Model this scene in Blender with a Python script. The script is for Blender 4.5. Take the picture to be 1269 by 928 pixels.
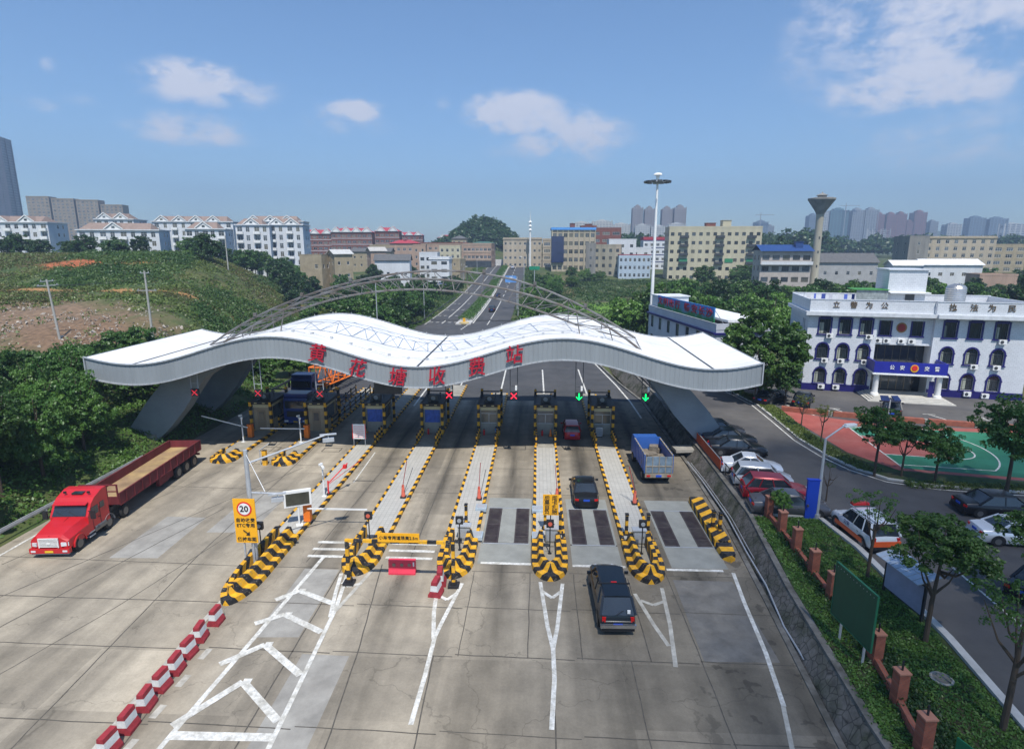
import bpy, bmesh, math, random
import numpy as np
from mathutils import Vector, Matrix
R = math.radians
for o in list(bpy.data.objects): bpy.data.objects.remove(o)
scn = bpy.context.scene
COL = scn.collection
# ------------------------------------------------------------------ camera
cam = bpy.data.cameras.new('camera'); camo = bpy.data.objects.new('camera', cam); COL.objects.link(camo)
cam.angle = 2*math.atan(634.5/733.0); cam.clip_start = .2; cam.clip_end = 20000
camo.location = (0, 0, 18); camo.rotation_euler = (R(90-12.09), 0, R(2.48)); scn.camera = camo
# ------------------------------------------------------------------ sun, sky, exposure
SUN_EL, SUN_AZ = R(61), R(167)      # azimuth clockwise from +Y: the sun stands behind the camera
su = bpy.data.lights.new('sun', 'SUN'); su.energy = 5.0; su.angle = R(.53); su.color = (1, .955, .89)
suo = bpy.data.objects.new('sun', su); COL.objects.link(suo); suo.location = (0, -40, 120)
sd = Vector((math.sin(SUN_AZ)*math.cos(SUN_EL), math.cos(SUN_AZ)*math.cos(SUN_EL), math.sin(SUN_EL)))
suo.rotation_euler = sd.to_track_quat('Z', 'Y').to_euler()
W = bpy.data.worlds.new('World'); scn.world = W; W.use_nodes = True
wn, wl = W.node_tree.nodes, W.node_tree.links
for n in list(wn): wn.remove(n)
def N(t, **k):
    n = wn.new(t)
    for a, v in k.items(): setattr(n, a, v)
    return n
sky = N('ShaderNodeTexSky', sky_type='NISHITA', sun_disc=False, sun_elevation=SUN_EL, sun_rotation=SUN_AZ,
        altitude=60, air_density=1.0, dust_density=.6, ozone_density=3.2)
tc = N('ShaderNodeTexCoord')
def clouddir(px, py):
    a, b = (px-634.5)/733., -(py-464.)/733.
    m = camo.rotation_euler.to_matrix(); v = m @ Vector((a, b, -1)); return v.normalized()
# cloud banks: direction of centre, half width, half height (tangents), strength
banks = [((240,98),.08,.032,1.0),((255,106),.12,.036,.6),((235,160),.10,.030,.62),((285,168),.08,.022,.3),((440,137),.055,.022,.8),((425,146),.10,.035,.35),
         ((640,142),.10,.042,1.0),((700,168),.13,.055,.7),((615,130),.06,.022,.6),((690,185),.15,.035,.3),((1140,106),.14,.045,.8),((1120,80),.19,.07,.4),((1150,32),.2,.085,.58),((1060,15),.12,.05,.5),
         ((1180,165),.2,.06,.35),((62,82),.014,.014,.4),((40,130),.035,.014,.4),((102,124),.03,.013,.35),((548,129),.018,.014,.3),((5,215),.12,.035,.2)]
acc = None
for (pp, hw, hh, st) in banks:
    c = clouddir(*pp); r = Vector((c.y, -c.x, 0)).normalized(); u = r.cross(c).normalized()
    d1 = N('ShaderNodeVectorMath', operation='DOT_PRODUCT'); d1.inputs[1].default_value = r/hw
    d2 = N('ShaderNodeVectorMath', operation='DOT_PRODUCT'); d2.inputs[1].default_value = u/hh
    d3 = N('ShaderNodeVectorMath', operation='DOT_PRODUCT'); d3.inputs[1].default_value = c
    for d in (d1, d2, d3): wl.new(tc.outputs['Generated'], d.inputs[0])
    p1 = N('ShaderNodeMath', operation='MULTIPLY'); wl.new(d1.outputs['Value'], p1.inputs[0]); wl.new(d1.outputs['Value'], p1.inputs[1])
    p2 = N('ShaderNodeMath', operation='MULTIPLY_ADD'); wl.new(d2.outputs['Value'], p2.inputs[0]); wl.new(d2.outputs['Value'], p2.inputs[1]); wl.new(p1.outputs[0], p2.inputs[2])
    p3 = N('ShaderNodeMath', operation='SUBTRACT', use_clamp=True); p3.inputs[0].default_value = 1; wl.new(p2.outputs[0], p3.inputs[1])
    fr = N('ShaderNodeMath', operation='GREATER_THAN'); fr.inputs[1].default_value = 0; wl.new(d3.outputs['Value'], fr.inputs[0])
    p4 = N('ShaderNodeMath', operation='MULTIPLY'); wl.new(p3.outputs[0], p4.inputs[0]); wl.new(fr.outputs[0], p4.inputs[1])
    p5 = N('ShaderNodeMath', operation='MULTIPLY'); wl.new(p4.outputs[0], p5.inputs[0]); p5.inputs[1].default_value = st
    if acc is None: acc = p5
    else:
        m_ = N('ShaderNodeMath', operation='MAXIMUM'); wl.new(acc.outputs[0], m_.inputs[0]); wl.new(p5.outputs[0], m_.inputs[1]); acc = m_
nz = N('ShaderNodeTexNoise'); nz.inputs['Scale'].default_value = 17; nz.inputs['Detail'].default_value = 9; nz.inputs['Roughness'].default_value = .6
mp = N('ShaderNodeMapping'); mp.inputs['Scale'].default_value = (1, 1, 1.8); wl.new(tc.outputs['Generated'], mp.inputs[0]); wl.new(mp.outputs[0], nz.inputs['Vector'])
nr = N('ShaderNodeMapRange'); nr.inputs[1].default_value = .36; nr.inputs[2].default_value = .68; nr.inputs[3].default_value = -.42; nr.inputs[4].default_value = 1.05
wl.new(nz.outputs[0], nr.inputs[0])
ad = N('ShaderNodeMath', operation='ADD'); wl.new(nr.outputs[0], ad.inputs[0]); wl.new(acc.outputs[0], ad.inputs[1])
ml = N('ShaderNodeMath', operation='MULTIPLY', use_clamp=True); wl.new(ad.outputs[0], ml.inputs[0]); wl.new(acc.outputs[0], ml.inputs[1])
sm = N('ShaderNodeMapRange', interpolation_type='SMOOTHSTEP'); sm.inputs[1].default_value = .0; sm.inputs[2].default_value = .72; sm.inputs[4].default_value = .85; wl.new(ml.outputs[0], sm.inputs[0])
mx = N('ShaderNodeMix', data_type='RGBA'); mx.inputs['B'].default_value = (6.0, 6.1, 6.9, 1)
tint = N('ShaderNodeVectorMath', operation='MULTIPLY'); tint.inputs[1].default_value = (.85, 1.03, 1.17); wl.new(sky.outputs[0], tint.inputs[0])
wl.new(sm.outputs[0], mx.inputs['Factor']); wl.new(tint.outputs[0], mx.inputs['A'])
bg = N('ShaderNodeBackground'); bg.inputs['Strength'].default_value = .125; wl.new(mx.outputs['Result'], bg.inputs['Color'])
wo = N('ShaderNodeOutputWorld'); wl.new(bg.outputs[0], wo.inputs['Surface'])
vs = scn.view_settings; vs.view_transform = 'Standard'; vs.look = 'None'; vs.gamma = 1; vs.exposure = .13; vs.use_curve_mapping = False
scn.render.resolution_x, scn.render.resolution_y = 1024, 748
scn.cycles.max_bounces = 5; scn.cycles.diffuse_bounces = 2; scn.cycles.glossy_bounces = 2; scn.cycles.transmission_bounces = 2
scn.cycles.transparent_max_bounces = 4; scn.cycles.volume_bounces = 0; scn.cycles.use_denoising = True; scn.cycles.caustics_reflective = False; scn.cycles.caustics_refractive = False
# ------------------------------------------------------------------ materials
def M(name, col, rough=.75, metal=0, var=.18, scale=1.2, bump=0, spec=.4, col2=None, s2=.15, emit=0, coat=0, streak=False):
    m = bpy.data.materials.new(name); m.use_nodes = True; nt = m.node_tree; n, l = nt.nodes, nt.links
    b = n['Principled BSDF']; b.inputs['Roughness'].default_value = rough; b.inputs['Metallic'].default_value = metal
    b.inputs['Specular IOR Level'].default_value = spec; b.inputs['Coat Weight'].default_value = coat
    t = n.new('ShaderNodeTexCoord'); src = t.outputs['Object']
    if streak:
        mpn = n.new('ShaderNodeMapping'); mpn.inputs['Scale'].default_value = (1, 1, .12); l.new(src, mpn.inputs[0]); src = mpn.outputs[0]
    nz = n.new('ShaderNodeTexNoise'); nz.inputs['Scale'].default_value = scale; nz.inputs['Detail'].default_value = 6; nz.inputs['Roughness'].default_value = .65
    l.new(src, nz.inputs['Vector'])
    mr = n.new('ShaderNodeMapRange'); mr.inputs[1].default_value = .3; mr.inputs[2].default_value = .7; mr.inputs[3].default_value = 1-var; mr.inputs[4].default_value = 1+var*.6
    l.new(nz.outputs[0], mr.inputs[0])
    mu = n.new('ShaderNodeVectorMath'); mu.operation = 'SCALE'; l.new(mr.outputs[0], mu.inputs['Scale'])
    if col2 is None: mu.inputs[0].default_value = col[:3]
    else:
        n2 = n.new('ShaderNodeTexNoise'); n2.inputs['Scale'].default_value = s2; n2.inputs['Detail'].default_value = 5; n2.inputs['Roughness'].default_value = .6; l.new(t.outputs['Object'], n2.inputs['Vector'])
        r2 = n.new('ShaderNodeMapRange'); r2.inputs[1].default_value = .42; r2.inputs[2].default_value = .62; l.new(n2.outputs[0], r2.inputs[0])
        mi = n.new('ShaderNodeMix'); mi.data_type = 'RGBA'; mi.inputs['A'].default_value = (*col[:3], 1); mi.inputs['B'].default_value = (*col2[:3], 1)
        l.new(r2.outputs[0], mi.inputs['Factor']); l.new(mi.outputs['Result'], mu.inputs[0])
    l.new(mu.outputs[0], b.inputs['Base Color'])
    if bump:
        bp = n.new('ShaderNodeBump'); bp.inputs['Strength'].default_value = bump; bp.inputs['Distance'].default_value = .05
        l.new(nz.outputs[0], bp.inputs['Height']); l.new(bp.outputs[0], b.inputs['Normal'])
    if emit: b.inputs['Emission Color'].default_value = (*col[:3], 1); b.inputs['Emission Strength'].default_value = emit
    return m
def nodes_of(m): return m.node_tree.nodes, m.node_tree.links, m.node_tree.nodes['Principled BSDF']
def stripes(name, ca, cb, period, slant, duty=.5):
    """painted stripes that follow the UV map (u along the piece, v up or across it, metres)"""
    m = M(name, ca, .6, var=.12); n, l, b = nodes_of(m)
    uv = n.new('ShaderNodeUVMap'); sp = n.new('ShaderNodeSeparateXYZ'); l.new(uv.outputs[0], sp.inputs[0])
    ma = n.new('ShaderNodeMath'); ma.operation = 'MULTIPLY_ADD'; ma.inputs[1].default_value = slant; l.new(sp.outputs[1], ma.inputs[0]); l.new(sp.outputs[0], ma.inputs[2])
    di = n.new('ShaderNodeMath'); di.operation = 'DIVIDE'; di.inputs[1].default_value = period; l.new(ma.outputs[0], di.inputs[0])
    fr = n.new('ShaderNodeMath'); fr.operation = 'FRACT'; l.new(di.outputs[0], fr.inputs[0])
    gt = n.new('ShaderNodeMath'); gt.operation = 'GREATER_THAN'; gt.inputs[1].default_value = duty; l.new(fr.outputs[0], gt.inputs[0])
    nz = n.new('ShaderNodeTexNoise'); nz.inputs['Scale'].default_value = 3; nz.inputs['Detail'].default_value = 8; tcn = n.new('ShaderNodeTexCoord'); l.new(tcn.outputs['Object'], nz.inputs['Vector'])
    mr = n.new('ShaderNodeMapRange'); mr.inputs[1].default_value = .3; mr.inputs[2].default_value = .7; mr.inputs[3].default_value = .72; mr.inputs[4].default_value = 1.08; l.new(nz.outputs[0], mr.inputs[0])
    mi = n.new('ShaderNodeMix'); mi.data_type = 'RGBA'; mi.inputs['A'].default_value = (*ca, 1); mi.inputs['B'].default_value = (*cb, 1); l.new(gt.outputs[0], mi.inputs['Factor'])
    mu = n.new('ShaderNodeVectorMath'); mu.operation = 'SCALE'; n7 = n.new('ShaderNodeTexNoise'); n7.inputs['Scale'].default_value = 7; n7.inputs['Detail'].default_value = 9; n7.inputs['Roughness'].default_value = .7; l.new(tcn.outputs['Object'], n7.inputs['Vector'])
    r7 = n.new('ShaderNodeMapRange'); r7.inputs[1].default_value = .57; r7.inputs[2].default_value = .63; r7.inputs[4].default_value = .75; l.new(n7.outputs[0], r7.inputs[0]); ch = n.new('ShaderNodeMix'); ch.data_type = 'RGBA'; ch.inputs['B'].default_value = (.27, .24, .19, 1); l.new(r7.outputs[0], ch.inputs['Factor']); l.new(mi.outputs['Result'], ch.inputs['A'])
    l.new(ch.outputs['Result'], mu.inputs[0]); l.new(mr.outputs[0], mu.inputs['Scale']); l.new(mu.outputs[0], b.inputs['Base Color'])
    return m
YEL = (.82, .42, .02); BLK = (.022, .022, .024)
m_hazard = stripes('hazard_stripes', YEL, BLK, .95, .55)
m_kerbst = stripes('kerb_stripes', YEL, BLK, 1.1, .9)
m_postst = stripes('post_stripes', YEL, BLK, .85, 0)
m_barst = stripes('bar_stripes', YEL, BLK, 1.0, 0)
m_redwhite = stripes('red_white_stripes', (.8, .8, .78), (.6, .04, .03), .8, 0)
m_yellow = M('yellow_paint', YEL, .55); m_black = M('black_paint', BLK, .5)
m_white = M('white_paint', (.78, .78, .76), .55, var=.08); m_grey = M('grey_paint', (.32, .34, .36), .5)
m_lgrey = M('light_grey_steel', (.5, .52, .54), .45, .3); m_dgrey = M('dark_grey_steel', (.07, .075, .08), .5, .3)
m_glass = M('dark_glass', (.025, .032, .04), .08, var=.3, scale=.8, spec=.9)
m_wglass = M('window_glass', (.05, .06, .07), .12, var=.6, scale=.7, spec=.7)
def vary(m, lo=.35, hi=2.6, warm=(.13, .125, .1), p=.72):
    n, l, b = nodes_of(m); oi = n.new('ShaderNodeObjectInfo'); src = b.inputs['Base Color'].links[0].from_socket
    r = n.new('ShaderNodeMapRange'); r.inputs[3].default_value = lo; r.inputs[4].default_value = hi; l.new(oi.outputs['Random'], r.inputs[0]); s = n.new('ShaderNodeVectorMath'); s.operation = 'SCALE'; l.new(src, s.inputs[0]); l.new(r.outputs[0], s.inputs['Scale'])
    w = n.new('ShaderNodeTexWhiteNoise'); w.noise_dimensions = '1D'; l.new(oi.outputs['Random'], w.inputs['W']); g = n.new('ShaderNodeMath'); g.operation = 'GREATER_THAN'; g.inputs[1].default_value = p; l.new(w.outputs['Value'], g.inputs[0])
    mi = n.new('ShaderNodeMix'); mi.data_type = 'RGBA'; mi.inputs['B'].default_value = (*warm, 1); l.new(g.outputs[0], mi.inputs['Factor']); l.new(s.outputs[0], mi.inputs['A']); l.new(mi.outputs['Result'], b.inputs['Base Color'])
vary(m_wglass)      # some panes stand open, some have curtains drawn
m_red = M('red_plastic', (.7, .03, .03), .45); m_char = M('red_letter', (.42, .01, .03), .55, var=.06)
m_orange = M('orange_paint', (.85, .2, .02), .5); m_blue = M('blue_sign', (.015, .06, .5), .5)
m_concrete = M('concrete', (.36, .34, .3), .9, var=.25, scale=1.5, bump=.3, col2=(.27, .26, .23), s2=.5)
m_dconc = M('weathered_concrete', (.2, .19, .17), .95, var=.35, scale=2, bump=.5, col2=(.1, .095, .08), s2=.6)
m_rubber = M('tyre_rubber', (.025, .025, .025), .85); m_rim = M('wheel_rim', (.2, .2, .2), .4, .6)
m_brown = M('brown_bark', (.09, .065, .045), .95, var=.35, scale=6, bump=.4)
m_chrome = M('chrome', (.6, .6, .6), .2, .9); m_lampred = M('tail_lamp', (.55, .01, .01), .3)
m_lampwhite = M('head_lamp', (.7, .72, .74), .15, spec=.9); m_plate = M('blue_plate', (.02, .08, .5), .4); m_yplate = M('yellow_plate', (.75, .5, .03), .4)
# ------------------------------------------------------------------ mesh helpers
class MB:
    def __init__(s): s.v = []; s.f = []; s.m = []; s.uv = {}
    def add(s, vs, fs, m=0):
        o = len(s.v); s.v += [tuple(p) for p in vs]
        for f in fs: s.f.append(tuple(i+o for i in f)); s.m.append(m)
        return s
    def box(s, c, d, rz=0, m=0, rx=0, ry=0):
        x, y, z = d[0]/2, d[1]/2, d[2]/2
        vs = [Vector((a*x, b*y, e*z)) for e in (-1, 1) for b in (-1, 1) for a in (-1, 1)]
        if rz or rx or ry:
            mt = Matrix.Rotation(rz, 3, 'Z') @ Matrix.Rotation(ry, 3, 'Y') @ Matrix.Rotation(rx, 3, 'X'); vs = [mt @ v for v in vs]
        return s.add([(v.x+c[0], v.y+c[1], v.z+c[2]) for v in vs], [(0,2,3,1),(4,5,7,6),(0,1,5,4),(2,6,7,3),(0,4,6,2),(1,3,7,5)], m)
    def b2(s, x0, x1, y0, y1, z0, z1, m=0): return s.box(((x0+x1)/2, (y0+y1)/2, (z0+z1)/2), (x1-x0, y1-y0, z1-z0), m=m)
    def tube(s, p0, p1, r, n=8, r2=None, m=0, cap=True):
        p0, p1 = Vector(p0), Vector(p1); d = p1-p0
        if d.length < 1e-6: return s
        q = d.to_track_quat('Z', 'Y'); r2 = r if r2 is None else r2
        vs = [p0+q@Vector((r*math.cos(2*math.pi*i/n), r*math.sin(2*math.pi*i/n), 0)) for i in range(n)] + [p1+q@Vector((r2*math.cos(2*math.pi*i/n), r2*math.sin(2*math.pi*i/n), 0)) for i in range(n)]
        fs = [(i, (i+1) % n, n+(i+1) % n, n+i) for i in range(n)]
        if cap: fs += [tuple(range(n))[::-1], tuple(range(n, 2*n))]
        return s.add(vs, fs, m)
    def bar(s, p0, p1, w, h, m=0):
        p0, p1 = Vector(p0), Vector(p1); d = p1-p0; q = d.to_track_quat('Y', 'Z'); L = d.length
        vs = [p0+q@Vector((a*w/2, b*L, e*h/2)) for e in (-1, 1) for b in (0, 1) for a in (-1, 1)]
        return s.add(vs, [(0,2,3,1),(4,5,7,6),(0,1,5,4),(2,6,7,3),(0,4,6,2),(1,3,7,5)], m)
    def poly(s, pts, m=0): return s.add(pts, [tuple(range(len(pts)))], m)
    def prism(s, pts, z0, z1, m=0, side=None):
        n = len(pts); a = sum(pts[i][0]*pts[(i+1) % n][1]-pts[(i+1) % n][0]*pts[i][1] for i in range(n))
        if a < 0: pts = pts[::-1]
        s.add([(p[0], p[1], z1) for p in pts], [tuple(range(n))], m)
        s.add([(p[0], p[1], z0) for p in pts], [tuple(range(n))[::-1]], m)
        return s.add([(p[0], p[1], z) for z in (z0, z1) for p in pts], [(i, (i+1) % n, n+(i+1) % n, n+i) for i in range(n)], m if side is None else side)
    def extr(s, prof, y0, y1, m=0, axis='y'):
        """side profile (x,z) extruded across y"""
        n = len(prof); P = [(p[0], y, p[1]) for y in (y0, y1) for p in prof]
        if axis == 'x': P = [(b, a, c) for a, b, c in P]
        s.add(P, [(i, (i+1) % n, n+(i+1) % n, n+i) for i in range(n)]+[tuple(range(n))[::-1], tuple(range(n, 2*n))], m); return s
    def lathe(s, prof, c=(0, 0, 0), n=16, m=0, axis='z'):
        vs = []
        for r, z in prof:
            for i in range(n):
                a = 2*math.pi*i/n; x, y = r*math.cos(a), r*math.sin(a)
                vs.append((c[0]+x, c[1]+y, c[2]+z) if axis == 'z' else (c[0]+x, c[1]+z, c[2]+y))
        fs = [(k*n+i, k*n+(i+1) % n, (k+1)*n+(i+1) % n, (k+1)*n+i) for k in range(len(prof)-1) for i in range(n)]
        fs += [tuple(range(n))[::-1], tuple(range((len(prof)-1)*n, len(prof)*n))]
        return s.add(vs, fs, m)
    def loft(s, rings, m=0, cap=True):
        n = len(rings[0]); vs = [p for r in rings for p in r]
        fs = [(k*n+i, k*n+(i+1) % n, (k+1)*n+(i+1) % n, (k+1)*n+i) for k in range(len(rings)-1) for i in range(n)]
        if cap: fs += [tuple(range(n))[::-1], tuple(range((len(rings)-1)*n, len(rings)*n))]
        return s.add(vs, fs, m)
    def sweep(s, path, prof, us=None, m=0):
        """path [(x,y)], prof [(offset to the right, z)]; writes uv (arc length, position in profile)"""
        n = len(path); V = []; U = []; L = 0; acc = [0]
        for i in range(1, n): acc.append(acc[-1]+math.dist(path[i], path[i-1]))
        vl = [0]
        for i in range(1, len(prof)): vl.append(vl[-1]+math.dist(prof[i], prof[i-1]))
        for i, p in enumerate(path):
            a = path[max(i-1, 0)]; b = path[min(i+1, n-1)]; d = Vector((b[0]-a[0], b[1]-a[1])).normalized(); r = Vector((d.y, -d.x))
            for j, (o, z) in enumerate(prof):
                V.append((p[0]+r.x*o, p[1]+r.y*o, z)); U.append(((acc[i] if us is None else us[i]), vl[j]))
        k = len(prof); o0 = len(s.v); fs = []
        for i in range(n-1):
            for j in range(k-1): fs.append((i*k+j, i*k+j+1, (i+1)*k+j+1, (i+1)*k+j))
        fs += [tuple(range(k))[::-1], tuple((n-1)*k+j for j in range(k))]
        for i, u in enumerate(U): s.uv[o0+i] = u
        return s.add(V, fs, m)
    def mesh(s, name, mats, smooth=False):
        me = bpy.data.meshes.new(name); me.from_pydata(s.v, [], s.f)
        for m in (mats if isinstance(mats, (list, tuple)) else [mats]): me.materials.append(m)
        if any(s.m): me.polygons.foreach_set('material_index', s.m)
        if s.uv:
            ul = me.uv_layers.new(name='UVMap')
            for lp in me.loops: ul.data[lp.index].uv = s.uv.get(lp.vertex_index, (s.v[lp.vertex_index][0]+s.v[lp.vertex_index][1], s.v[lp.vertex_index][2]))
        if smooth:
            me.polygons.foreach_set('use_smooth', [True]*len(me.polygons))
            try: me.set_sharp_from_angle(angle=R(38))
            except Exception: pass
        me.update(); return me
    def build(s, name, mats, parent=None, smooth=False, loc=(0, 0, 0), rz=0): return put(s.mesh(name, mats, smooth), name, parent, loc, rz)
def put(me, name, parent=None, loc=(0, 0, 0), rz=0):
    o = bpy.data.objects.new(name, me); COL.objects.link(o); o.location = loc; o.rotation_euler = (0, 0, rz)
    if parent is not None: o.parent = parent
    return o
def tag(o, label=None, cat=None, group=None, kind=None):
    if label: o['label'] = label
    if cat: o['category'] = cat
    if group: o['group'] = group
    if kind: o['kind'] = kind
    return o
def thing(name, label, cat, loc=(0, 0, 0), rz=0, group=None):
    o = bpy.data.objects.new(name, None); COL.objects.link(o); o.location = loc; o.rotation_euler = (0, 0, rz); o.empty_display_size = .3
    return tag(o, label, cat, group)
def struct(o): o['kind'] = 'structure'; return o
def dup(root, loc=None, rz=None, label=None, group=None, scale=None):
    def cp(o, par):
        c = o.copy(); COL.objects.link(c); c.parent = par
        for ch in list(o.children): cp(ch, c)
        return c
    r = cp(root, None)
    if loc is not None: r.location = loc
    if rz is not None: r.rotation_euler = (0, 0, rz)
    if scale is not None: r.scale = scale if isinstance(scale, tuple) else (scale,)*3
    if label: r['label'] = label
    if group: r['group'] = group
    return r
def textmesh(body, size, mat, ext=.02, bold=0., name='lettering', spacing=1.0, line=1.0):
    """standing text in the XZ plane, facing -Y, centred"""
    cu = bpy.data.curves.new(name, 'FONT'); cu.body = body; cu.size = size; cu.extrude = ext; cu.offset = bold; cu.align_x = 'CENTER'; cu.align_y = 'CENTER'
    cu.space_character = spacing; cu.space_line = line; cu.resolution_u = 2
    o = bpy.data.objects.new(name, cu); COL.objects.link(o)
    dg = bpy.context.evaluated_depsgraph_get(); dg.update(); me = bpy.data.meshes.new_from_object(o.evaluated_get(dg)); bpy.data.objects.remove(o); bpy.data.curves.remove(cu)
    me.transform(Matrix.Rotation(R(90), 4, 'X')); me.materials.clear(); me.materials.append(mat); me.name = name
    for p in me.polygons: p.material_index = 0
    return me
ORD = ['first','second','third','fourth','fifth','sixth','seventh','eighth','ninth','tenth','eleventh','twelfth','thirteenth','fourteenth','fifteenth','sixteenth','seventeenth','eighteenth','nineteenth','twentieth']
def ordinal(i):
    if i < 20: return ORD[i]
    t = ['twenty','thirty','forty','fifty','sixty'][(i+1)//10-2]; k = (i+1) % 10
    return t+'-'+ORD[k-1] if k else {'twenty':'twentieth','thirty':'thirtieth','forty':'fortieth','fifty':'fiftieth','sixty':'sixtieth'}[t]
# ------------------------------------------------------------------ terrain height
def ss(a, b, x):
    t = min(1, max(0, (x-a)/(b-a))); return t*t*(3-2*t)
def hill_mask(x, y):
    t = max(-.12, (y-75)/80); x1 = -55-37*t; x0 = -37-21*t
    return 1-ss(x1, x0, x) if y > 0 else 0
def hprof(y):
    pts = [(0, 1.5), (50, 2.2), (62, 3), (75, 4.6), (97, 9.4), (118, 10.2), (155, 16.2), (175, 15.4), (230, 9), (400, 9)]
    for (a, h0), (b, h1) in zip(pts, pts[1:]):
        if a <= y <= b: return h0+(h1-h0)*ss(a, b, y) if a > 100 else h0+(h1-h0)*(y-a)/(b-a)
    return 9 if y > 400 else 1.5
def terrain(x, y):
    g = 9*ss(150, 390, y)
    if y > 150 and x > 20: g += 0
    hm = hill_mask(x, y)
    g = g*(1-hm)+max(g, hprof(y))*hm
    if y < 78:
        t = ss(-33.2, -40, x) if x < 0 else 0
        g = max(g, 2.5*(1-ss(-40, -33.4, x))*(1-ss(70, 78, y)) if x < -33 else g)
    r = ss(13.6, 14.6, x)*(1-ss(95, 130, y))          # the yard on the right lies a metre higher
    g = g+r*.9
    if y < 135: g -= .14+(.85*ss(11.0, 11.6, x)*(1-ss(13.4, 13.9, x)) if y < 100 else 0)
    if y > 400: g += 88*math.exp(-((x-1180)/420)**2-((y-2150)/220)**2)+22*math.exp(-((x+44)/26)**2-((y-478)/34)**2)
    return g
# ================================================================== GROUND
def ground_mat():
    m = M('earth_and_grass', (.05, .085, .02), .95, var=.45, scale=.35, bump=.3, col2=(.1, .1, .035), s2=.06); n, l, b = nodes_of(m)
    t = n.new('ShaderNodeTexCoord'); base = b.inputs['Base Color'].links[0].from_socket
    def blob(cx, cy, rx, ry, edge=.35, ns=.25):
        mp = n.new('ShaderNodeMapping'); mp.vector_type = 'POINT'; mp.inputs['Location'].default_value = (-cx/rx, -cy/ry, 0); mp.inputs['Scale'].default_value = (1/rx, 1/ry, 0); l.new(t.outputs['Object'], mp.inputs[0])
        le = n.new('ShaderNodeVectorMath'); le.operation = 'LENGTH'; l.new(mp.outputs[0], le.inputs[0])
        nz = n.new('ShaderNodeTexNoise'); nz.inputs['Scale'].default_value = ns; nz.inputs['Detail'].default_value = 7; l.new(t.outputs['Object'], nz.inputs['Vector'])
        a = n.new('ShaderNodeMath'); a.operation = 'MULTIPLY_ADD'; a.inputs[1].default_value = 1.5; l.new(nz.outputs[0], a.inputs[0]); l.new(le.outputs['Value'], a.inputs[2])
        r = n.new('ShaderNodeMapRange'); r.inputs[1].default_value = 1.75+edge; r.inputs[2].default_value = 1.75-edge; l.new(a.outputs[0], r.inputs[0]); return r.outputs[0]
    def over(sock, fac, col):
        nz = n.new('ShaderNodeTexNoise'); nz.inputs['Scale'].default_value = 1.6; nz.inputs['Detail'].default_value = 8; l.new(t.outputs['Object'], nz.inputs['Vector'])
        mr = n.new('ShaderNodeMapRange'); mr.inputs[1].default_value = .3; mr.inputs[2].default_value = .7; mr.inputs[3].default_value = .55; mr.inputs[4].default_value = 1.25; l.new(nz.outputs[0], mr.inputs[0])
        sc = n.new('ShaderNodeVectorMath'); sc.operation = 'SCALE'; sc.inputs[0].default_value = col; l.new(mr.outputs[0], sc.inputs['Scale'])
        mi = n.new('ShaderNodeMix'); mi.data_type = 'RGBA'; l.new(fac, mi.inputs['Factor']); l.new(sock, mi.inputs['A']); l.new(sc.outputs[0], mi.inputs['B']); return mi.outputs['Result']
    s = base
    for (cx, cy, rx, ry, c) in [(-82, 86, 22, 11, (.2, .135, .085)), (-66, 81, 9, 7, (.19, .12, .07)), (-90, 111, 34, 3.2, (.38, .2, .07)), (-112, 140, 9, 4, (.36, .11, .04)), (-98, 141, 6, 2.5, (.34, .18, .06)),
                               (-125, 118, 9, 6, (.27, .17, .09)), (-60, 168, 14, 4, (.3, .17, .08)), (-45, 178, 8, 3, (.27, .2, .09)), (-41, 236, 16, 9, (.3, .24, .16)),
                               (38, 195, 14, 7, (.26, .2, .1)), (26, 178, 20, 11, (.14, .27, .03)), (24, 196, 14, 3, (.06, .07, .03)), (11, 240, 3, 30, (.25, .19, .11))]:
        s = over(s, blob(cx, cy, rx, ry), c)
    l.new(s, b.inputs['Base Color']); return m
def axis(lo, hi, a, b, st, g=1.14):
    c = list(np.arange(a, b+.01, st)); d = st
    x = c[-1]
    while x < hi: d *= g; x += d; c.append(min(x, hi))
    x = c[0]; d = st
    while x > lo: d *= g; x -= d; c.insert(0, max(x, lo))
    return c
XS = axis(-4500, 5500, -130, 11, 2.0, 1.12); XS = [x for x in XS if x < 10] + list(np.arange(10, 15.01, .25)) + [x for x in XS if x > 15.5]
XS = sorted(set([round(x, 3) for x in XS] + [round(15+2*i, 3) for i in range(1, 70)])); YS = axis(-300, 7000, 6, 260, 2.0, 1.12)
rng = np.random.default_rng(4)
def bumpy(x, y):
    if -33.5 < x < 34 and y < 145: return 0
    if -29 < x < -4 and y < 420: return 0
    k = min(1, (abs(x)-20)/40) if x < 0 else .5
    return .45*k*(math.sin(x*.31+math.sin(y*.17)*2)*math.sin(y*.23+1.3*math.sin(x*.11)))
g = MB(); nx = len(XS)
g.v = [(x, y, terrain(x, y)+bumpy(x, y)) for y in YS for x in XS]
g.f = [(j*nx+i, j*nx+i+1, (j+1)*nx+i+1, (j+1)*nx+i) for j in range(len(YS)-1) for i in range(nx-1)]; g.m = [0]*len(g.f)
struct(g.build('ground', ground_mat(), smooth=True))
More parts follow.
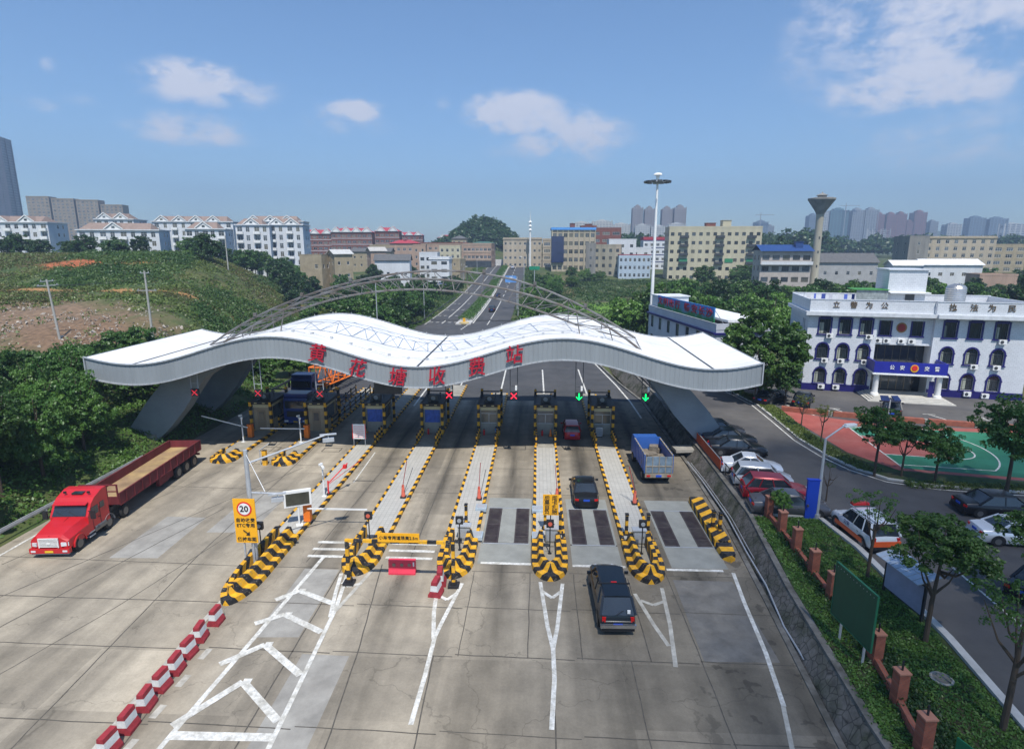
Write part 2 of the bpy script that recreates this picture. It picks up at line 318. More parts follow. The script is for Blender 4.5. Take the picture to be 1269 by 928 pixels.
# ---- concrete plaza
def plaza_mat():
    m = M('plaza_concrete', (.345, .3, .228), .88, var=.2, scale=.9, bump=.06, col2=(.28, .245, .19), s2=.12); n, l, b = nodes_of(m)
    base = b.inputs['Base Color'].links[0].from_socket; t = n.new('ShaderNodeTexCoord'); sp = n.new('ShaderNodeSeparateXYZ'); l.new(t.outputs['Object'], sp.inputs[0])
    def math_(op, a, b_=None, c=None):
        x = n.new('ShaderNodeMath'); x.operation = op
        for i, v in enumerate((a, b_, c)):
            if v is None: continue
            if isinstance(v, (int, float)): x.inputs[i].default_value = v
            else: l.new(v, x.inputs[i])
        return x.outputs[0]
    # each slab cast in its own shade
    cx = math_('FLOOR', math_('DIVIDE', math_('ADD', sp.outputs[0], 300.3), 3.95)); cyy = math_('FLOOR', math_('DIVIDE', math_('ADD', sp.outputs[1], -1.2), 3.65))
    cb = n.new('ShaderNodeCombineXYZ'); l.new(cx, cb.inputs[0]); l.new(cyy, cb.inputs[1])
    wnn = n.new('ShaderNodeTexWhiteNoise'); wnn.noise_dimensions = '2D'; l.new(cb.outputs[0], wnn.inputs['Vector'])
    slab = math_('MULTIPLY_ADD', wnn.outputs['Value'], .26, .84)
    # tyre wear and oil down each lane
    lane = math_('FRACT', math_('DIVIDE', math_('ADD', sp.outputs[0], 54.3), 5.52))     # 0.5 = lane centre
    d = math_('ABSOLUTE', math_('SUBTRACT', lane, .5))
    nz = n.new('ShaderNodeTexNoise'); nz.inputs['Scale'].default_value = 1; nz.inputs['Detail'].default_value = 7; mp = n.new('ShaderNodeMapping'); mp.inputs['Scale'].default_value = (1.6, .16, 1); l.new(t.outputs['Object'], mp.inputs[0]); l.new(mp.outputs[0], nz.inputs['Vector'])
    r = n.new('ShaderNodeMapRange'); r.inputs[1].default_value = .17; r.inputs[2].default_value = .0; l.new(d, r.inputs[0])
    ya = n.new('ShaderNodeMapRange'); ya.inputs[1].default_value = 17; ya.inputs[2].default_value = 31; l.new(sp.outputs[1], ya.inputs[0])
    xr = n.new('ShaderNodeMapRange'); xr.inputs[1].default_value = -16; xr.inputs[2].default_value = -13; l.new(sp.outputs[0], xr.inputs[0])
    oil = math_('MULTIPLY', math_('MULTIPLY', r.outputs[0], ya.outputs[0]), math_('MULTIPLY', xr.outputs[0], math_('MULTIPLY_ADD', nz.outputs[0], 1.6, -.2)))
    oilc = n.new('ShaderNodeMath'); oilc.operation = 'MULTIPLY'; oilc.use_clamp = True; oilc.inputs[1].default_value = .85; l.new(oil, oilc.inputs[0])
    # concrete toned darker towards the right and light streaks where trucks run on the left
    n3 = n.new('ShaderNodeTexNoise'); n3.inputs['Scale'].default_value = 1; n3.inputs['Detail'].default_value = 6; mp3 = n.new('ShaderNodeMapping'); mp3.inputs['Rotation'].default_value = (0, 0, R(-22)); mp3.inputs['Scale'].default_value = (.55, .05, 1); l.new(t.outputs['Object'], mp3.inputs[0]); l.new(mp3.outputs[0], n3.inputs['Vector'])
    st = n.new('ShaderNodeMapRange'); st.inputs[1].default_value = .35; st.inputs[2].default_value = .65; st.inputs[3].default_value = .66; st.inputs[4].default_value = 1.2; l.new(n3.outputs[0], st.inputs[0])
    xr2 = n.new('ShaderNodeMapRange'); xr2.inputs[1].default_value = -4.5; xr2.inputs[2].default_value = 6.5; xr2.inputs[3].default_value = 1.06; xr2.inputs[4].default_value = .6; l.new(sp.outputs[0], xr2.inputs[0])
    ns = n.new('ShaderNodeTexNoise'); ns.inputs['Scale'].default_value = 1.1; ns.inputs['Detail'].default_value = 3; ns.inputs['Roughness'].default_value = .5; mp4 = n.new('ShaderNodeMapping'); mp4.inputs['Location'].default_value = (7, 3, 0); l.new(t.outputs['Object'], mp4.inputs[0]); l.new(mp4.outputs[0], ns.inputs['Vector'])
    sr = n.new('ShaderNodeMapRange'); sr.inputs[1].default_value = .6; sr.inputs[2].default_value = .63; sr.inputs[3].default_value = 1; sr.inputs[4].default_value = .62; l.new(ns.outputs[0], sr.inputs[0])
    sxr = n.new('ShaderNodeMapRange'); sxr.inputs[1].default_value = 5; sxr.inputs[2].default_value = 8; l.new(sp.outputs[0], sxr.inputs[0])
    smix = n.new('ShaderNodeMix'); l.new(sxr.outputs[0], smix.inputs[0]); smix.inputs[2].default_value = 1; l.new(sr.outputs[0], smix.inputs[3])
    tot = math_('MULTIPLY', math_('MULTIPLY', slab, st.outputs[0]), math_('MULTIPLY', xr2.outputs[0], math_('MULTIPLY', math_('SUBTRACT', 1, oilc.outputs[0]), smix.outputs[0])))
    n5 = n.new('ShaderNodeTexNoise'); n5.inputs['Scale'].default_value = 9; n5.inputs['Detail'].default_value = 8; n5.inputs['Roughness'].default_value = .75; l.new(t.outputs['Object'], n5.inputs['Vector'])
    r5 = n.new('ShaderNodeMapRange'); r5.inputs[1].default_value = .3; r5.inputs[2].default_value = .7; r5.inputs[3].default_value = .87; r5.inputs[4].default_value = 1.1; l.new(n5.outputs[0], r5.inputs[0]); tot = math_('MULTIPLY', tot, r5.outputs[0])
    vo = n.new('ShaderNodeTexVoronoi'); vo.feature = 'DISTANCE_TO_EDGE'; vo.inputs['Scale'].default_value = .16; n6 = n.new('ShaderNodeTexNoise'); n6.inputs['Scale'].default_value = .8; n6.inputs['Detail'].default_value = 6; l.new(t.outputs['Object'], n6.inputs['Vector'])
    ad = n.new('ShaderNodeVectorMath'); ad.operation = 'MULTIPLY_ADD'; ad.inputs[1].default_value = (2.2, 2.2, 0); l.new(n6.outputs['Color'], ad.inputs[0]); l.new(t.outputs['Object'], ad.inputs[2]); l.new(ad.outputs[0], vo.inputs['Vector'])
    r6 = n.new('ShaderNodeMapRange'); r6.inputs[1].default_value = .001; r6.inputs[2].default_value = .0045; r6.inputs[3].default_value = .74; l.new(vo.outputs[0], r6.inputs[0]); tot = math_('MULTIPLY', tot, r6.outputs[0])
    sc = n.new('ShaderNodeVectorMath'); sc.operation = 'SCALE'; l.new(base, sc.inputs[0]); l.new(tot, sc.inputs['Scale']); l.new(sc.outputs[0], b.inputs['Base Color'])
    return m
m_plaza = plaza_mat()
m_asph = M('asphalt', (.062, .064, .068), .9, var=.22, scale=.5, bump=.1, col2=(.08, .08, .082), s2=.12)
m_asph2 = M('yard_asphalt', (.078, .076, .078), .88, var=.25, scale=.4, bump=.08, col2=(.115, .108, .1), s2=.09)
m_line = M('road_line_paint', (.7, .69, .64), .7, var=.35, scale=6, col2=(.5, .48, .42), s2=1.6)
m_dline = M('worn_line_paint', (.5, .48, .42), .8, var=.3, scale=2.5, col2=(.38, .36, .31), s2=1.2)
m_joint = M('tar_joint', (.1, .09, .075), .9, var=.4, scale=3)
m_kerb = M('kerb_stone', (.5, .49, .46), .85, var=.25, scale=1.5)
PR = [(11.0, 5), (11.2, 19), (11.9, 28), (12.5, 36.6), (12.7, 48), (12.5, 69)]
pz = MB(); pz.prism([(-32.9, 5)]+PR+[(-32.9, 69)], -.9, 0); struct(pz.build('toll_plaza', m_plaza))
rd = MB(); rd.prism([(-32.9, 69), (12.5, 69), (11.0, 78), (9.3, 93.5), (4, 112), (-3, 132), (-6.5, 150), (-27.2, 150), (-27.4, 142), (-32.9, 118)], -.9, .004); struct(rd.build('approach_road', m_asph))
# far road over the rise
ys = list(np.arange(148, 470, 6)); rv = MB(); up_ = lambda y: terrain(-16, y)+.12
for y in ys: rv.v += [(-27.3, y, up_(y)), (-6.8, y, up_(y))]
rv.f = [(2*i, 2*i+1, 2*i+3, 2*i+2) for i in range(len(ys)-1)]; rv.m = [0]*len(rv.f); struct(rv.build('far_road', m_asph))
cr = MB(); cr.b2(-150, 120, 366, 378, 8.3, 9.13); struct(cr.build('cross_road', m_asph))
def zroad(x, y): return .014 if y < 149 else up_(y)+.02
_sc = [0]
def strip(mb, pts, w, z=None, m=0):
    for a, b in zip(pts, pts[1:]):
        d = Vector((b[0]-a[0], b[1]-a[1])); L = d.length; d.normalize(); r = Vector((d.y, -d.x))*w/2; k = max(1, int(L/6)) if a[1] > 120 else 1
        for i in range(k):
            p = [a[0]+(b[0]-a[0])*i/k, a[1]+(b[1]-a[1])*i/k]; q = [a[0]+(b[0]-a[0])*(i+1)/k, a[1]+(b[1]-a[1])*(i+1)/k]
            _sc[0] = (_sc[0]+1) % 9; e_ = _sc[0]*.0007; zz = [(z if z is not None else zroad(*p))+e_, (z if z is not None else zroad(*q))+e_]
            mb.poly([(p[0]-r.x, p[1]-r.y, zz[0]), (p[0]+r.x, p[1]+r.y, zz[0]), (q[0]+r.x, q[1]+r.y, zz[1]), (q[0]-r.x, q[1]-r.y, zz[1])], m)
# joints
jt = MB(); rnd = random.Random(3)
def joint(pts, w=.05):
    out = []
    for a, b in zip(pts, pts[1:]):
        k = max(1, int(math.dist(a, b)/.8))
        for i in range(k): t = i/k; out.append((a[0]+(b[0]-a[0])*t+rnd.uniform(-.02, .02), a[1]+(b[1]-a[1])*t+rnd.uniform(-.02, .02)))
    out.append(pts[-1]); strip(jt, out, w*rnd.uniform(.8, 1.2), .004)
for y in (18.9, 23.25, 26.9, 30.45, 34.0, 41.3, 46.5, 51.5):
    if y in (34.0,): continue
    for x0, x1 in [(-32.9, -16.9), (-15, -11.3), (-9.2, -5.7), (-3.6, -.2), (1.9, 5.3), (7.4, 12.2)]:
        if y < 27: joint([(x0, y+.15), (x1+2.0, y)]) if x1 < 7 or y > 20 else joint([(x0, y), (11.1, y)])
        else: joint([(x0, y+(.5 if x0 < -20 else 0)), (x1, y)])
for p in [[(-.3, 30.4), (-.3, 23.3)], [(-3.45, 30.4), (-3.45, 23.3)], [(2.15, 30.4), (2.15, 23.3)], [(5.15, 30), (5.2, 23.3)], [(7.3, 33.6), (7.45, 23.3), (7.5, 8)], [(-4.55, 23.3), (-4.1, 8)], [(.82, 23.3), (.84, 8)], [(4.3, 23.3), (4.4, 8)],
          [(-8.9, 31), (-8.1, 23.9), (-7.7, 18.8), (-7.2, 8)], [(-11.1, 31.6), (-11.0, 18), (-10.9, 8)], [(-29.5, 24), (-25.75, 32.06), (-19.5, 46)], [(-27.2, 20), (-23.8, 32), (-22, 38)], [(-24.5, 17), (-21.5, 26), (-18.2, 40)], [(-19.2, 14), (-19.2, 17.6), (-20.17, 31.6), (-20.6, 60)],
          [(-31, 30), (-26, 45)], [(-15.6, 24.5), (-15.0, 15)], [(-13.4, 31), (-12.6, 48)], [(-7.4, 31), (-7.4, 66)], [(-24.1, 46), (-24.1, 66)]]: joint(p)
jt.b2; struct(jt.build('slab_joints', m_joint))
cv = MB()      # trench covers and channel grates set in the lanes
for (x, y, w_) in [(-13.6, 43.4, 1.8), (-1.9, 30.9+2.9, 2.9), (3.6, 33.75, 2.9), (-27.2, 51.9, 1.4), (-21.5, 52.6, 2.6), (-23.5, 53.2, 1.4)]: cv.box((x, y, .006), (w_, .16, .008))
for (x, y) in [(-1.8, 51.8), (3.5, 51.8), (-24.3, 50.5), (-18.6, 50.5)]:
    for dx, dy, sx, sy in [(0, -.5, 1.6, .09), (0, .5, 1.6, .09), (-.8, 0, .09, 1), (.8, 0, .09, 1)]: cv.box((x+dx, y+dy, .006), (sx, sy, .008))
struct(cv.build('lane_grates', m_joint))
# markings
ln = MB(); Z = .009
LL = lambda pts, w=.16, z=Z: strip(ln, pts, w, z)
LL([(-13.6, 5), (-13.75, 17.8), (-12.6, 31.7)], .22); LL([(-12.6, 31.7), (-13.9, 31.2)][:1]+[(-13.9, 37)], .18) if 0 else None
LL([(-9.6, 5), (-9.75, 18), (-10.15, 26.6), (-10.72, 30.8)], .2)
ln.poly([(-13.8, 18.62, Z+.004), (-13.8, 18.2, Z+.004), (-9.8, 18.3, Z+.004), (-9.8, 18.68, Z+.004)])
for a, p, b in [((-13.93, 18.85), (-12.35, 21.3), (-9.95, 19.25)), ((-13.9, 22.3), (-12.5, 23.7), (-10.07, 21.8)), ((-13.7, 25.2), (-12.55, 26.0), (-10.2, 24.7)), ((-13.55, 27.2), (-12.65, 28.1), (-10.4, 27.0))]:
    LL([a, p, b], .34, Z+.008); LL([p, (p[0]+.35, p[1]+.02)], .34, Z+.012)
for y in (31.75, 32.6, 33.45): LL([(-13.6, y), (-11.35, y)], .27); LL([(-8.9, y), (-6.1, y-.03)], .27)
LL([(-3.2, 31.4), (-.25, 31.35)], .24); LL([(2.15, 31.3), (5.2, 31.28)], .24); LL([(7.5, 31.1), (10.7, 31.1)], .24); LL([(-14.3, 43), (-14.5, 50)], .1)
for pts in [[(.28, 29.5), (.62, 25.6), (.86, 23.9)], [(1.5, 29.4), (1.1, 25.6), (.84, 23.9)], [(.85, 24.1), (.86, 22), (.68, 19.3)], [(.4, 28.6), (.9, 28.0), (1.36, 28.6)],
            [(-5.3, 28.9), (-5.1, 26.5), (-4.75, 24.4)], [(-4.0, 29.2), (-4.55, 25.8), (-4.75, 24.4)], [(-4.72, 24.6), (-4.7, 22), (-4.75, 19.3)], [(-5.1, 28.0), (-4.6, 27.6), (-4.12, 28.3)],
            [(-10.95, 29.9), (-10.6, 27.8), (-10.2, 25.9)], [(-10.6, 29.0), (-10.1, 28.6), (-9.5, 29.0)]]: LL(pts, .2, Z+.004)
LL([(11.2, 30.9), (11.0, 31.7)][:1]+[(10.85, 28), (10.5, 24.1), (10.02, 20.9)], .2)
LL([(-32.0, 5), (-32.0, 45)], .17); LL([(9.07, 93.4), (10.56, 77.8), (11.15, 69)], .2); LL([(11.15, 69), (11.3, 62)], .2)
LL([(-14.4, 75), (-14.3, 66)], .2); LL([(-10.2, 78.5), (-10.1, 69)], .2); LL([(-4.7, 87.5), (-4.6, 70)], .2); LL([(.8, 87.5), (.9, 70)], .2); LL([(6.2, 88), (6.3, 69.5)], .2)
struct(ln.build('lane_markings', m_line))
lw = MB()
strip(lw, [(-16.3, 27.6), (-16.35, 24), (-16.1, 17.7), (-15.9, 8)], .26, .008)
for pts in [[(6.85, 29.2), (6.6, 26), (6.2, 23)], [(5.3, 28.6), (5.8, 26), (6.2, 24.4)], [(-9.3, 30.3), (-10.1, 26.4)], [(5.5, 28.0), (6.1, 27.6), (6.8, 28.0)]]: strip(lw, pts, .2, .011)
strip(lw, [(10.0, 20.9), (9.2, 17.6), (8.2, 15)], .18, .009)
for y in (17.5, 19.2, 20.9, 22.6): strip(lw, [(-14.95, y), (-14.9, y+.7)], .3, .008)
struct(lw.build('worn_markings', m_dline))
fr = MB()      # far carriageway: lane lines, dashes, edges
strip(fr, [(-27.0, 140), (-27.0, 440)], .2); strip(fr, [(-23.2, 142), (-23.2, 440)], .22); strip(fr, [(-15.7, 143), (-15.7, 440)], .3)
strip(fr, [(-12.0, 140), (-12.0, 200)], .22)
for y in range(206, 440, 14): strip(fr, [(-12.0, y), (-12.0, y+7)], .2)
for y in (144, 157, 171, 186):
    for x in np.arange(-26.6, -18.5, 1.5):
        for dy in (0, 1.1): strip(fr, [(x, y+dy), (x+.8, y+dy)], .3)
for i in range(6): strip(fr, [(-16.9+i*.13-.3, 131.5+i*2), (-16.9+i*.13-.2, 132.6+i*2)], .35)
struct(fr.build('far_road_markings', m_line))
# weighing plates
m_plate_d = M('weigh_plate', (.028, .019, .022), .75, .0, var=.4, scale=3, col2=(.05, .042, .04), s2=1.2); m_newc = M('pale_concrete', (.27, .275, .25), .9, var=.2, scale=.8)
for x0, x1, lb in [(-3.3, -.4, 'left lane with the bright stained patches ahead'), (2.25, 4.95, 'middle lane right behind the black sedan'), (7.95, 10.95, 'right lane behind the blue stake truck')]:
    q = thing('weighbridge', f'dark steel vehicle scale set flush in the {lb}', 'scale', ((x0+x1)/2, 36.3, 0), 0, 'vehicle scales in the lanes'); w = x1-x0
    s_ = MB(); s_.b2(-w/2-.1, w/2+.1, -5.0, 4.3, 0, .006); s_.build('apron', m_newc, q)
    for sx in (-1, 1):
        a = MB(); a.b2(sx*(w/2-.5)-.45, sx*(w/2-.5)+.45, -2.5, 2.5, .008, .03)
        for yy in (-2.4, -1.6, 0, 2.3): a.b2(sx*(w/2-.5)-.46, sx*(w/2-.5)+.46, yy, yy+.03, .03, .034, 1)
        for k in (-.42, .38): a.b2(sx*(w/2-.5)+k, sx*(w/2-.5)+k+.02, -2.5, 2.5, .03, .034, 1)
        a.build('plate', [m_plate_d, M('plate_edge', (.11, .09, .09), .7)], q)
    for yy in (-2.57, 2.56): s2_ = MB(); s2_.b2(-w/2, w/2, yy-.05, yy+.05, .008, .035); s2_.build('frame', m_grey, q)
# median hedge strip on the far road
md = MB(); hy = list(np.arange(140, 430, 8))
for a, b in zip(hy, hy[1:]):
    for x0, x1, h in [(-19.6, -15.95, .16)]:
        md.add([(x0, a, terrain(-16, a)), (x1, a, terrain(-16, a)), (x1, a, terrain(-16, a)+.12+h), (x0, a, terrain(-16, a)+.12+h), (x0, b, terrain(-16, b)), (x1, b, terrain(-16, b)), (x1, b, terrain(-16, b)+.12+h), (x0, b, terrain(-16, b)+.12+h)], [(0,1,2,3),(4,7,6,5),(3,2,6,7),(0,3,7,4),(1,5,6,2)])
struct(md.build('median_kerb', m_kerb))
# ================================================================== DITCH on the right, its walls and the yard edge
def off(path, d):
    out = []
    for i, p in enumerate(path):
        a = path[max(i-1, 0)]; b = path[min(i+1, len(path)-1)]; v = Vector((b[0]-a[0], b[1]-a[1])).normalized(); out.append((p[0]+v.y*d, p[1]-v.x*d))
    return out
m_rubble = M('rubble_stone', (.17, .155, .135), .95, var=.4, scale=2, bump=.6, col2=(.07, .075, .045), s2=.7)
nn, nl, nb = nodes_of(m_rubble); vo = nn.new('ShaderNodeTexVoronoi'); vo.feature = 'DISTANCE_TO_EDGE'; vo.inputs['Scale'].default_value = 2.4; tt = nn.new('ShaderNodeTexCoord'); nl.new(tt.outputs['Object'], vo.inputs['Vector'])
vr = nn.new('ShaderNodeMapRange'); vr.inputs[2].default_value = .07; vr.inputs[3].default_value = .35; nl.new(vo.outputs[0], vr.inputs[0]); sc_ = nn.new('ShaderNodeVectorMath'); sc_.operation = 'SCALE'; nl.new(nb.inputs['Base Color'].links[0].from_socket, sc_.inputs[0]); nl.new(vr.outputs[0], sc_.inputs['Scale']); nl.new(sc_.outputs[0], nb.inputs['Base Color'])
DP = [(11.0, 5), (11.2, 19), (11.9, 28), (12.5, 36.6), (12.75, 48), (12.55, 69), (11.0, 79), (9.4, 94), (4.2, 113)]
kb = MB(); kb.sweep(DP, [(.0, -.8), (0, .06), (.28, .06), (.28, -.8)]); struct(kb.build('plaza_kerb', m_dconc))
k2 = MB(); k2.sweep(DP, [(.28, -.62), (.3, -.3), (.95, -.6), (1.0, -.62)]); struct(k2.build('ditch_bed', m_rubble))
k4 = MB(); CP = [(12.2, 5), (12.35, 19), (13.0, 28), (14.0, 36.6), (14.15, 48), (14.1, 69), (13.2, 84), (11.6, 100)]
k4.sweep(CP, [(-1.25, -.75), (-.12, .93), (-.12, .72)]); o_ = k4.build('stone_retaining_wall', m_rubble); tag(o_, 'long sloping rubble stone retaining wall between drainage ditch and parking yard', 'wall')
k5 = MB(); k5.sweep(CP, [(-.14, .75), (-.14, 1.03), (.18, 1.03), (.18, .75)]); k5.build('coping', m_dconc, o_)
pp = MB(); pts = [(12.0, 17.5, .0), (12.0, 22, .02), (12.05, 26, .1), (12.5, 29.5, .15), (12.6, 33, .25), (12.9, 37.5, .3), (12.95, 44, .25), (12.8, 48, .3)]
for a, b in zip(pts, pts[1:]): pp.tube(a, b, .045, 6)
for a, b in zip(pts, pts[1:]): pp.tube((a[0]+.28, a[1], a[2]-.1), (b[0]+.28, b[1], b[2]-.1), .03, 6)
tag(pp.build('pipe', m_lgrey), 'pair of thin grey pipes running along the drainage ditch', 'pipe')
dc = MB(); dc.box((13.3, 50.6, .55), (2.3, 1.3, .25), .12); tag(dc.build('ditch_slab', m_concrete), 'concrete slab bridging the ditch beside the canopy leg', 'slab')
# ================================================================== YARD on the right (1 m up)
YZ = 1.0
yd = MB(); yd.prism([(14.3, 31), (17.0, 36.1), (18.0, 36.0), (18.5, 32), (18.25, 24), (17.6, 18.5), (17.0, 8), (60, 8), (75, 62), (40, 73), (22.8, 76), (19, 84), (16.5, 100), (12.5, 100), (13.9, 84), (14.35, 69), (14.35, 48), (14.2, 36.3)][1:], .3, YZ); struct(yd.build('yard_road', m_asph2))
gs = MB(); gs.prism([(13.6, 5), (17.0, 8), (17.55, 18.5), (18.2, 24), (18.45, 32), (18.0, 36.0), (14.25, 36.1), (13.2, 28.2), (12.55, 19)], .3, YZ+.05); m_lawn = M('lawn_soil', (.035, .075, .015), .95, var=.5, scale=1.2, bump=.4, col2=(.06, .055, .025), s2=.35); struct(gs.build('lawn_strip', m_lawn))
kc = MB(); kc.sweep([(17.0, 8), (17.55, 18.5), (18.2, 24), (18.45, 32), (18.0, 36.0), (14.9, 36.15)], [(-.05, .9), (-.05, 1.2), (.3, 1.2), (.3, .9)][::1]); struct(kc.build('lawn_kerb', m_kerb))
RK = [(75, 60.5)]; CU = [(20.9, 78), (23.2, 71), (24.2, 64.5), (24.0, 58.5), (23.7, 52), (24.1, 48), (24.9, 45), (26.3, 42.8), (29, 41.6), (33, 40.9), (40, 40.2), (60, 38)]
ki = MB(); ki.sweep(CU, [(-.0, .9), (0, 1.13), (-.25, 1.13), (-.25, .9)]); struct(ki.build('garden_kerb', m_kerb))
k3 = MB(); strip(k3, off(CU, .45), .13, YZ+.008); strip(k3, [(14.9, 45.8), (15.0, 60)], .12, YZ+.008)
k3.b2(14.6, 18.3, 36.25, 36.37, YZ+.004, YZ+.008)
for y in (38.0, 40.4, 43.0, 45.8, 48.2, 50.6, 53): strip(k3, [(14.8, y+.4), (18.4, y-.3)], .12, YZ+.009)
strip(k3, [(22.6, 31.4), (23.2, 34)], .12, YZ+.008); strip(k3, [(22.3, 24), (22.8, 32)], .12, YZ+.008)
gb = MB(); gb.prism([(p[0]+.05, p[1]+.05) for p in CU]+[(60, 41.5), (36, 42.8), (28.2, 44.6), (26.3, 48.6), (25.6, 55), (26.2, 63), (22.7, 76)], .3, YZ+.09); struct(gb.build('planting_bed', m_lawn))
# court
m_courtg = M('court_green', (.022, .16, .085), .8, var=.2, scale=.8, col2=(.03, .19, .11), s2=.3); m_courtr = M('court_red', (.36, .09, .07), .8, var=.25, scale=.8, col2=(.3, .1, .08), s2=.4)
c1 = MB(); c1.prism([(25.7, 62.5), (26.4, 49), (28.3, 44.9), (37, 43), (62, 40.6), (62, 54.6), (34.5, 57.0), (30.4, 59.2)], .3, YZ+.02); struct(c1.build('court_surround', m_courtr))
c2_ = MB(); cl = [(30.2, 56.7), (34.9, 56.0), (60, 52.8), (60, 41.4), (37, 43.6), (28.9, 45.3)]; c2_.prism(cl, .6, YZ+.026); struct(c2_.build('basketball_court', m_courtg))
c3_ = MB(); c3_.prism([(27.6, 54.6), (33.7, 53.0), (33.2, 48.9), (28.9, 49.2)][0:0]+[(29.75, 53.7), (35.2, 52.0), (34.3, 47.6), (29.35, 48.6)], .7, YZ+.030); struct(c3_.build('key_area', m_courtr))
def arc(cx, cy, r, a0, a1, n=26): return [(cx+r*math.cos(R(a0+(a1-a0)*i/n)), cy+r*math.sin(R(a0+(a1-a0)*i/n))) for i in range(n+1)]
strip(k3, [(30.2, 56.7), (28.9, 45.3)], .12, YZ+.036); strip(k3, [(29.3, 48.6), (34.3, 47.6), (35.2, 52.0), (29.75, 53.7)], .12, YZ+.036)
strip(k3, arc(34.75, 49.8, 2.25, -85, 95), .12, YZ+.036); strip(k3, [(29.1, 46.1)]+arc(31, 51.0, 7.6, -52, 62)+[(30.1, 55.9)], .12, YZ+.036)
strip(k3, [(45, 54.6), (43.6, 42.9)], .12, YZ+.036); strip(k3, arc(44.3, 48.7, 2, 0, 360, 30), .12, YZ+.036)
for i, (x, y) in enumerate([(27.6, 64.4), (32.0, 63.2), (36.4, 62.2), (40.8, 61.3), (45.2, 60.3), (49.6, 59.3), (54, 58.3)]):
    strip(k3, [(x, y), (x+1.2, y-4)], .14, YZ+.01); strip(k3, [(x-.5, y+.1), (x+.7, y-.1)], .14, YZ+.01)
struct(k3.build('yard_markings', m_line))

pa = MB()
for x0, x1, y0, y1 in [(-13.3, -11.15, 24.2, 30.3), (-10.6, -8.3, 5, 23.1), (-25.3, -22.4, 31, 36.5), (-21.3, -18.4, 34.4, 41)]: pa.poly([(x0, y0, .0025), (x1, y0+.1, .0025), (x1-.05, y1, .0025), (x0+.08, y1+.05, .0025)])
struct(pa.build('repaired_slabs', M('repaired_concrete', (.335, .32, .285), .9, var=.25, scale=.9, col2=(.28, .265, .235), s2=.3)))
pa = MB()
for x0, x1, y0, y1 in [(7.55, 10.9, 23.4, 30.0)]: pa.poly([(x0, y0, .0027), (x1, y0+.1, .0027), (x1-.05, y1, .0027), (x0+.08, y1+.05, .0027)])
struct(pa.build('dark_patches', M('dark_patched_concrete', (.2, .185, .16), .9, var=.35, scale=.9, col2=(.15, .145, .135), s2=.3)))
# ================================================================== CANOPY
CY0, CY1, CX0, CX1, CT = 47.8, 65.5, -38.4, 18.25, 1.72
top = lambda x: 9.5+1.23*math.cos(2*math.pi*(x+22.2)/24.4)
m_roof = M('white_roof_sheet', (.86, .86, .85), .5, var=.08, scale=.5, col2=(.74, .735, .71), s2=.3)
nn, nl, nb = nodes_of(m_roof); tt = nn.new('ShaderNodeTexCoord'); sx_ = nn.new('ShaderNodeSeparateXYZ'); nl.new(tt.outputs['Object'], sx_.inputs[0])
md_ = nn.new('ShaderNodeMath'); md_.operation = 'MULTIPLY'; md_.inputs[1].default_value = 1.6; nl.new(sx_.outputs[0], md_.inputs[0]); fr_ = nn.new('ShaderNodeMath'); fr_.operation = 'FRACT'; nl.new(md_.outputs[0], fr_.inputs[0])
rr_ = nn.new('ShaderNodeMapRange'); rr_.inputs[1].default_value = .0; rr_.inputs[2].default_value = .07; rr_.inputs[3].default_value = .9; nl.new(fr_.outputs[0], rr_.inputs[0])
nz_ = nn.new('ShaderNodeTexNoise'); nz_.inputs['Scale'].default_value = 1; nz_.inputs['Detail'].default_value = 6; mp_ = nn.new('ShaderNodeMapping'); mp_.inputs['Scale'].default_value = (.25, 2.4, 1); nl.new(tt.outputs['Object'], mp_.inputs[0]); nl.new(mp_.outputs[0], nz_.inputs['Vector'])
r2_ = nn.new('ShaderNodeMapRange'); r2_.inputs[1].default_value = .32; r2_.inputs[2].default_value = .55; r2_.inputs[3].default_value = .86; nl.new(nz_.outputs[0], r2_.inputs[0])
mm0 = nn.new('ShaderNodeMath'); mm0.operation = 'MULTIPLY'; nl.new(rr_.outputs[0], mm0.inputs[0]); nl.new(r2_.outputs[0], mm0.inputs[1])
my_ = nn.new('ShaderNodeMath'); my_.operation = 'MULTIPLY'; my_.inputs[1].default_value = .34; nl.new(sx_.outputs[1], my_.inputs[0]); fy_ = nn.new('ShaderNodeMath'); fy_.operation = 'FRACT'; nl.new(my_.outputs[0], fy_.inputs[0]); ry_ = nn.new('ShaderNodeMapRange'); ry_.inputs[2].default_value = .018; ry_.inputs[3].default_value = .72; nl.new(fy_.outputs[0], ry_.inputs[0])
mm_ = nn.new('ShaderNodeMath'); mm_.operation = 'MULTIPLY'; nl.new(mm0.outputs[0], mm_.inputs[0]); nl.new(ry_.outputs[0], mm_.inputs[1])
sc_ = nn.new('ShaderNodeVectorMath'); sc_.operation = 'SCALE'; nl.new(nb.inputs['Base Color'].links[0].from_socket, sc_.inputs[0]); nl.new(mm_.outputs[0], sc_.inputs['Scale']); nl.new(sc_.outputs[0], nb.inputs['Base Color'])
m_fascia = M('grey_fascia_panel', (.28, .305, .32), .55, .1, var=.12, scale=.7, streak=True); m_soffit = M('grey_soffit', (.2, .21, .22), .8)
cn = thing('toll_canopy', 'long wavy white and grey canopy roof spanning every toll lane', 'canopy', (-10, 56.6, 0))
ox, oy = -10, 56.6
xs_ = list(np.linspace(CX0, CX1, 116))
r = MB(); r.v = [(x-ox, y-oy, top(x)+.02) for y in (CY0+.05, CY1) for x in xs_]; n_ = len(xs_); r.f = [(i, i+1, n_+i+1, n_+i) for i in range(n_-1)]; r.m = [0]*len(r.f); r.build('roof', m_roof, cn, smooth=True)
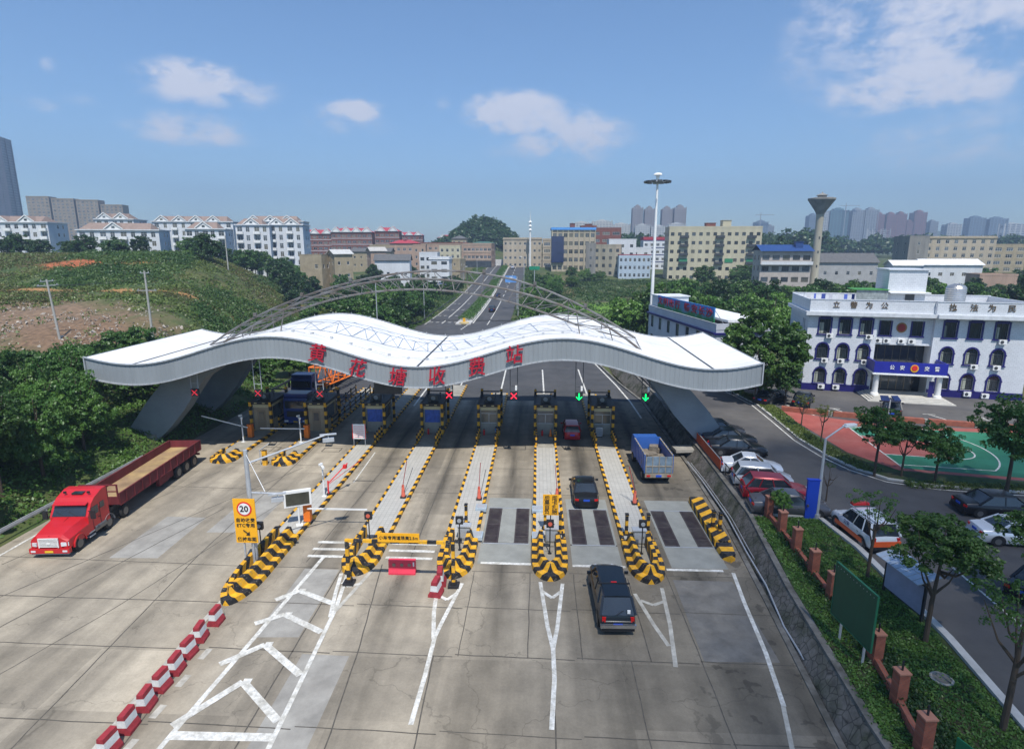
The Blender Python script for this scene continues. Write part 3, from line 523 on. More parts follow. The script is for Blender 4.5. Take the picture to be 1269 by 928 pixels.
s_ = MB(); s_.v = [(x-ox, y-oy, top(x)-CT+.05) for y in (CY0+.05, CY1) for x in xs_]; s_.f = [(i, n_+i, n_+i+1, i+1) for i in range(n_-1)]; s_.m = [0]*len(s_.f)
for y in np.arange(CY0+1.5, CY1, 2.9):
    for a, b in zip(xs_[::3], xs_[3::3]): s_.bar((a-ox, y-oy, top(a)-CT-.05), (b-ox, y-oy, top(b)-CT-.05), .18, .25)
s_.build('soffit', m_soffit, cn)
def fascia(y, sgn):
    f = MB(); cols = []; x = CX0
    while x < CX1-.01:
        cols += [(x, 0), (x+.30, 0), (x+.32, 1), (x+.36, 1)]; x += .385
    cols = [(min(a, CX1), b) for a, b in cols]+[(CX1, 0)]
    for a, b in cols:
        for z in (top(a)-CT, top(a)+.06): f.v.append((a-ox, y-oy-sgn*(-.018*b), z))
    f.f = [(2*i, 2*i+2, 2*i+3, 2*i+1) if sgn > 0 else (2*i, 2*i+1, 2*i+3, 2*i+2) for i in range(len(cols)-1)]; f.m = [0]*len(f.f)
    return f
fascia(CY0, 1).build('fascia', m_fascia, cn); fascia(CY1, -1).build('fascia', m_fascia, cn)
for x in (CX0, CX1):
    e = MB(); e.b2(x-ox-.03, x-ox+.03, CY0-oy, CY1-oy, top(x)-CT, top(x)+.06); e.build('end_panel', m_fascia, cn)
for yy in (CY0-.06, CY1+.06):
    tr = MB()
    for k, (dz, w_) in enumerate(((.05, .1), (-CT, .1))):
        for a, b in zip(xs_, xs_[1:]): tr.bar((a-ox, yy-oy, top(a)+dz), (b-ox+.02, yy-oy, top(b)+dz), .12, w_)
    tr.build('edge_trim', m_lgrey, cn)
for x in (CX0-.04, CX1+.04): tr = MB(); tr.b2(x-ox-.05, x-ox+.05, CY0-oy-.12, CY0-oy, top(x)-CT, top(x)+.1); tr.build('corner_trim', m_lgrey, cn)
for x in (-34.4, -10, 14.4): gt = MB(); gt.b2(x-ox-.09, x-ox+.09, CY0-oy, CY1-oy, top(x)+.03, top(x)+.06); gt.build('gutter', m_dgrey, cn)
cw = MB(); rnd = random.Random(8)  # jagged tubes stand in for the arch truss's shadow; posts share the mesh
for y0 in (50.9, 51.5, 64.4):
    pts = [(x-ox, y0-oy+rnd.uniform(-.16, .16), top(x)+.07) for x in np.arange(-26 if y0 < 60 else -24, 6 if y0 < 60 else 9, .8)]
    for a, b in zip(pts, pts[1:]): cw.tube(a, b, .022, 4)
for x in np.arange(-25, 6, 1.7): cw.b2(x-ox-.1, x-ox+.1, 50.9-oy, 51.3-oy, top(x)+.03, top(x)+.16)
for x in np.arange(-25, 11, 2.1): cw.tube((x-ox, 65.3-oy, top(x)), (x-ox, 65.3-oy, top(x)+.28), .03, 4)
for x in np.arange(8, 14, .8): cw.b2(x-ox, x-ox+.9, 52.6-oy+rnd.uniform(0, 8), 52.75-oy, top(x)+.0, top(x)+.03) if 0 else None
cw.build('shadow_lines_and_posts', m_lgrey, cn)['kind'] = 'stuff'
# red characters
for ch, px_, zz in [('黄', -18.25, 9.35), ('花', -14.95, 8.1), ('塘', -11.6, 7.4), ('收', -8.3, 7.5), ('费', -4.95, 8.3), ('站', -1.85, 9.35)]:
    me = textmesh(ch, 1.5, m_char, .07, .006, 'letter'); me.transform(Matrix.Shear('XZ', 4, (.0, .0))) if 0 else None; me.transform(Matrix(((1, 0, .14, 0), (0, 1, 0, 0), (0, 0, 1.08, 0), (0, 0, 0, 1)))); o = put(me, 'letter', cn, (px_-ox, CY0-oy-.2, zz))
    o.rotation_euler = (0, math.atan((top(px_+.4)-top(px_-.4))/.8)*-.45, 0)
    o['label'] = f'red character {ch} on the canopy front'
# legs
def leg(sgn, y0, y1):
    # mirrored about x=-10
    out = [(-38.9, .2), (-38.5, .7), (-37.2, 2.4), (-35.9, 4.1), (-34.4, 5.75), (-33.2, 6.75)]; inn = [(-27.6, 8.1), (-30.1, 6.5), (-31.2, 5.1), (-32.4, 3.4), (-34.1, 1.5), (-35.6, .2)]
    pts = [((x if sgn < 0 else -20-x)-ox, z) for x, z in out+inn]
    if sgn > 0: pts = [(x-.9+(.75 if i > 5 else 0), z) for i, (x, z) in enumerate(pts)]
    m = MB(); m.extr(pts if sgn < 0 else pts[::-1], y0-oy, y1-oy); o = m.build('leg', M('leg_panel', (.27, .3, .33), .55, .1, var=.15, scale=.6), cn); 
    b = MB(); b.b2(min(pts[0][0], pts[-1][0])-.25, max(pts[0][0], pts[-1][0])+.25, y0-oy-.2, y1-oy+.2, -.2, 1.0); b.build('footing', m_concrete, o)
for sgn in (-1, 1):
    leg(sgn, 51.2, 52.6); leg(sgn, 60.8, 62.2)

for xi in ():
    for yy in (61.5,): m = MB(); m.tube((xi-ox, yy-oy, 0), (xi-ox, yy-oy, top(xi)-CT+.05), .28, 12); m.build('column', m_grey, cn)
# ---- arch truss on the roof
m_truss = M('truss_steel', (.2, .2, .2), .6, .3, var=.35, scale=2, col2=(.12, .1, .085), s2=1)
ax_ = thing('arch_truss', 'weathered grey steel arch truss rising over the canopy roof', 'truss', (-9, 56, 9))
def arch(xa, xb, ya, yb, zapex, z0, n=26, p=1.9):
    out = []; c = (xa+xb)/2; h = (xb-xa)/2
    for i in range(n+1):
        t = -1+2*i/n; x = c+h*t; out.append((x+9, ya+(yb-ya)*(t+1)/2-56, z0+(zapex-z0)*(1-abs(t)**p)-9))
    return out
def curve(pts, y, n=26):
    xs = np.array([p[0] for p in pts]); zs = np.array([p[1] for p in pts]); c = np.polyfit(xs, zs, 5); X = np.linspace(xs[0], xs[-1], n+1)
    return [(x+9, y-56, float(np.polyval(c, x))-9) for x in X]
CK = curve([(-33.2, 8.35), (-29.5, 10.5), (-25.9, 12.35), (-22.7, 13.5), (-20.0, 14.15), (-17.0, 14.9), (-13.6, 15.65), (-11.2, 15.8), (-6.3, 15.65), (-3.2, 15.1), (-1.4, 14.7), (.75, 14.0), (2.8, 13.2), (4.9, 12.15), (8.2, 10.2), (9.6, 9.35)], 58)
CF = curve([(-28.2, 9.7), (-24.5, 11.6), (-20.5, 13.5), (-16, 14.8), (-12, 15.25), (-8.7, 15.35), (-7.2, 15.2), (-4.6, 14.85), (-1.1, 14.05), (2.5, 13.0), (5.15, 11.75), (9.1, 9.2)], 51.5)
CB = curve([(-27.4, 10.0), (-21.8, 12.5), (-18.8, 13.4), (-16.1, 13.8), (-13.6, 14.0), (-9.5, 14.0), (-9.2, 13.95), (-5.1, 13.45), (-1.2, 12.5), (.6, 11.9), (5, 10.2), (6.2, 9.9)], 57)
for nm, c in (('chord', CF), ('chord', CK), ('chord', CB)):
    m = MB()
    for a, b in zip(c, c[1:]): m.tube(a, b, .1, 8)
    m.build(nm, m_truss, ax_)
br = MB()
for i in range(0, 27):
    br.tube(CF[i], CB[i], .04, 5); br.tube(CK[i], CB[i], .04, 5); br.tube(CF[i], CK[i], .04, 5) if i % 2 == 0 else None
    if i < 25 and i % 2 == 0: br.tube(CF[i], CK[i+2], .035, 5); br.tube(CB[i], CF[i+1], .03, 5)
br.build('bracing', m_truss, ax_)
lp = MB()
for i in (3, 6, 9, 17, 20, 23): lp = MB(); lp.box((CK[i][0], CK[i][1], CK[i][2]+.25), (.3, .3, .35)); lp.build('lamp_box', m_truss, ax_)
lp = MB()
for i in (2, 4, 22, 24):
    x, y, z = CF[i]; lp.tube((x, y, z), (x+(1 if i > 10 else -1)*.3, y-.3, top(x-9)-9+.0), .05, 5); x, y, z = CK[i]; lp.tube((x, y, z), (x, y+.4, top(x-9)-9), .05, 5)
    lp.build('support', m_truss, ax_); lp = MB()
# ---- lane signals hung under the canopy edge
m_xred = M('signal_red', (1, .02, .05), .5, var=.02, emit=2.2); m_green = M('signal_green', (.0, .9, .15), .5, var=.02, emit=2.2); m_xdim = M('signal_red_dim', (.62, .03, .05), .5, emit=.25)
sig = [(-29.6, 'x', 'dim red cross lane signal hung at the far left end of the canopy', 1), (-24.0, 'x', 'dim red cross lane signal above the lane left of the blue truck', 1), (-18.6, 'x', 'red cross lane signal below the first canopy character', 1), (-7.45, 'x', 'bright red cross lane signal below the canopy dip left of centre', 0),
       (-1.95, 'x', 'bright red cross lane signal below the last canopy character', 0), (3.55, 'a', 'green arrow lane signal above the lane of the red car', 0), (9.1, 'a', 'green arrow lane signal nearest the right canopy leg', 0)]
for x, k, lab, dim in sig:
    zc = 5.75; tb = top(x)-CT
    q = thing('lane_signal', lab, 'signal', (x, 48.6, zc), 0, 'lane signals hung under the canopy')
    b = MB(); b.box((0, 0, 0), (.64, .2, .64)); b.build('housing', m_black, q)
    h = MB()
    for dx in (-.31, .31): h.bar((dx, 0, .32), (dx, 0, tb-zc+.1), .06, .06)
    h.bar((-.31, 0, .8), (.31, 0, .8), .04, .04); h.build('hanger', m_grey if dim else m_dgrey, q)
    s = MB(); w = .07
    if k == 'x': s.bar((-.24, -.13, -.24), (.24, -.13, .24), w, .05); s.bar((-.24, -.135, .24), (.24, -.135, -.24), w, .05)
    else: s.bar((0, -.13, .28), (0, -.13, -.26), .09, .05); s.bar((0, -.13, -.28), (-.24, -.13, -.02), w, .05); s.bar((0, -.135, -.28), (.24, -.135, -.02), w, .05)
    s.build('symbol', (m_xdim if dim else m_xred) if k == 'x' else m_green, q)
    if not dim:
        l_ = MB(); l_.box((.2, -.1, .7), (.16, .3, .35)); l_.build('lamp', m_white, q)
led = thing('message_board', 'wide blank dark message board hung under the canopy by the second character', 'display', (-12.9, 49.4, 6.1))
b = MB(); b.box((0, 0, 0), (2.4, .3, 1.0)); b.build('screen', M('led_face', (.045, .042, .04), .6, var=.4, scale=2), led); b = MB()
for dx in (-.9, .9): b.bar((dx, 0, .5), (dx, 0, 1.2), .06, .06)
b.build('hanger', m_grey, led)
# ================================================================== ISLANDS
m_tile = M('cream_paving', (.5, .485, .44), .85, var=.1, scale=1.2); nn, nl, nb = nodes_of(m_tile)
bt = nn.new('ShaderNodeTexBrick'); bt.inputs['Scale'].default_value = 1; bt.inputs['Brick Width'].default_value = .3; bt.inputs['Row Height'].default_value = .3; bt.offset = 0; bt.inputs['Mortar Size'].default_value = .03; bt.inputs['Mortar Smooth'].default_value = .2
bt.inputs['Color1'].default_value = (.46, .445, .4, 1); bt.inputs['Color2'].default_value = (.42, .405, .365, 1); bt.inputs['Mortar'].default_value = (.36, .35, .315, 1)
tt = nn.new('ShaderNodeTexCoord'); nl.new(tt.outputs['Object'], bt.inputs['Vector']); src = nb.inputs['Base Color'].links[0].from_node; nl.new(bt.outputs[0], src.inputs[0])
m_islc = M('island_concrete', (.33, .31, .26), .9, var=.25, scale=1.2)
ISL = [('1', -16.8, -15.0, 26.6, 84, 'long toll island with the yellow speed sign, leftmost of the five long ones'), ('2', -11.27, -9.2, 29.65, 76, 'long toll island whose nose carries the left post of the height bar'),
       ('3', -5.7, -3.62, 29.6, 72, 'long toll island behind the right post of the height bar'), ('4', -.18, 1.86, 29.6, 72, 'long toll island with the small yellow two-column notice'), ('5', 5.35, 7.36, 29.55, 72, 'long toll island between black sedan and blue truck, rightmost of five'),
       ('A', -28.2, -26.0, 46.6, 74, 'short toll island with striped bumper at the far left lane'), ('B', -22.6, -20.6, 46.2, 74, 'short toll island with striped bumper and orange barrier box, second from left')]
def nose_path(x0, x1, ytip, yend, b=2.0):
    c, a = (x0+x1)/2, (x1-x0)/2; y1 = ytip+b; P_ = [(x0, yend)]
    n = 22
    for i in range(n+1):
        t = math.pi*i/n; P_.append((c-a*math.cos(t), y1-b*math.sin(t)**.9))
    P_.append((x1, yend)); out = [P_[0]]
    for p, q in zip(P_, P_[1:]):
        k = max(1, int(math.dist(p, q)/.3))
        for i in range(1, k+1): out.append((p[0]+(q[0]-p[0])*i/k, p[1]+(q[1]-p[1])*i/k))
    return out
island = {}
for key, x0, x1, yt, ye, lab in ISL:
    c = (x0+x1)/2; short = key in 'AB'; q = thing('toll_island', lab, 'traffic island', (c, yt, 0), 0, 'islands between the toll lanes'); island[key] = q; a = (x1-x0)/2
    nl_ = {'1': 7.2, 'A': 2.2, 'B': 2.2}.get(key, 4.4); b_ = {'1': 3.2, 'A': 1.0, 'B': 1.0}.get(key, 2.0)
    path = nose_path(-a-.03, a+.03, 0, nl_, b_); L = [0]
    for i in range(1, len(path)): L.append(L[-1]+math.dist(path[i], path[i-1]))
    mid = L[-1]/2; us = [abs(v-mid)+.3 for v in L]
    hh = .62 if short else .84
    nm = MB(); nm.sweep(path, [(.02, 0), (.0, .3), (-.3, .38), (-.42, hh), (-.66, hh+.02), (-.68, .15)], us=us); nm.build('nose', m_hazard, q)
    t_ = MB(); t_.prism([(-a+.2, nl_-.2), (-a+.2, b_), (0, b_*.55), (a-.2, b_), (a-.2, nl_-.2)], .1, .2); t_.build('nose_floor', m_islc, q)
    ke = ye-yt
    kk = MB(); kk.sweep([(-a, k) for k in np.arange(nl_, ke+.1, (ke-nl_)/12)][::-1], [(0, 0), (0, .22), (-.2, .24), (-.2, .1)], us=list(np.linspace(ke, nl_, 13))[:13]) if 0 else None
    for sx in (-1, 1):
        ysk = list(np.linspace(nl_, ke, 14)); pth = [(sx*a, k) for k in ysk]; prof = [(0, 0), (0, .22), (-.2, .24), (-.2, .1)]
        if sx < 0: pth = pth[::-1]
        kk = MB(); kk.sweep(pth, prof, us=[(p[1] if sx > 0 else p[1]) for p in pth]); kk.build('kerb', m_kerbst, q)
    yc = 51.3-yt
    if not short: d = MB(); d.b2(-a+.2, a-.2, nl_-.2, yc, .02, .215); d.build('paving', m_tile, q)
    d = MB(); d.b2(-a+.2, a-.2, (nl_-.2 if short else yc), ke, .02, .2); d.build('deck', m_islc, q)
# ---- booths
def booth(c, y0, lab, style, name='toll_booth'):
    q = thing(name, lab, 'toll booth', (c, y0, .2), 0, 'toll booths on the islands'); w, d, h = .84, 3.3, 2.75
    low = MB(); low.b2(-w, w, 0, d, 0, 1.05); low.b2(-w, -w+.09, 0, d, 1.05, 2.35); low.b2(w-.09, w, 0, .6, 1.05, 2.35); low.b2(w-.09, w, d-.6, d, 1.05, 2.35); low.b2(-w, w, d-.09, d, 1.05, 2.35)
    low.build('wall', m_islc if style != 'door' else M('tan_booth_panel', (.4, .31, .2), .7), q)
    m_beige = bpy.data.materials.get('beige_header') or M('beige_header', (.62, .54, .33), .6)
    hd = MB(); hd.b2(-w-.02, w+.02, -.03, d, 2.35, 2.72); hd.build('header', m_beige, q)
    g = MB(); g.b2(-w+.1, w-.1, 0.02, .06, 1.05, 2.35)
    if style == 'screen': g.build('banner', M('blue_banner', (.05, .12, .48), .5, var=.5, scale=3), q)
    elif style == 'door':
        g = MB(); g.b2(-.45, .35, -.04, 0, .05, 2.1); o = g.build('door', M('brown_door', (.3, .22, .14), .6), q); f_ = MB()
        f_.b2(-.3, .2, -.06, -.04, 1.1, 1.9); f_.build('window', m_wglass, o); g = MB(); g.b2(-w+.05, w-.05, -.02, .02, 1.05, 2.36); g.build('front_panel', M('tan_booth_panel', (.4, .31, .2), .7), q)
    else:
        o = g.build('window', m_wglass, q); f_ = MB(); f_.b2(-w+.1, w-.1, -.02, .02, 1.05, 1.12); f_.b2(-w+.1, w-.1, -.02, .02, 2.0, 2.06); f_.b2(-.03, .03, -.02, .02, 1.12, 2.0); f_.build('frame', m_lgrey, o)
    sw = MB(); sw.b2(w-.06, w-.03, .6, d-.6, 1.05, 2.35); sw.build('side_window', m_wglass, q)
    rf = MB(); rf.b2(-w-.3, w+.3, -.35, d+.4, h, h+.28); rf.build('roof', m_black, q)
    ac = MB(); ac.box((0, .9, h+.55), (.9, .5, .55)); o = ac.build('air_conditioner', m_dgrey, q); f_ = MB(); f_.lathe([(.22, 0), (.22, .03), (.06, .04)], (.0, .64, h+.57), 14, axis='y'); f_.build('fan', m_grey, o)
    lt = MB()
    for dx in (-.4, .4): lt.box((dx, -.37, h+.14), (.26, .05, .08))
    lt.build('roof_lamp', M('lamp_face', (.7, .6, .3), .5), q)
    for (dx, dy, hh) in [(-w-.16, -.25, 3.0), (w+.16, -.25, 3.0), (-w-.16, d+.35, 3.6), (w+.16, d+.35, 3.6)]:
        p = MB(); p.v = []; 
        for z_, z2 in [(0, hh)]:
            p.box((dx, dy, hh/2), (.24, .24, hh))
        for i, v in enumerate(p.v): p.uv[i] = (v[2]+.0, 0)
        p.build('corner_post', m_postst, q)
    rl = MB()
    for z_ in (3.35,): rl.bar((-w-.16, d+.35, z_), (w+.16, d+.35, z_), .1, .1); rl.bar((-w-.16, d+1.6, z_), (-w-.16, -.1, 3.02), .06, .06)
    rl.box((-.3, .3, h+.4), (.3, .2, .25)); rl.tube((.5, 1.8, h), (.5, 1.8, h+.8), .03, 6); rl.box((.55, 1.7, h+.85), (.12, .35, .12)); rl.build('roof_fittings', m_dgrey, q)
    cl = random.Random(c)
    return q
booth(-27.2, 55.4, 'shaded toll booth with tan door, leftmost of all', 'door'); booth(-21.7, 55.4, 'shaded toll booth with tan door, just right of the blue trucks', 'door')
booth(-15.9, 55.4, 'toll booth with blue banner on the island with the yellow speed sign', 'screen'); booth(-10.2, 55.4, 'toll booth with pale blue banner beside the wide dip of the canopy', 'screen'); booth(-4.65, 55.4, 'toll booth with glazed front and blue bin at its right corner', 'glass')
booth(.85, 55.4, 'toll booth with glazed front and orange cone, left of the red car', 'glass'); booth(6.35, 55.4, 'toll booth right of the red car, with a grey box on its front, rightmost', 'glass')
# striped bollards and guard rails by the booths
bol = thing('bollard', 'yellow and black striped bollards beside the toll booths', 'bollard', (-11.08, 52.0, .2), 0, 'striped bollards by the booths')
b = MB(); b.tube((0, 0, 0), (0, 0, .95), .09, 10)
for i, v in enumerate(b.v): b.uv[i] = (v[2]*1.6, 0)
b.build('post', m_postst, bol); b = MB(); b.lathe([(.16, 0), (.16, .04)], n=10); b.build('base', m_black, bol)
first = True
for cx in (-15.9, -10.2, -4.65, .85, 6.35):
    for sx in (-.88, .88):
        for yy in (52.0, 52.8, 53.6, 54.4):
            if first: first = False; continue
            dup(bol, (cx+sx, yy, .2))
for cx, nmk in ((-21.7, 'right of the blue truck'), (-27.2, 'left of the blue truck')):
    q = thing('guard_rail', f'black and yellow guard rail along the island {nmk}', 'guard rail', (cx, 60, .2), 0, 'guard rails by the dark booths')
    for sx in (-.9, .9):
        for yy in np.arange(-3, 12, 2.0):
            p = MB(); p.b2(sx-.07, sx+.07, yy-.07, yy+.07, 0, 1.1)
            for i, v in enumerate(p.v): p.uv[i] = (v[2]*1.4, 0)
            p.build('post', m_postst, q)
        p = MB(); p.b2(sx-.04, sx+.04, -3, 11, .8, .95); p.b2(sx-.04, sx+.04, -3, 11, .35, .5); p.build('rail', m_dgrey, q)
# small things in front of the booths
def cone(x, y, z, lab, nm='traffic_cone'):
    q = thing(nm, lab, 'traffic cone', (x, y, z)); m = MB(); m.lathe([(.17, .03), (.03, .72)], n=14); m.build('cone_body', m_orange, q); m = MB(); m.lathe([(.128, .2), (.1, .36)], n=14); m.build('white_band', m_white, q); m = MB(); m.b2(-.2, .2, -.2, .2, 0, .03); m.build('base', m_black, q); return q
cone(1.35, 54.7, .2, 'small orange traffic cone at the foot of the booth beside the red car')
def extinguisher(x, y, lab):
    q = thing('fire_extinguisher', lab, 'fire extinguisher', (x, y, .2), 0, 'red fire extinguishers by the booths'); m = MB(); m.lathe([(.09, 0), (.1, .03), (.1, .42), (.04, .5), (.03, .56)], n=12); m.build('cylinder', m_red, q); m = MB(); m.bar((-.08, 0, .58), (.1, 0, .6), .05, .05); m.build('handle', m_black, q)
for x, l in [(-15.4, 'red fire extinguisher below the deep blue banner'), (-10.55, 'red fire extinguisher below the pale blue banner'), (-5.1, 'red fire extinguisher at the booth with the blue bin'), (.55, 'red fire extinguisher left of the small cone'), (6.1, 'red fire extinguisher at the rightmost booth')]: extinguisher(x, 54.9, l)
q = thing('waste_bin', 'slim blue waste bin at the right corner of a glazed booth', 'bin', (-3.85, 54.8, .2)); m = MB(); m.b2(-.15, .15, -.15, .15, 0, .75); m.build('bin_body', M('bright_blue', (.03, .22, .6), .5), q); m = MB(); m.b2(-.17, .17, -.17, .17, .75, .82); m.build('lid', m_black, q)
q = thing('control_box', 'grey metal box standing in front of the rightmost booth', 'cabinet', (6.0, 54.7, .2)); m = MB(); m.b2(-.32, .32, -.15, .15, .1, 1.0); m.build('case', m_lgrey, q); m = MB(); m.b2(-.26, .26, -.17, -.15, .2, .9); m.build('door', m_grey, q); m = MB(); m.b2(-.28, .28, -.12, .12, 0, .1); m.build('plinth', m_black, q)
# ---- toll arms with red base
def armpost(x, y, lean, lab):
    q = thing('barrier_arm', lab, 'barrier', (x, y, .2), 0, 'raised red barrier arms on the islands')
    m = MB(); m.b2(-.2, .2, -.2, .2, 0, .12); m.build('base', m_black, q); m = MB(); m.lathe([(.15, .1), (.15, .2), (.09, .95), (.07, 1.0)], n=12); m.build('column', M('salmon_red', (.75, .16, .1), .5), q)
    m = MB(); m.tube((0, -.1, .9), (lean*.8, .3, 2.7), .025, 6)
    m.tube((.12, -.1, .5), (lean+.35, .3, 2.2), .02, 5, m=1); m.build('arm', [M('dull_red', (.3, .03, .03), .6), m_dgrey], q)
armpost(-9.65, 39.9, .35, 'raised red barrier arm on the island with the height bar left post'); armpost(-4.1, 39.8, .12, 'raised red barrier arm on the island behind the height bar right post'); armpost(1.5, 39.7, -.2, 'raised red barrier arm behind the small yellow notice'); armpost(7.0, 39.5, -.55, 'raised barrier arm with salmon base on the rightmost long island')
# ---- small lights on thin poles
def smlight(x, y, lab, on=True):
    q = thing('lane_light', lab, 'signal light', (x, y, .2), 0, 'small lights on thin black poles'); m = MB(); m.tube((0, 0, 0), (0, 0, 1.75), .035, 8); m.tube((-.25, 0, .45), (.25, 0, .45), .02, 6); m.build('pole', m_black, q)
    m = MB(); m.b2(-.22, .22, -.1, .1, 1.7, 2.15); o = m.build('housing', m_black, q); m = MB(); m.lathe([(.13, 0), (.12, -.03)], (0, -.1, 1.93), 14, axis='y'); m.build('lens', M('lens_red', (.5, .1, .06), .3, emit=.2) if on else m_grey, o); m = MB(); m.lathe([(.12, 0), (.12, .03)], n=10); m.build('base', m_black, q)
smlight(-16.15, 31.3, 'small black signal light beside the pole of the yellow speed sign', False); smlight(-10.15, 32.9, 'small signal light on a thin pole left of the height bar sign'); smlight(-4.55, 32.5, 'small dark signal light beside the right end of the height bar', False)
smlight(.85, 32.3, 'small signal light with red lens below the two-column notice'); smlight(6.3, 32.5, 'small dark signal light in the nose of the rightmost island', False)
# ---- cabinets, meters and striped posts at the weigh plates
def cabinet(x, y, w, d, h, lab, mm=None):
    q = thing('metal_cabinet', lab, 'cabinet', (x, y, .2), 0, 'metal cabinets beside the scales'); m = MB(); m.b2(-w/2, w/2, -d/2, d/2, .06, h); m.build('case', mm or M('galvanised', (.42, .42, .38), .45, .4, var=.25), q); m = MB(); m.b2(-w/2-.06, w/2+.06, -d/2-.06, d/2+.06, h, h+.06); m.build('lid', m_lgrey, q)
    m = MB(); m.b2(-w/2+.06, w/2-.06, -d/2-.015, -d/2, .15, h-.1); o = m.build('door', m_lgrey, q); m = MB(); m.b2(w/2-.16, w/2-.12, -d/2-.04, -d/2-.015, h*.5, h*.62); m.build('handle', m_black, o)
m_pb = M('pale_blue_grey', (.42, .5, .56), .5, .2)
cabinet(-4.45, 33.9, .75, .45, .9, 'galvanised cabinet on the island behind the height bar right post'); cabinet(.98, 33.8, .75, .45, .9, 'galvanised cabinet below the two-column notice'); cabinet(6.35, 33.8, .75, .45, .9, 'galvanised cabinet between two striped posts on the rightmost island')
for x, y, l in [(-3.7, 34.2, 'low pale blue box left of the left scale, nearer one'), (-3.8, 38.3, 'low pale blue box left of the left scale, farther one'), (.15, 34.3, 'low pale blue box right of the left scale, nearer one'), (.12, 38.2, 'low pale blue box right of the left scale, farther one')]:
    q = thing('sensor_box', l, 'sensor box', (x, y, .15), 0, 'low sensor boxes at the kerbs'); m = MB(); m.b2(-.38, .38, -.42, .42, 0, .22); m.build('case', m_pb, q); m = MB(); m.b2(-.28, .28, -.3, .3, .22, .25); m.build('lid', m_lgrey, q)
def stpost(x, y, lab, h=1.35):
    q = thing('sensor_post', lab, 'post', (x, y, .2), 0, 'slim striped sensor posts'); m = MB(); m.b2(-.09, .09, -.12, .12, .1, h)
    for i, v in enumerate(m.v): m.uv[i] = (v[2]*1.3, 0)
    m.build('column', m_postst, q); m = MB(); m.b2(-.11, .11, -.14, .14, h, h+.07); m.build('cap', m_black, q); m = MB(); m.b2(-.2, .2, -.2, .2, 0, .1); m.build('base', m_black, q)
for x, y, l in [(-4.57, 35.9, 'slim striped post on the island behind the height bar right post'), (.6, 35.4, 'slim striped post left under the two-column notice'), (1.55, 34.8, 'slim striped post right of the two-column notice'), (5.75, 34.9, 'slim striped post on the rightmost island, left one'), (7.1, 34.95, 'slim striped post on the rightmost island, right one'),
                (11.35, 35.6, 'slim striped post beside the striped block, left one'), (11.7, 35.3, 'slim striped post beside the striped block, right one')]: stpost(x, y, l)
# ---- signs
m_signy = M('sign_yellow', (.88, .42, .015), .5, var=.05)
def sign_board(q, w, h, z, body, size, mat=None, y=-.04, line=1.1, bm=None, spacing=1.05):
    m = MB(); m.b2(-w/2, w/2, y, y+.04, z-h/2, z+h/2); o = m.build('panel', bm or m_signy, q)
    t_ = put(textmesh(body, size, mat or m_black, .004, .006, 'lettering', spacing, line), 'lettering', o, (0, y-.008, z)); return o
q = thing('notice_sign', 'yellow notice with two columns of black characters on striped posts', 'sign', (.95, 35.2, .2))
m = MB(); m.b2(-.5, .5, -.05, -.01, 1.1, 2.5); o = m.build('panel', m_signy, q)
put(textmesh('闯\n卡\n扎\n胎', .36, m_black, .004, .004, 'lettering', 1, .85), 'lettering', o, (.24, -.06, 1.78)); put(textmesh('后\n果\n自\n负', .36, m_black, .004, .004, 'lettering', 1, .85), 'lettering', o, (-.24, -.06, 1.78))
m = MB(); m.b2(-.04, .04, -.01, .05, 0, 2.4); m.b2(-.14, .14, -.1, .14, 0, .05); m.build('post', m_dgrey, q)
hb = thing('height_bar', 'yellow and black height limit bar over the lane, posts on black bases', 'height barrier', (-7.3, 28.9, 0))
for sx in (-2.88, 2.88):
    m = MB(); m.b2(sx-.09, sx+.09, -.09, .09, .2, 2.65)
    for i, v in enumerate(m.v): m.uv[i] = (v[2]*1.0, 0)
    m.build('post', m_postst, hb); m = MB(); m.b2(sx-.3, sx+.3, -.28, .28, 0, .14); m.b2(sx-.16, sx+.16, -.16, .16, .14, .3); m.build('base', m_black, hb)
m = MB(); m.b2(-2.97, 2.97, -.08, .08, 2.5, 2.66)
for i, v in enumerate(m.v): m.uv[i] = (v[0]+20, 0)
m.build('crossbar', m_barst, hb)
m = MB(); m.b2(-1.15, 1.1, -.13, -.09, 2.6, 3.12); o = m.build('panel', m_signy, hb); m.b2
put(textmesh('小车专用道限高2.5m', .235, m_black, .004, .003, 'lettering', 1.0), 'lettering', o, (-.02, -.145, 2.85))
# speed sign on twin-arm pole
q = thing('speed_sign_pole', 'tall grey pole with two camera arms and large yellow speed 20 sign', 'sign', (-16.05, 30.35, .2))
m = MB(); m.tube((0, 0, 0), (0, 0, 6.9), .16, 12, .11); m.b2(-.28, .28, -.28, .28, 0, .06); m.build('pole', m_lgrey, q)
m = MB(); m.tube((0, 0, 6.1), (3.7, 2.7, 7.0), .06, 8, .045); m.tube((0, 0, 6.7), (1.6, -1.4, 5.1), .02, 5); m.tube((0, 0, 4.4), (1.5, .6, 4.1), .05, 8); m.build('arm', m_lgrey, q)
for p in ((3.7, 2.7, 7.0), (1.35, .5, 4.15)):
    m = MB(); m.box((p[0], p[1], p[2]-.35), (.65, .28, .22), .35); m.box((p[0], p[1], p[2]-.02), (.95, .2, .06), .35); m.tube((p[0], p[1], p[2]), (p[0], p[1], p[2]-.3), .03, 6); m.build('camera', m_lgrey, q)
m = MB(); m.b2(-.85, .4, -.3, -.26, 1.5, 4.15); o = m.build('panel', m_signy, q); m = MB(); m.b2(-.5, -.42, -.24, -.16, 0, 4.1); m.b2(.02, .1, -.24, -.16, 0, 4.1) ; m.build('sign_post', m_lgrey, q)
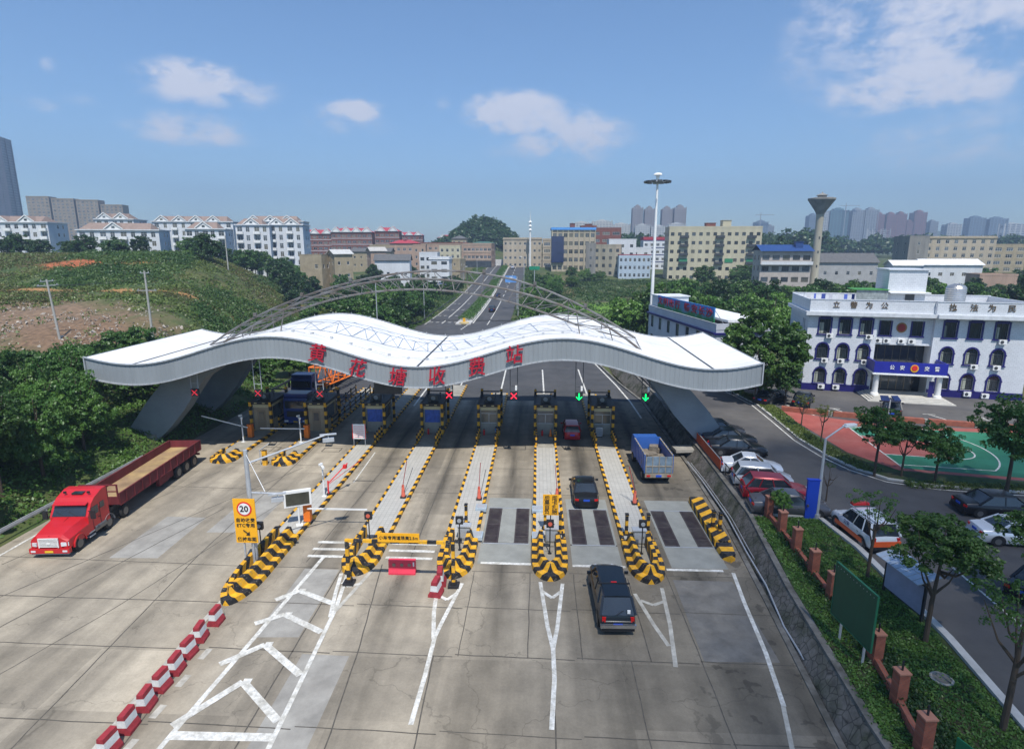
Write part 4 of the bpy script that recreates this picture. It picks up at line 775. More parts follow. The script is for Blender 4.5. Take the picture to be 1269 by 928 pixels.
m = MB(); m.lathe([(.43, 0), (.43, -.01)], (-.22, -.305, 3.55), 28, axis='y'); m.build('red_ring', m_red, o); m = MB(); m.lathe([(.34, 0), (.34, -.01)], (-.22, -.32, 3.55), 28, axis='y'); m.build('white_disc', m_white, o)
put(textmesh('20', .5, m_black, .004, .012, 'lettering'), 'lettering', o, (-.22, -.34, 3.55)); put(textmesh('自动收费\nETC专用', .27, m_black, .004, .006, 'lettering', 1.05, 1.15), 'lettering', o, (-.22, -.31, 2.7)); put(textmesh('保持车距', .27, m_black, .004, .006, 'lettering', 1.05), 'lettering', o, (-.22, -.31, 1.7))
m = MB(); m.bar((-.38, -.31, 2.28), (-.1, -.31, 2.05), .09, .02); m.poly([(-.02, -.32, 1.94), (-.04, -.32, 2.2), (-.26, -.32, 1.96)]); m.build('arrow', m_black, o)
# display panel, barrier box with long arm, camera posts
q = thing('display_board', 'white framed dark display board tilted towards the lane, on a short white post', 'display', (-15.5, 35.3, .2), R(24))
m = MB(); m.b2(-.85, .85, -.1, .1, 1.35, 2.45); o = m.build('frame', m_white, q); m = MB(); m.b2(-.72, .72, -.13, -.1, 1.47, 2.28); m.build('screen', M('display_face', (.06, .06, .045), .3, var=.5, scale=2), o); m = MB(); m.tube((0, 0, 0), (0, 0, 1.35), .06, 8); m.b2(-.2, .2, -.2, .2, 0, .04); m.build('post', m_white, q)
def barrier(x, y, arm_, lab, z=1.02, tilt=0., stripe=True, rz=0):
    q = thing('toll_barrier', lab, 'barrier', (x, y, .2), rz, 'orange barrier boxes'); m = MB(); m.b2(-.22, .22, -.2, .2, .05, 1.25); m.build('case', m_orange, q); m = MB(); m.b2(-.26, .26, -.24, .24, 0, .05); m.build('base', m_dgrey, q); m = MB(); m.b2(-.24, .24, -.22, .22, 1.25, 1.3); m.build('lid', m_orange, q)
    m = MB(); n = 9; L = abs(arm_); s = 1 if arm_ > 0 else -1
    for i in range(n): m.bar((s*(.1+L*i/n), -.28, z+tilt*i/n), (s*(.1+L*(i+1)/n), -.28, z+tilt*(i+1)/n), .05, .1, m=0)
    m.build('arm', m_white, q); return q
barrier(-15.15, 35.9, 4.0, 'orange barrier box with long white arm reaching over the striped kerb')
barrier(-27.4, 53.2, -4.4, 'orange barrier box with tilted arm on the leftmost short island', 1.05, 1.1); barrier(-21.9, 53.2, -4.3, 'orange barrier box with level arm on the second short island', 1.0)
def campost(x, y, lab, h=2.2):
    q = thing('camera_post', lab, 'camera', (x, y, .2), 0, 'white posts with small cameras'); m = MB(); m.tube((0, 0, 0), (0, 0, h), .06, 8); m.b2(-.15, .15, -.15, .15, 0, .03); m.build('post', m_white, q)
    m = MB(); m.box((.05, -.1, h+.08), (.16, .42, .16), .6); m.box((-.12, .05, h+.25), (.14, .3, .14), -.4); m.build('camera', m_white, q); m = MB(); m.b2(-.05, .05, -.07, .07, h*.6, h*.75); m.build('bracket', m_grey, q)
campost(-15.5, 39.9, 'white camera post on the leftmost long island'); campost(-27.45, 51.8, 'white camera post on the leftmost short island', 2.3); campost(-22.0, 51.9, 'white camera post on the second short island', 2.3)
q = thing('folding_arm', 'short red and black folding arm beside the white camera post', 'barrier', (-15.25, 40.1, .2)); m = MB(); m.b2(-.12, .12, -.12, .12, 0, .15); m.build('base', m_black, q); m = MB(); m.tube((0, 0, .1), (0, .05, 1.1), .06, 8); m.tube((0, 0, .9), (1.0, 1.6, 1.9), .04, 6); m.tube((.1, 0, .9), (1.6, 3.2, 1.6), .02, 6); m.box((.9, 1.3, 1.75), (.25, .3, .25)); m.build('arm', m_red, q)
q = thing('price_board', 'white board with red text lines on two legs beside the blue banner booth', 'sign', (-16.2, 51.1, .2)); m = MB(); m.b2(-.62, .62, -.03, .03, .7, 2.1); o = m.build('panel', m_white, q); m = MB()
for z in (.85, 1.05, 1.25, 1.45, 1.65, 1.85): m.b2(-.45, .45, -.04, -.03, z, z+.035)
m.b2(-.62, -.55, -.04, -.03, .7, 2.1); m.b2(.55, .62, -.04, -.03, .7, 2.1); m.build('text_lines', m_red, o); m = MB(); m.b2(-.55, -.5, -.02, .02, 0, .7); m.b2(.5, .55, -.02, .02, 0, .7); m.build('legs', m_grey, q)
q = thing('lane_marker_post', 'small yellow and black post beside the second short island', 'post', (-22.95, 46.5, 0)); m = MB(); m.b2(-.17, .17, -.15, .15, 0, 1.3)
for i, v in enumerate(m.v): m.uv[i] = (v[2], 0)
m.build('column', m_postst, q); m = MB(); m.tube((-.4, 0, 0), (-.4, 0, 1.35), .04, 6); m.tube((-.4, 0, 1.3), (.3, .4, 1.8), .03, 6); m.build('rail', m_lgrey, q)
# striped block by the right edge
sb = MB(); sb.sweep([(11.05, 40.4), (11.02, 33.9)][::-1], [(1.0, 0), (.95, .42), (0, .46), (-.02, 0)], us=[0, 6.5][::1]); q = sb.build('striped_block', m_kerbst); tag(q, 'low yellow and black striped concrete block along the right kerb', 'barrier')
sb = MB(); sb.prism([(11.0, 33.7), (11.9, 33.7), (11.75, 32.3), (11.4, 32.0), (11.05, 32.4)], 0, .42)
for i, v in enumerate(sb.v): sb.uv[i] = (v[1]*1.0, v[2])
sb.build('end_block', m_kerbst, q)
# ---- red-white concrete barriers
def rw_block(): 
    P0 = [(-.33, 0), (-.33, .16), (-.17, .42), (-.14, .95), (.14, .95), (.17, .42), (.33, .16), (.33, 0)]
    return P0
m_rw_r = M('faded_red_paint', (.33, .032, .042), .75, var=.35, scale=5); m_rw_w = M('faded_white_paint', (.68, .68, .66), .75, var=.2, scale=4)
def rwb(loc, rz, lab, grp='red and white concrete barriers in a row'):
    q = thing('concrete_barrier', lab, 'barrier', loc, rz, grp); L = .36
    for nm, pr, mm in [('base', [(-.34, 0), (-.34, .14), (-.21, .36), (.21, .36), (.34, .14), (.34, 0)], m_rw_r), ('middle_band', [(-.21, .36), (-.165, .7), (.165, .7), (.21, .36)], m_rw_w), ('top_band', [(-.165, .7), (-.14, .9), (.14, .9), (.165, .7)], m_rw_r)]:
        m = MB(); m.extr(pr, -L, L); m.build(nm, mm, q)
    return q
bars = [(-15.62, 25.2), (-15.7, 23.95), (-15.62, 22.85), (-15.55, 21.8), (-15.55, 20.8), (-15.52, 19.75), (-15.5, 18.65), (-15.48, 17.6)]
q0 = rwb((*bars[0], 0), 0, 'red and white barrier nearest the striped island nose'); q0.scale = (.86, .92, .92)
labs = [None, 'red and white barrier second from the island nose, slightly turned', 'red and white barrier third from the island nose', 'red and white barrier fourth from the island nose', 'red and white barrier fourth from the bottom edge of the photo', 'red and white barrier third from the bottom edge', 'red and white barrier with a yellow scrap on top, second from the bottom edge', 'red and white barrier cut by the bottom edge, nearest the camera']
for i, b in enumerate(bars[1:], 1): dup(q0, (*b, 0), R([0, 7, -4, 3, -3, 5, 2, -4][i]), labs[i])
q1 = rwb((-5.25, 28.1, 0), R(-8), 'red and white barrier set lengthwise beside the height bar base', 'leaning barriers by the height bar'); dup(q1, (-5.2, 29.1, 0), R(5), 'red and white barrier just behind the one beside the height bar base')
q = thing('water_barrier', 'bright red plastic water barrier with three holes and a white tag', 'barrier', (-7.5, 30.1, 0), R(1)); m = MB()
m.extr([(-.2, 0), (-.2, .1), (-.13, .3), (-.1, .85), (.1, .85), (.13, .3), (.2, .1), (.2, 0)], -.76, .76, axis='x'); m.build('body', M('pink_red_plastic', (.75, .05, .09), .45, var=.12), q)
m = MB()
for x in (-.45, 0, .42): m.lathe([(.1, 0), (.1, -.02)], (x, -.13, .58), 14, axis='y')
m.build('hole', M('hole_tan', (.3, .2, .15), .8), q); m = MB(); m.b2(.62, .7, -.135, -.12, .5, .75); m.build('tag', m_white, q)
# guard rail, left edge
def rail(pts, lab, grp=None, h=.75, mm=None):
    q = thing('guard_rail', lab, 'guard rail', (*pts[0], terrain(*pts[0])), 0, grp); o = Vector((*pts[0], terrain(*pts[0]))); m = MB()
    for a, b in zip(pts, pts[1:]):
        A = Vector((*a, max(0, terrain(*a))+h))-o; B_ = Vector((*b, max(0, terrain(*b))+h))-o; m.bar(A, B_, .06, .28); m.bar(A+Vector((.05, 0, 0)), B_+Vector((.05, 0, 0)), .03, .08)
    m.build('rail', mm or m_lgrey, q)
    for a, b in zip(pts, pts[1:]):
        n = max(1, int(math.dist(a, b)/4))
        for i in range(n):
            x, y = a[0]+(b[0]-a[0])*i/n, a[1]+(b[1]-a[1])*i/n; z = max(0, terrain(x, y)); p = MB(); p.b2(x-o.x-.06, x-o.x+.06, y-o.y-.06, y-o.y+.06, z-o.z-.3, z-o.z+h+.1); p.build('post', mm or m_lgrey, q)
rail([(-33.3, 8), (-33.3, 36), (-33.2, 46)], 'grey steel guard rail beside the red truck at the left edge'); rail([(-32.9, 70), (-33, 95), (-32.6, 118), (-28, 142), (-27.8, 200)], 'dark steel guard rail along the left side of the far road', None, .75, m_dgrey)
# ================================================================== VEHICLES
_cm = {}
def paint(name, col, metal=.25, rough=.32):
    if name not in _cm: _cm[name] = M(name, col, rough, metal, var=.06, spec=.5, coat=.25)
    return _cm[name]
_wheel = {}
def wheel(parent, x, y, r, w, name='wheel'):
    k = (round(r, 2), round(w, 2))
    if k not in _wheel:
        m = MB(); m.lathe([(r*.6, -w/2), (r*.9, -w/2), (r, -w*.36), (r, w*.36), (r*.9, w/2), (r*.6, w/2)], n=20, axis='y')
        m2 = MB(); m2.lathe([(r*.58, -w*.5-.004), (r*.5, -w*.38), (r*.2, -w*.38), (r*.18, -w*.52)], n=10, axis='y'); m2.lathe([(r*.18, w*.52), (r*.2, w*.38), (r*.5, w*.38), (r*.58, w*.5+.004)], n=10, axis='y')
        _wheel[k] = (m.mesh('wheel', m_rubber, True), m2.mesh('rim', m_rim))
    a, b = _wheel[k]; o = put(a, name, parent, (x, y, r)); put(b, 'rim', o); return o
def ring(x, zb, zt, hw, tuck=.86, crown=.03):
    h = zt-zb
    return [(x, -hw*.9, zb), (x, -hw*.98, zb+h*.25), (x, -hw, zb+h*.55), (x, -hw*.95, zb+h*.88), (x, -hw*tuck, zt), (x, 0, zt+crown), (x, hw*tuck, zt), (x, hw*.95, zb+h*.88), (x, hw, zb+h*.55), (x, hw*.98, zb+h*.25), (x, hw*.9, zb)]
def car(label, col, loc, rz, kind='sedan', group=None, L=None, Wd=1.8, H=None, extra=None, cname='car_paint', roofcol=None, lower=None, name='parked_car', cat='car'):
    """forward = +Y local; built along x then turned"""
    q = thing(name, label, cat, loc, rz, group); S = {'sedan': (4.6, 1.46), 'hatch': (3.9, 1.55), 'suv': (4.5, 1.68), 'wagon': (4.5, 1.62), 'pickup': (5.1, 1.85), 'bigsuv': (4.9, 1.85)}[kind]
    L = L or S[0]; H = H or S[1]; hw = Wd/2; pm_ = paint(cname, col); r = .32 if kind in ('sedan', 'hatch', 'wagon') else .37; f = L/2
    belt = H*.62 if kind not in ('bigsuv', 'pickup') else H*.6; hood = belt-.06; zb = .2 if r < .35 else .3
    trunk = {'sedan': belt+.02, 'hatch': belt, 'suv': belt+.02, 'wagon': belt, 'pickup': belt, 'bigsuv': belt+.02}[kind]
    st = [(f, zb+.12, zb+.42, hw*.72), (f-.1, zb, hood-.2, hw*.86), (f-.45, zb, hood-.08, hw*.96), (f-1.15, zb, hood+.02, hw), (f-1.4, zb, belt, hw), (0, zb, belt+.02, hw), (-f+1.1, zb, trunk+.02, hw), (-f+.5, zb, trunk, hw*.98), (-f+.08, zb, trunk-.05, hw*.92), (-f, zb+.12, trunk-.25, hw*.84)]
    # cabin stations: base x, top x
    if kind == 'sedan': wb, wt, rt_, rb = f-1.25, f-2.0, -f+1.55, -f+.75
    elif kind == 'hatch': wb, wt, rt_, rb = f-.95, f-1.6, -f+.45, -f+.08
    elif kind == 'pickup': wb, wt, rt_, rb = f-1.35, f-1.95, -f+.62, -f+.1
    elif kind == 'bigsuv': wb, wt, rt_, rb = f-1.25, f-1.85, -f+.4, -f+.12
    else: wb, wt, rt_, rb = f-1.15, f-1.85, -f+.65, -f+.15
    b = MB(); rings = [[(p[1]*-1, p[0], p[2]) for p in ring(*s)] for s in st]; rings = [r_[::-1] for r_ in rings]; b.loft(rings)
    # wheel arches
    body = b.build('body', pm_, q, smooth=True); wx = f-.85; wr = -f+.85
    tw = hw*.74; zt = H
    def cab(z0, z1, i, o):   # glasshouse
        return [(-(hw*.93)+i, wb, z0), (hw*.93-i, wb, z0), (hw*.93-i, rb, z0), (-(hw*.93)+i, rb, z0), (-tw+i, wt, z1), (tw-i, wt, z1), (tw-i, rt_, z1), (-tw+i, rt_, z1)]
    g = MB(); v = cab(belt-.03, zt-.05, 0, 0); g.add(v, [(0,1,5,4), (1,2,6,5), (2,3,7,6), (3,0,4,7), (4,5,6,7)]); g.build('window', m_glass, q)
    rfm = pm_ if roofcol is None else roofcol
    rp = MB(); k = 5; RR = []
    for i in range(k+1):
        t = i/k; y = wt+.06+(rt_-.06-wt-.06)*t; z = zt-.05+.05*math.sin(math.pi*min(1, max(0, .12+t*.76))); RR.append([(tw+.02, y, zt-.09), (tw-.06, y, z), (0, y, z+.02), (-tw+.06, y, z), (-tw-.02, y, zt-.09)])
    rp.loft(RR); rp.build('roof', rfm, q, smooth=True)
    pl = MB()
    for s in (-1, 1):
        a0, a1 = Vector((s*hw*.93, wb, belt-.02)), Vector((s*tw, wt, zt-.06)); pl.bar(a0, a1, .09, .06); a0, a1 = Vector((s*hw*.93, rb, belt-.02)), Vector((s*tw, rt_, zt-.06)); pl.bar(a0, a1, .13 if kind == 'sedan' else .11, .07)
        for t in ((.45,) if kind in ('sedan', 'hatch') else (.38, .7)):
            yb = wb+(rb-wb)*(t+.03); yt = wt+(rt_-wt)*t; pl.bar((s*(hw*.93+.005), yb, belt-.02), (s*(tw+.005), yt, zt-.06), .07, .04)
    pl.build('pillars', pm_, q)
    if lower is not None:
        lw_ = MB()
        for s in (-1, 1): lw_.box((s*(hw+.004), 0, zb+.2), (.02, L-1.5, .26))
        lw_.b2(-hw*.9, hw*.9, -f-.03, -f+.05, zb+.02, zb+.52); lw_.build('lower_band', lower, q)
    for s in (-1, 1):
        for yy in (wx, wr):
            a = MB(); a.lathe([(r+.07, -.02), (r+.07, .02)], (s*(hw-.03), yy, r), 18, axis='y'); 
            a.v = [(s*(hw-.0)+(p[1]-yy)*s*.0+(p[1]-yy-0)*0+((p[1]-yy)*.0), yy+(p[0]-s*(hw-.03)), p[2]) for p in a.v]
            w_ = wheel(q, s*(hw-.1), yy, r, .2); w_.rotation_euler = (0, 0, R(90))
            arch_ = MB(); n = 14; c = [(s*(hw+.003), yy+(r+.07)*math.cos(math.pi*i/n), r+(r+.07)*math.sin(math.pi*i/n)) for i in range(n+1)]; arch_.poly([(s*(hw+.003), yy+(r+.07), .2)]+c+[(s*(hw+.003), yy-(r+.07), .2)]); arch_.build('wheel_arch', m_black, q)
        m = MB(); m.box((s*hw*.6, f-.13, hood-.27), (.32, .16, .12), -s*.35); m.build('headlight', m_lampwhite, q)
        hl = .13 if kind in ('sedan',) else .24
        m = MB(); m.box((s*hw*.74, -f+.06, trunk-.2), (.26 if kind == 'sedan' else .17, .12, hl), s*.3); m.build('taillight', m_lampred, q)
        m = MB(); m.box((s*(hw+.1), wt+.45 if kind != 'hatch' else wt+.4, belt+.08), (.2, .1, .14)); m.build('mirror', pm_ if cname != 'white' else pm_, q)
        m = MB()
        for yy in (wb-.75, wb-1.75): m.box((s*(hw+.006), yy, belt-.2), (.015, .14, .03))
        m.build('door_handle', m_chrome if kind != 'pickup' else m_black, q)
    m = MB(); m.box((0, -f-.01, .62 if kind != 'sedan' else .7), (.44, .03, .14)); m.build('number_plate', m_plate, q); m = MB(); m.box((0, f-.01, zb+.3), (.9, .05, .18)); m.build('grille', m_black, q)
    bm_ = m_black if kind in ('suv', 'pickup', 'bigsuv') else pm_; m = MB(); m.b2(-hw*.88, hw*.88, -f-.04, -f+.1, zb, zb+.2); m.build('bumper', bm_, q); m = MB(); m.b2(-hw*.8, hw*.8, f-.12, f+.02, zb, zb+.14); m.build('bumper', bm_, q)
    return q
DK = (.012, .013, .016)
# moving cars at the toll
q = car('dark navy covered pickup driving up to the lane right of the notice island', (.008, .014, .022), (3.86, 27.6, 0), R(1.5), 'pickup', None, 5.2, 1.78, 1.8, cname='navy_black', name='pickup_truck', cat='pickup')
m = MB(); m.b2(-.78, .78, -1.02, -.98, 1.76, 1.84); m.b2(-.14, .14, -.98, -.9, 1.8, 1.86, 1); m.build('canopy_seam', [m_black, m_lampred], q); m = MB(); m.b2(-.84, .84, -2.72, -2.56, .5, .66); m.build('rear_step', m_chrome, q); m = MB(); m.b2(.42, .56, -2.56, -2.5, 1.18, 1.34); m.build('sticker', m_white, q); m = MB(); m.b2(-.6, .6, -2.66, -2.62, .8, .84); m.build('tailgate_trim', m_chrome, q); m = MB(); m.bar((-.1, -2.6, 1.12), (.25, -2.5, 1.3), .02, .02); m.build('wiper', m_black, q)
car('black sedan with red tail lamps stopped before the scale between two islands', DK, (3.55, 41.2, 0), R(0), 'sedan', None, 4.7, 1.8, cname='black', name='sedan_car')
car('small red hatchback in the canopy shade beside the rightmost booth', (.36, .006, .016), (3.4, 55.8, 0), R(0), 'hatch', None, 3.9, 1.66, 1.5, cname='crimson', name='hatchback_car')
# parked row along the coping
g_ = 'cars parked side by side along the fence'
car('white sedan parked beside the foot of the right canopy leg', (.75, .76, .78), (16.6, 44.0, YZ), R(-101), 'sedan', g_, 4.4, cname='white'); car('silver grey hatchback parked between the white sedan and the red car', (.5, .52, .55), (16.55, 41.6, YZ), R(-100), 'hatch', g_, 4.1, cname='silver')
car('dark red hatchback parked between the silver and the grey cars', (.3, .008, .02), (16.6, 39.3, YZ), R(-99), 'wagon', g_, 4.4, cname='red'); car('dark grey saloon parked nearest the blue sign box', (.09, .09, .1), (16.55, 36.9, YZ), R(-97), 'sedan', g_, 4.8, cname='grey')
car('black sedan parked just behind the canopy leg, front wheel showing', DK, (16.9, 48.2, YZ), R(-98), 'sedan', g_, 4.6, cname='black'); car('black sedan second behind the canopy leg', DK, (17.0, 50.8, YZ), R(-98), 'sedan', g_, 4.6, cname='black'); car('dark grey car farthest behind the canopy leg', (.04, .042, .05), (16.9, 53.4, YZ), R(-98), 'sedan', g_, 4.5, cname='darkgrey')
q = car('white and orange police wagon parked at the lawn kerb under a tree', (.78, .79, .8), (19.6, 33.6, YZ), R(4), 'bigsuv', None, 4.25, 1.85, 1.8, cname='white', lower=M('police_orange', (.8, .12, .03), .4), name='police_car', cat='police car')
m = MB(); m.b2(-.5, .5, .45, .75, 1.84, 1.98); m.build('light_bar', m_lampred, q); m = MB(); m.b2(-.6, -.56, -2, .6, 1.82, 1.87); m.b2(.56, .6, -2, .6, 1.82, 1.87); m.build('roof_rail', m_lgrey, q)
for s in (-1, 1):
    o = put(textmesh('公安', .3, M('letter_blue', (.02, .03, .2), .5), .003, .003, 'lettering'), 'lettering', q, (s*.94, .2, .86)); o.rotation_euler = (0, 0, R(90*s))
car('black saloon parked on the yard road at the right edge', DK, (30.2, 37.3, YZ), R(-94), 'sedan', None, 5.0, 1.85, cname='black')
car('white sedan half hidden by foliage at the right edge', (.7, .71, .72), (28.4, 33.4, YZ), R(-98), 'sedan', None, 4.6, cname='white'); car('dark blue car behind tree leaves beside the white line', (.02, .03, .05), (25.3, 32.3, YZ), R(-97), 'sedan', None, 4.5, cname='navy_black') if 0 else None
car('black saloon parked under leaves at the right edge, nearest the camera', (.012, .014, .02), (25.7, 28.0, YZ), R(-60), 'sedan', None, 4.9, 1.85, cname='black')
# police forecourt
car('black sport utility car parked before the police station steps', DK, (36.9, 61.2, YZ), R(-28), 'suv', None, 4.4, 1.8, cname='black'); car('black sedan with red lamps under trees left of the forecourt', DK, (26.2, 65.6, YZ), R(-50), 'sedan', None, 4.6, cname='black'); car('dark sedan behind the yellowish sapling on the forecourt', (.03, .04, .06), (29.5, 64.9, YZ), R(-30), 'sedan', None, 4.5, cname='navy_black')
# far road
zr = lambda y: terrain(-16, y)+.13
for lab, c, x, y, k, nm_ in [('dark blue car on the far road seen over the canopy', (.02, .025, .06), -12.9, 168, 'suv', 'navy_black'), ('dark car farther up the far road beside the median hedge', DK, -13.9, 205, 'sedan', 'black'), ('white car at the far end of the road', (.8, .8, .8), -13.5, 318, 'suv', 'white'),
                       ('dark car on the cross street before the orange shop', DK, -48, 371, 'sedan', 'black'), ('pale car by the village street', (.6, .6, .6), -40, 246, 'hatch', 'silver')]:
    car(lab, c, (x, y, zr(y) if x > -30 else terrain(x, y)+.1), 0 if x > -30 else R(70), k, None, cname=nm_, name='distant_car')
# ---- trucks
def tcab(q, col, L0, w, h, z0, nm='cab', glass=True):
    m = MB(); m.extr([(0, z0), (L0, z0), (L0+.08, z0+h*.45), (L0-.12, z0+h*.92), (L0-.5, z0+h), (0, z0+h)], -w/2, w/2); o = m.build(nm, col, q); o.rotation_euler = (0, 0, R(90)); return o
# blue stake truck at the right lane: local +Y forward, origin at centre
q = thing('cargo_truck', 'small blue stake-sided truck with grey tailgate waiting in the right lane', 'truck', (9.35, 46.6, 0), R(2)); tb = paint('truck_blue', (.03, .11, .38), 0, .5); m_tarp = M('worn_blue_grey', (.16, .22, .28), .7, var=.4, scale=2); m_rust = M('rusty_beige', (.3, .26, .2), .8, var=.4, scale=3)
m = MB(); m.b2(-1.05, 1.05, -3.0, 1.3, .95, 1.05); o = m.build('cargo_bed', m_dgrey, q)
for s in (-1, 1): m = MB(); m.b2(s*1.05-.03, s*1.05+.03, -3.0, 1.3, 1.0, 2.35); [m.b2(s*1.09-.03, s*1.09+.03, y, y+.08, .95, 2.45) for y in np.arange(-3, 1.3, .6)]; m.b2(s*1.05-.05, s*1.05+.05, -3, 1.3, 2.32, 2.42, 1); m.build('side_panel', [tb, m_rust], q)
m = MB(); m.b2(-1.05, 1.05, 1.24, 1.32, 1.0, 2.5); m.build('front_panel', tb, q); m = MB(); m.b2(-1.05, 1.05, -3.06, -3.0, 1.0, 2.3); [m.b2(x-.03, x+.03, -3.1, -3.0, 1.0, 2.3, 1) for x in (-1, -.5, 0, .5, 1)]; m.b2(-1.05, 1.05, -3.1, -3.0, 1.5, 1.58, 1); m.build('tailgate', [m_tarp, m_rust], q)
m = MB(); m.b2(-1.05, 1.05, -3.1, -2.95, .62, .95); m.build('rear_bumper', m_rust, q); m = MB(); m.b2(-.22, .22, -3.13, -3.1, .68, .84); m.build('number_plate', m_plate, q)
for s in (-1, 1): m = MB(); m.b2(s*.8-.14, s*.8+.14, -3.13, -3.1, .7, .84); m.build('taillight', m_lampred, q)
tcab(q, tb, 1.55, 1.95, 1.75, .6).location = (0, 1.5, 0); m = MB(); m.b2(-.85, .85, 3.0, 3.03, 1.45, 2.1); m.build('windscreen', m_glass, q); m = MB(); m.b2(-.4, .4, -2.8, 3.0, .5, .9); m.build('chassis', m_black, q)
m = MB()
for i in range(14): m.box((random.Random(i).uniform(-.8, .8), random.Random(i+50).uniform(-2.6, 1), 1.2+random.Random(i+9).uniform(0, .5)), (.7, .8, .4), i)
m.build('load', M('scrap_load', (.2, .17, .13), .9, var=.5, scale=4), q)
for y in (-1.9, 2.2):
    for s in (-1, 1): wheel(q, s*.88, y, .42, .28 if y > 0 else .4).rotation_euler = (0, 0, R(90))
# red tractor with drop-side trailer: travel towards the camera (local +Y is forward, turned ~180)
q = thing('semi_truck', 'bright red bonneted truck tractor coupled to the empty maroon trailer', 'truck', (-28.78, 31.95, 0), R(184.5)); q.scale = (.96, .88, .88); tr_ = paint('truck_red', (.52, .014, .02), 0, .42)
# local: nose at +Y
m = MB(); 
def tring(y, z0, z1, w0, w1): return [(-w0, y, z0), (-w0*1.0, y, z0+(z1-z0)*.6), (-w1, y, z1), (w1, y, z1), (w0, y, z0+(z1-z0)*.6), (w0, y, z0)]
m.loft([tring(1.25, .75, 1.45, 1.1, .72), tring(1.1, .7, 1.62, 1.15, .8), (tring(.3, .7, 1.8, 1.18, .85)), tring(-.9, .7, 1.95, 1.2, .95)][::-1]); m.build('bonnet', tr_, q, smooth=False)
m = MB(); m.extr([(-.85, .8), (-.85, 1.95), (-1.35, 2.75), (-1.75, 3.05), (-2.6, 3.35), (-3.1, 3.35), (-3.1, .8)], -1.2, 1.2); m.v = [(b_*1, a_, c_) for a_, b_, c_ in m.v]; m.build('cab', tr_, q)
m = MB(); 
m.add([(-1.05, -.86, 2.0), (1.05, -.86, 2.0), (1.0, -1.31, 2.7), (-1.0, -1.31, 2.7)], [(0,1,2,3)]); m.v = [(x, y+.03, z+.02) for x, y, z in m.v]; m.build('windscreen', m_glass, q)
m = MB(); m.b2(-.35, .35, -2.35, -1.95, 3.16, 3.28); m.build('roof_hatch', m_glass, q)
for s in (-1, 1):
    m = MB(); m.box((s*1.21, -1.6, 2.15), (.03, .7, .6)); m.box((s*1.21, -2.4, 2.25), (.03, .45, .45)); m.build('side_window', m_glass, q)
    m = MB(); m.box((s*1.5, -.9, 2.1), (.3, .1, .6)); m.bar((s*1.2, -.95, 2.35), (s*1.4, -.9, 2.35), .04, .04); m.build('mirror', m_black, q)
    m = MB(); m.box((s*.92, 1.18, 1.0), (.42, .2, .26), -s*.3); m.build('headlight', m_lampwhite, q)
    m = MB(); n = 8; a = [(.2+.62*math.cos(math.pi*i/n), .55+.68*math.sin(math.pi*i/n)) for i in range(n+1)]; pr = a+[(.2-.55, .55), (.2, .62+.55), (.2+.55, .55)][::1]; m.sweep([(s*.86, .2), (s*1.22, .2)], [(0, 0), (0, .01)]) if 0 else None
    arcv = []
    for i in range(n): 
        t0, t1 = math.pi*i/n, math.pi*(i+1)/n; m.add([(s*.8, .2+.64*math.cos(t0), .55+.68*math.sin(t0)), (s*1.24, .2+.64*math.cos(t0), .55+.68*math.sin(t0)), (s*1.24, .2+.64*math.cos(t1), .55+.68*math.sin(t1)), (s*.8, .2+.64*math.cos(t1), .55+.68*math.sin(t1)), (s*.8, .2+.55*math.cos(t0), .55+.58*math.sin(t0)), (s*1.24, .2+.55*math.cos(t0), .55+.58*math.sin(t0)), (s*1.24, .2+.55*math.cos(t1), .55+.58*math.sin(t1)), (s*.8, .2+.55*math.cos(t1), .55+.58*math.sin(t1))], [(0,1,2,3), (7,6,5,4), (1,5,6,2), (0,3,7,4)])
    m.build('mudguard', tr_, q)
    m = MB(); m.tube((s*1.0, -1.4, .75), (s*1.0, -2.6, .75), .3, 12); m.build('fuel_tank', m_rim, q)
    m = MB(); n = 8
    for i in range(n):
        t0, t1 = math.pi*i/n, math.pi*(i+1)/n; m.add([(s*.8, -3.0+.62*math.cos(t0), .55+.64*math.sin(t0)), (s*1.22, -3.0+.62*math.cos(t0), .55+.64*math.sin(t0)), (s*1.22, -3.0+.62*math.cos(t1), .55+.64*math.sin(t1)), (s*.8, -3.0+.62*math.cos(t1), .55+.64*math.sin(t1))], [(0,1,2,3)])
    m.build('rear_mudguard', m_grey, q)
    m = MB(); m.box((s*.75, -1.95, 3.35), (.16, .1, .14)); m.build('horn', m_black, q)
m = MB(); m.b2(-.58, .58, 1.24, 1.3, .78, 1.42); [m.b2(-.55, .55, 1.3, 1.34, z, z+.045, 1) for z in np.arange(.83, 1.38, .095)]; m.b2(-.6, -.55, 1.28, 1.35, .78, 1.42, 1); m.b2(.55, .6, 1.28, 1.35, .78, 1.42, 1); m.b2(-.6, .6, 1.28, 1.35, 1.4, 1.45, 1); m.b2(-.1, .1, 1.34, 1.36, 1.02, 1.16, 1); m.build('grille', [m_black, m_white], q)
for s in (-1, 1):
    m = MB(); m.box((s*1.21, -1.28, 1.4), (.012, .02, 1.1)); m.box((s*1.21, -2.1, 1.55), (.012, .02, 1.4)); m.box((s*1.21, -1.7, .88), (.012, .85, .02)); m.build('door_seam', m_black, q); m = MB(); m.box((s*1.22, -1.95, 1.5), (.03, .18, .05)); m.build('door_handle', m_black, q)
    for z in (.42, .7): m = MB(); m.b2(s*1.1-.12, s*1.1+.12, -1.35, -.75, z, z+.07); m.build('step', m_grey, q)
    m = MB(); m.b2(s*.95-.14, s*.95+.14, 1.36, 1.38, .48, .6); m.build('fog_lamp', m_lampwhite, q)
m = MB(); m.box((0, -1.16, 2.82), (2.1, .35, .05), 0, rx=R(-15)); m.build('sun_visor', tr_, q)
